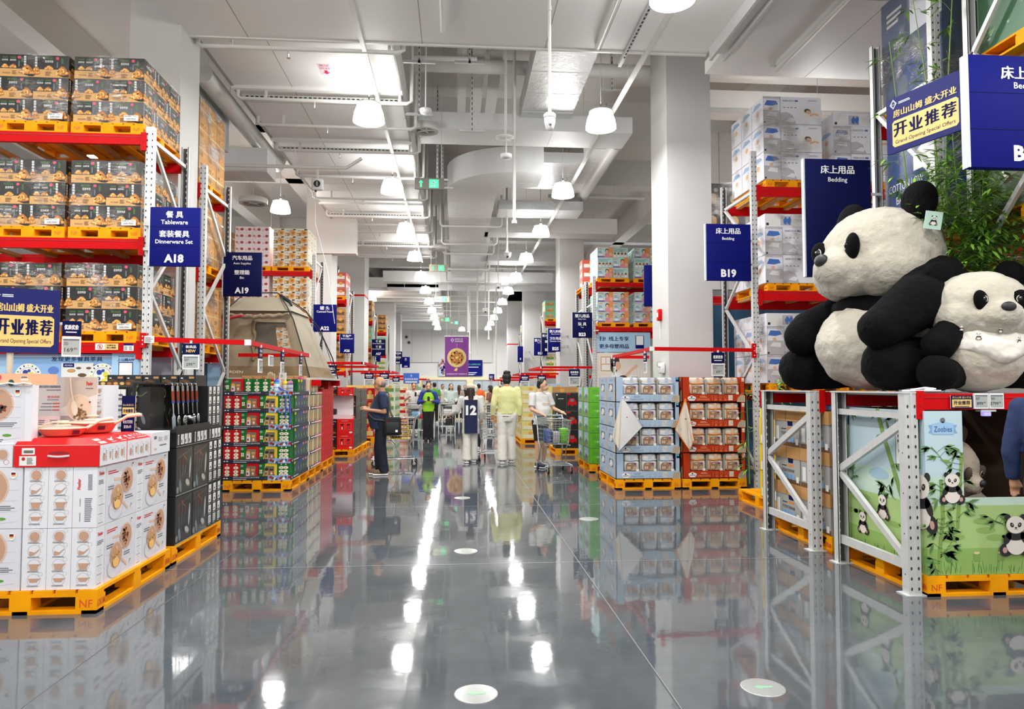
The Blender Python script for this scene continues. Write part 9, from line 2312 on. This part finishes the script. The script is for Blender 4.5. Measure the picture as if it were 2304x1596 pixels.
wht = cloth('white','#d3d1ce'); nvy = cloth('navy','#22304f'); blk = cloth('black','#17181b'); yel = cloth('pale_yellow','#dcdb9c'); ivory = cloth('ivory','#dfdbd2'); dknavy = cloth('dark_navy','#161c2b')
brown_s = mat('shoe_brown','#7d6350',0.7); white_s = mat('shoe_white','#e4e0d8',0.6)
fwd = lambda a,b: (((-0.03,0.03,-0.28),(0.02,a,b)),((0.03,0.03,-0.28),(-0.02,a,b)))
# the man in the navy shirt, in profile
p1_ = person('person in a navy T-shirt with a cross-body bag, balding, facing the red cartons',-1.33,12.70,-pi/2+0.08,1.72,nvy,dknavy,brown_s,'bald',HAIRG,SKIN,'short',(((-0.03,0.05,-0.28),(0.02,-0.33,-0.21)),((0.03,0.05,-0.28),(-0.02,-0.31,-0.23))),((-0.07,-0.02),(0.08,0.05)),1.08,0.9,0.80,0.018,1.15)
mb = MB(); mb.rbox(0.15,0.25,0.06,0.36,0.70,1.02,blk,0.035); mb.rbox(0.25,0.268,0.10,0.32,0.74,0.93,black_soft,0.01); mb.pr(Fr((0.269,0.14,0.76),(0,1,0),(0,0,1)),0.12,0.0,0.16,0.04,white_ink,1); mb.tube([(0.262,0.1,0.9),(0.264,0.13,0.98)],0.004,red,5); mb.obj('shoulder_bag',p1_)
mb = MB(); mb.tube([(0.20,0.22,1.0),(0.185,0.17,1.12),(0.10,0.155,1.30),(-0.06,0.13,1.44),(-0.13,0.05,1.455),(-0.12,-0.07,1.40),(-0.02,-0.165,1.22),(0.10,-0.185,1.05),(0.19,-0.10,0.98),(0.22,0.08,0.96)],0.016,mat('strap_olive','#4a4a44',0.7),6); mb.obj('bag_strap',p1_)
# pale yellow shirt, walking away
p2_ = person('person in a pale yellow shirt and wide white trousers walking away',1.02,14.45,pi,1.83,yel,ivory,white_s,'bun',HAIR,SKIN,'long',(((-0.05,0.05,-0.28),(-0.05,0.0,-0.55)),((0.06,0.05,-0.28),(0.08,-0.03,-0.54))),((-0.09,-0.10),(0.09,0.08)),1.10,0.1,0.92,0.03,1.12)
mb = MB(); mb.tube([(0.17*cos(a),0.02+0.125*sin(a),0.945) for a in [2*pi*k/16 for k in range(17)]],0.012,black_soft,6); mb.obj('belt',p2_)
# number 12 jersey
p3_ = person('person with a beige cap and long hair wearing a navy number 12 jersey',0.29,14.62,pi+0.05,1.60,wht,ivory,white_s,'long',mat('hair_dark_brown','#2a1a15',0.5),SKIN2,'long',(((-0.05,0.03,-0.27),(-0.05,-0.10,-0.50)),((0.09,-0.03,-0.26),(0.24,-0.26,-0.36))),((-0.08,-0.12),(0.09,0.10)),1.10,0.1,0.62,0.03,1.05)
mb = MB(); q = []
n_ = 12
for j in range(9):
 z = 0.60+0.085*j
 for i in range(n_+1):
  a = pi/2+(i/n_-0.5)*1.55; q.append((0.172*1.12*cos(a),0.02+0.142*sin(a)*1.0,z))
mb.add(q,[(j*(n_+1)+i,j*(n_+1)+i+1,(j+1)*(n_+1)+i+1,(j+1)*(n_+1)+i) for j in range(8) for i in range(n_)],cloth('jersey_navy','#1b2347'),True)
F = Fr((0.17,0.168,0.60),(-1,0,0),(0,0,1)); mb.pt(F,'12',0.17,0.47,white_ink,h=0.20,bold=0.05,l=3); mb.obj('jersey_panel',p3_)
mb = MB(); mb.ell((0,0.0,1.545),(0.092,0.105,0.072),mat('cap_beige','#cfc3ab',0.8),18,10); mb.ell((0,-0.12,1.525),(0.07,0.07,0.012),mat('cap_beige','#cfc3ab',0.8),14,6); mb.obj('cap',p3_)
mb = MB(); mb.rbox(0.38,0.50,-0.36,-0.30,0.74,0.89,black_soft,0.012); mb.tube([(0.40,-0.33,0.89),(0.44,-0.33,1.03),(0.48,-0.33,0.89)],0.006,mat('bag_pink','#d8b9ae',0.6),6); mb.obj('hand_bag',p3_)
# lime vest
limev = mat('vest_lime','#9fe02c',0.6,bump=0.3,bscale=9); roy = cloth('royal','#27408c')
p4_ = person('person in a lime safety vest over blue sleeves looking at a phone',-0.79,20.3,0.05,1.68,limev,blk,rubber,'bun',mat('hair_dark_brown','#2a1a15',0.5),SKIN2,'none',(((-0.10,-0.02,-0.27),(0.10,-0.24,-0.20)),((0.10,-0.02,-0.27),(-0.10,-0.24,-0.20))),((-0.06,0.0),(0.06,0.03)),1.0,0.0,0.84,0.035,1.05,False,0,0.7,shirt=False)
blob('sleeves',[('c',(d*0.172,0.02,1.36),(d*0.275,0.0,1.09),0.068,0.056) for d in (-1,1)]+[('c',(d*0.275,0.0,1.09),(d*0.13,-0.16,1.135),0.056,0.045) for d in (-1,1)]+[('f',[((0,0.02,1.15),0.15,0.10),((0,0.02,1.38),0.16,0.095),((0,0.02,1.45),0.07,0.065)])],roy,p4_,0.013,3,0.006,9)
blob('safety_vest',[('f',[((0,0.015,0.84),0.175,0.125),((0,0.015,1.05),0.172,0.13),((0,0.015,1.25),0.165,0.128),((0,0.02,1.39),0.125,0.10)])],limev,p4_,0.012,2,0.006,9)
mb = MB(); mb.rbox(-0.035,0.035,-0.30,-0.29,1.14,1.27,black_soft,0.004); mb.obj('phone',p4_)
# white printed T-shirt with shorts
p5_ = person('person in a white printed T-shirt and black shorts pushing a cart',1.62,13.62,0.55,1.70,wht,blk,mat('shoe_navy','#2b3147',0.6),'short',HAIR,SKIN2,'short',(((-0.06,-0.06,-0.26),(0.02,-0.34,-0.36)),((0.07,-0.08,-0.25),(0.10,-0.36,-0.33))),((-0.10,-0.05),(0.11,0.06)),1.10,0.7,0.82,0.0,1.0,True,0.65,0.3)
mb = MB(); F = Fr((-0.11,-0.138,1.16),(1,0,0),(0,0,1)); mb.pt(F,'GRAND',0.12,0.06,t_trim,w=0.18,h=0.035,l=12); mb.pr(F,0.05,0.025,0.19,0.031,t_trim,12); mb.obj('shirt_print',p5_)
# mint hoodie pushing a cart towards the camera and the other shoppers
person('person in a pale mint hoodie pushing a cart towards the camera',-0.20,26.15,0.05,1.66,cloth('mint','#b7c6bd'),blk,white_s,'long',HAIR,SKIN2,'long',fwd(-0.36,-0.33),((-0.08,0),(0.08,-0.1)),1.05,0.2,0.84,0,1,False,0.2,0.1)
p7_ = person('person in a white printed T-shirt looking at a phone beside a cart',-1.43,24.0,0.1,1.68,wht,dknavy,white_s,'short',HAIR,SKIN,'short',(((-0.09,0.0,-0.27),(0.06,-0.26,-0.14)),((0.09,0.0,-0.27),(-0.04,-0.28,-0.10))),((-0.09,0),(0.09,0)),1.1,0.4,0.82,0,1,False,0.1,0.6)
mb = MB(); mb.rbox(0.02,0.09,-0.33,-0.32,1.22,1.36,black_soft,0.004); mb.obj('phone',p7_)
person('person in a green shirt seen from behind beyond the lime vest',-0.92,30.0,pi+0.3,1.72,cloth('green','#4f9a3e'),blk,white_s,'short',far=True)
for lab,px,Y_,rz_,H,m,hr,hm,sk in (('person with a white cap just beyond the number 12 jersey',1068,17.2,pi,1.58,wht,'short',mat('cap_white','#dcd8cc',0.8),SKIN2),('person in an orange T-shirt in the far crowd',1077,29.0,pi,1.66,cloth('orange','#e8682a'),'short',HAIR,SKIN),('person with brown hair in a tan top in the far crowd',1033,33.0,pi,1.62,cloth('tan','#b9a892'),'long',HAIRB,SKIN2),('person in a red patterned top turned to a cart',1103,24.6,-2.2,1.60,cloth('red_pattern','#8c5a50'),'long',HAIR,SKIN2),('person in a pale top left of the mint hoodie',996,33.0,0.3,1.66,cloth('pale','#d9d4cc'),'short',HAIR,SKIN),('person in a dark top far along the aisle',1046,38.0,0,1.62,blk,'short',HAIRB,SKIN2),('person in a pink top far along the right side',1126,40.0,pi,1.60,cloth('pink','#c99a98'),'long',HAIR,SKIN2),('person in a grey top far along the left side',955,40.0,pi,1.66,cloth('grey','#8b8d90'),'short',HAIR,SKIN)):
 person(lab,(px-1027)*Y_/1600,Y_,rz_,H,m,dknavy,white_s,hr,hm,sk,far=True)
person('person in dark blue clothes cut off by the right edge of the view',3.90,4.36,pi/2+0.4,1.74,cloth('deep_blue','#1f2f57'),dknavy,rubber,'short',HAIR,SKIN,'long',None,((-0.1,0.0),(0.12,0.02)),1.1)
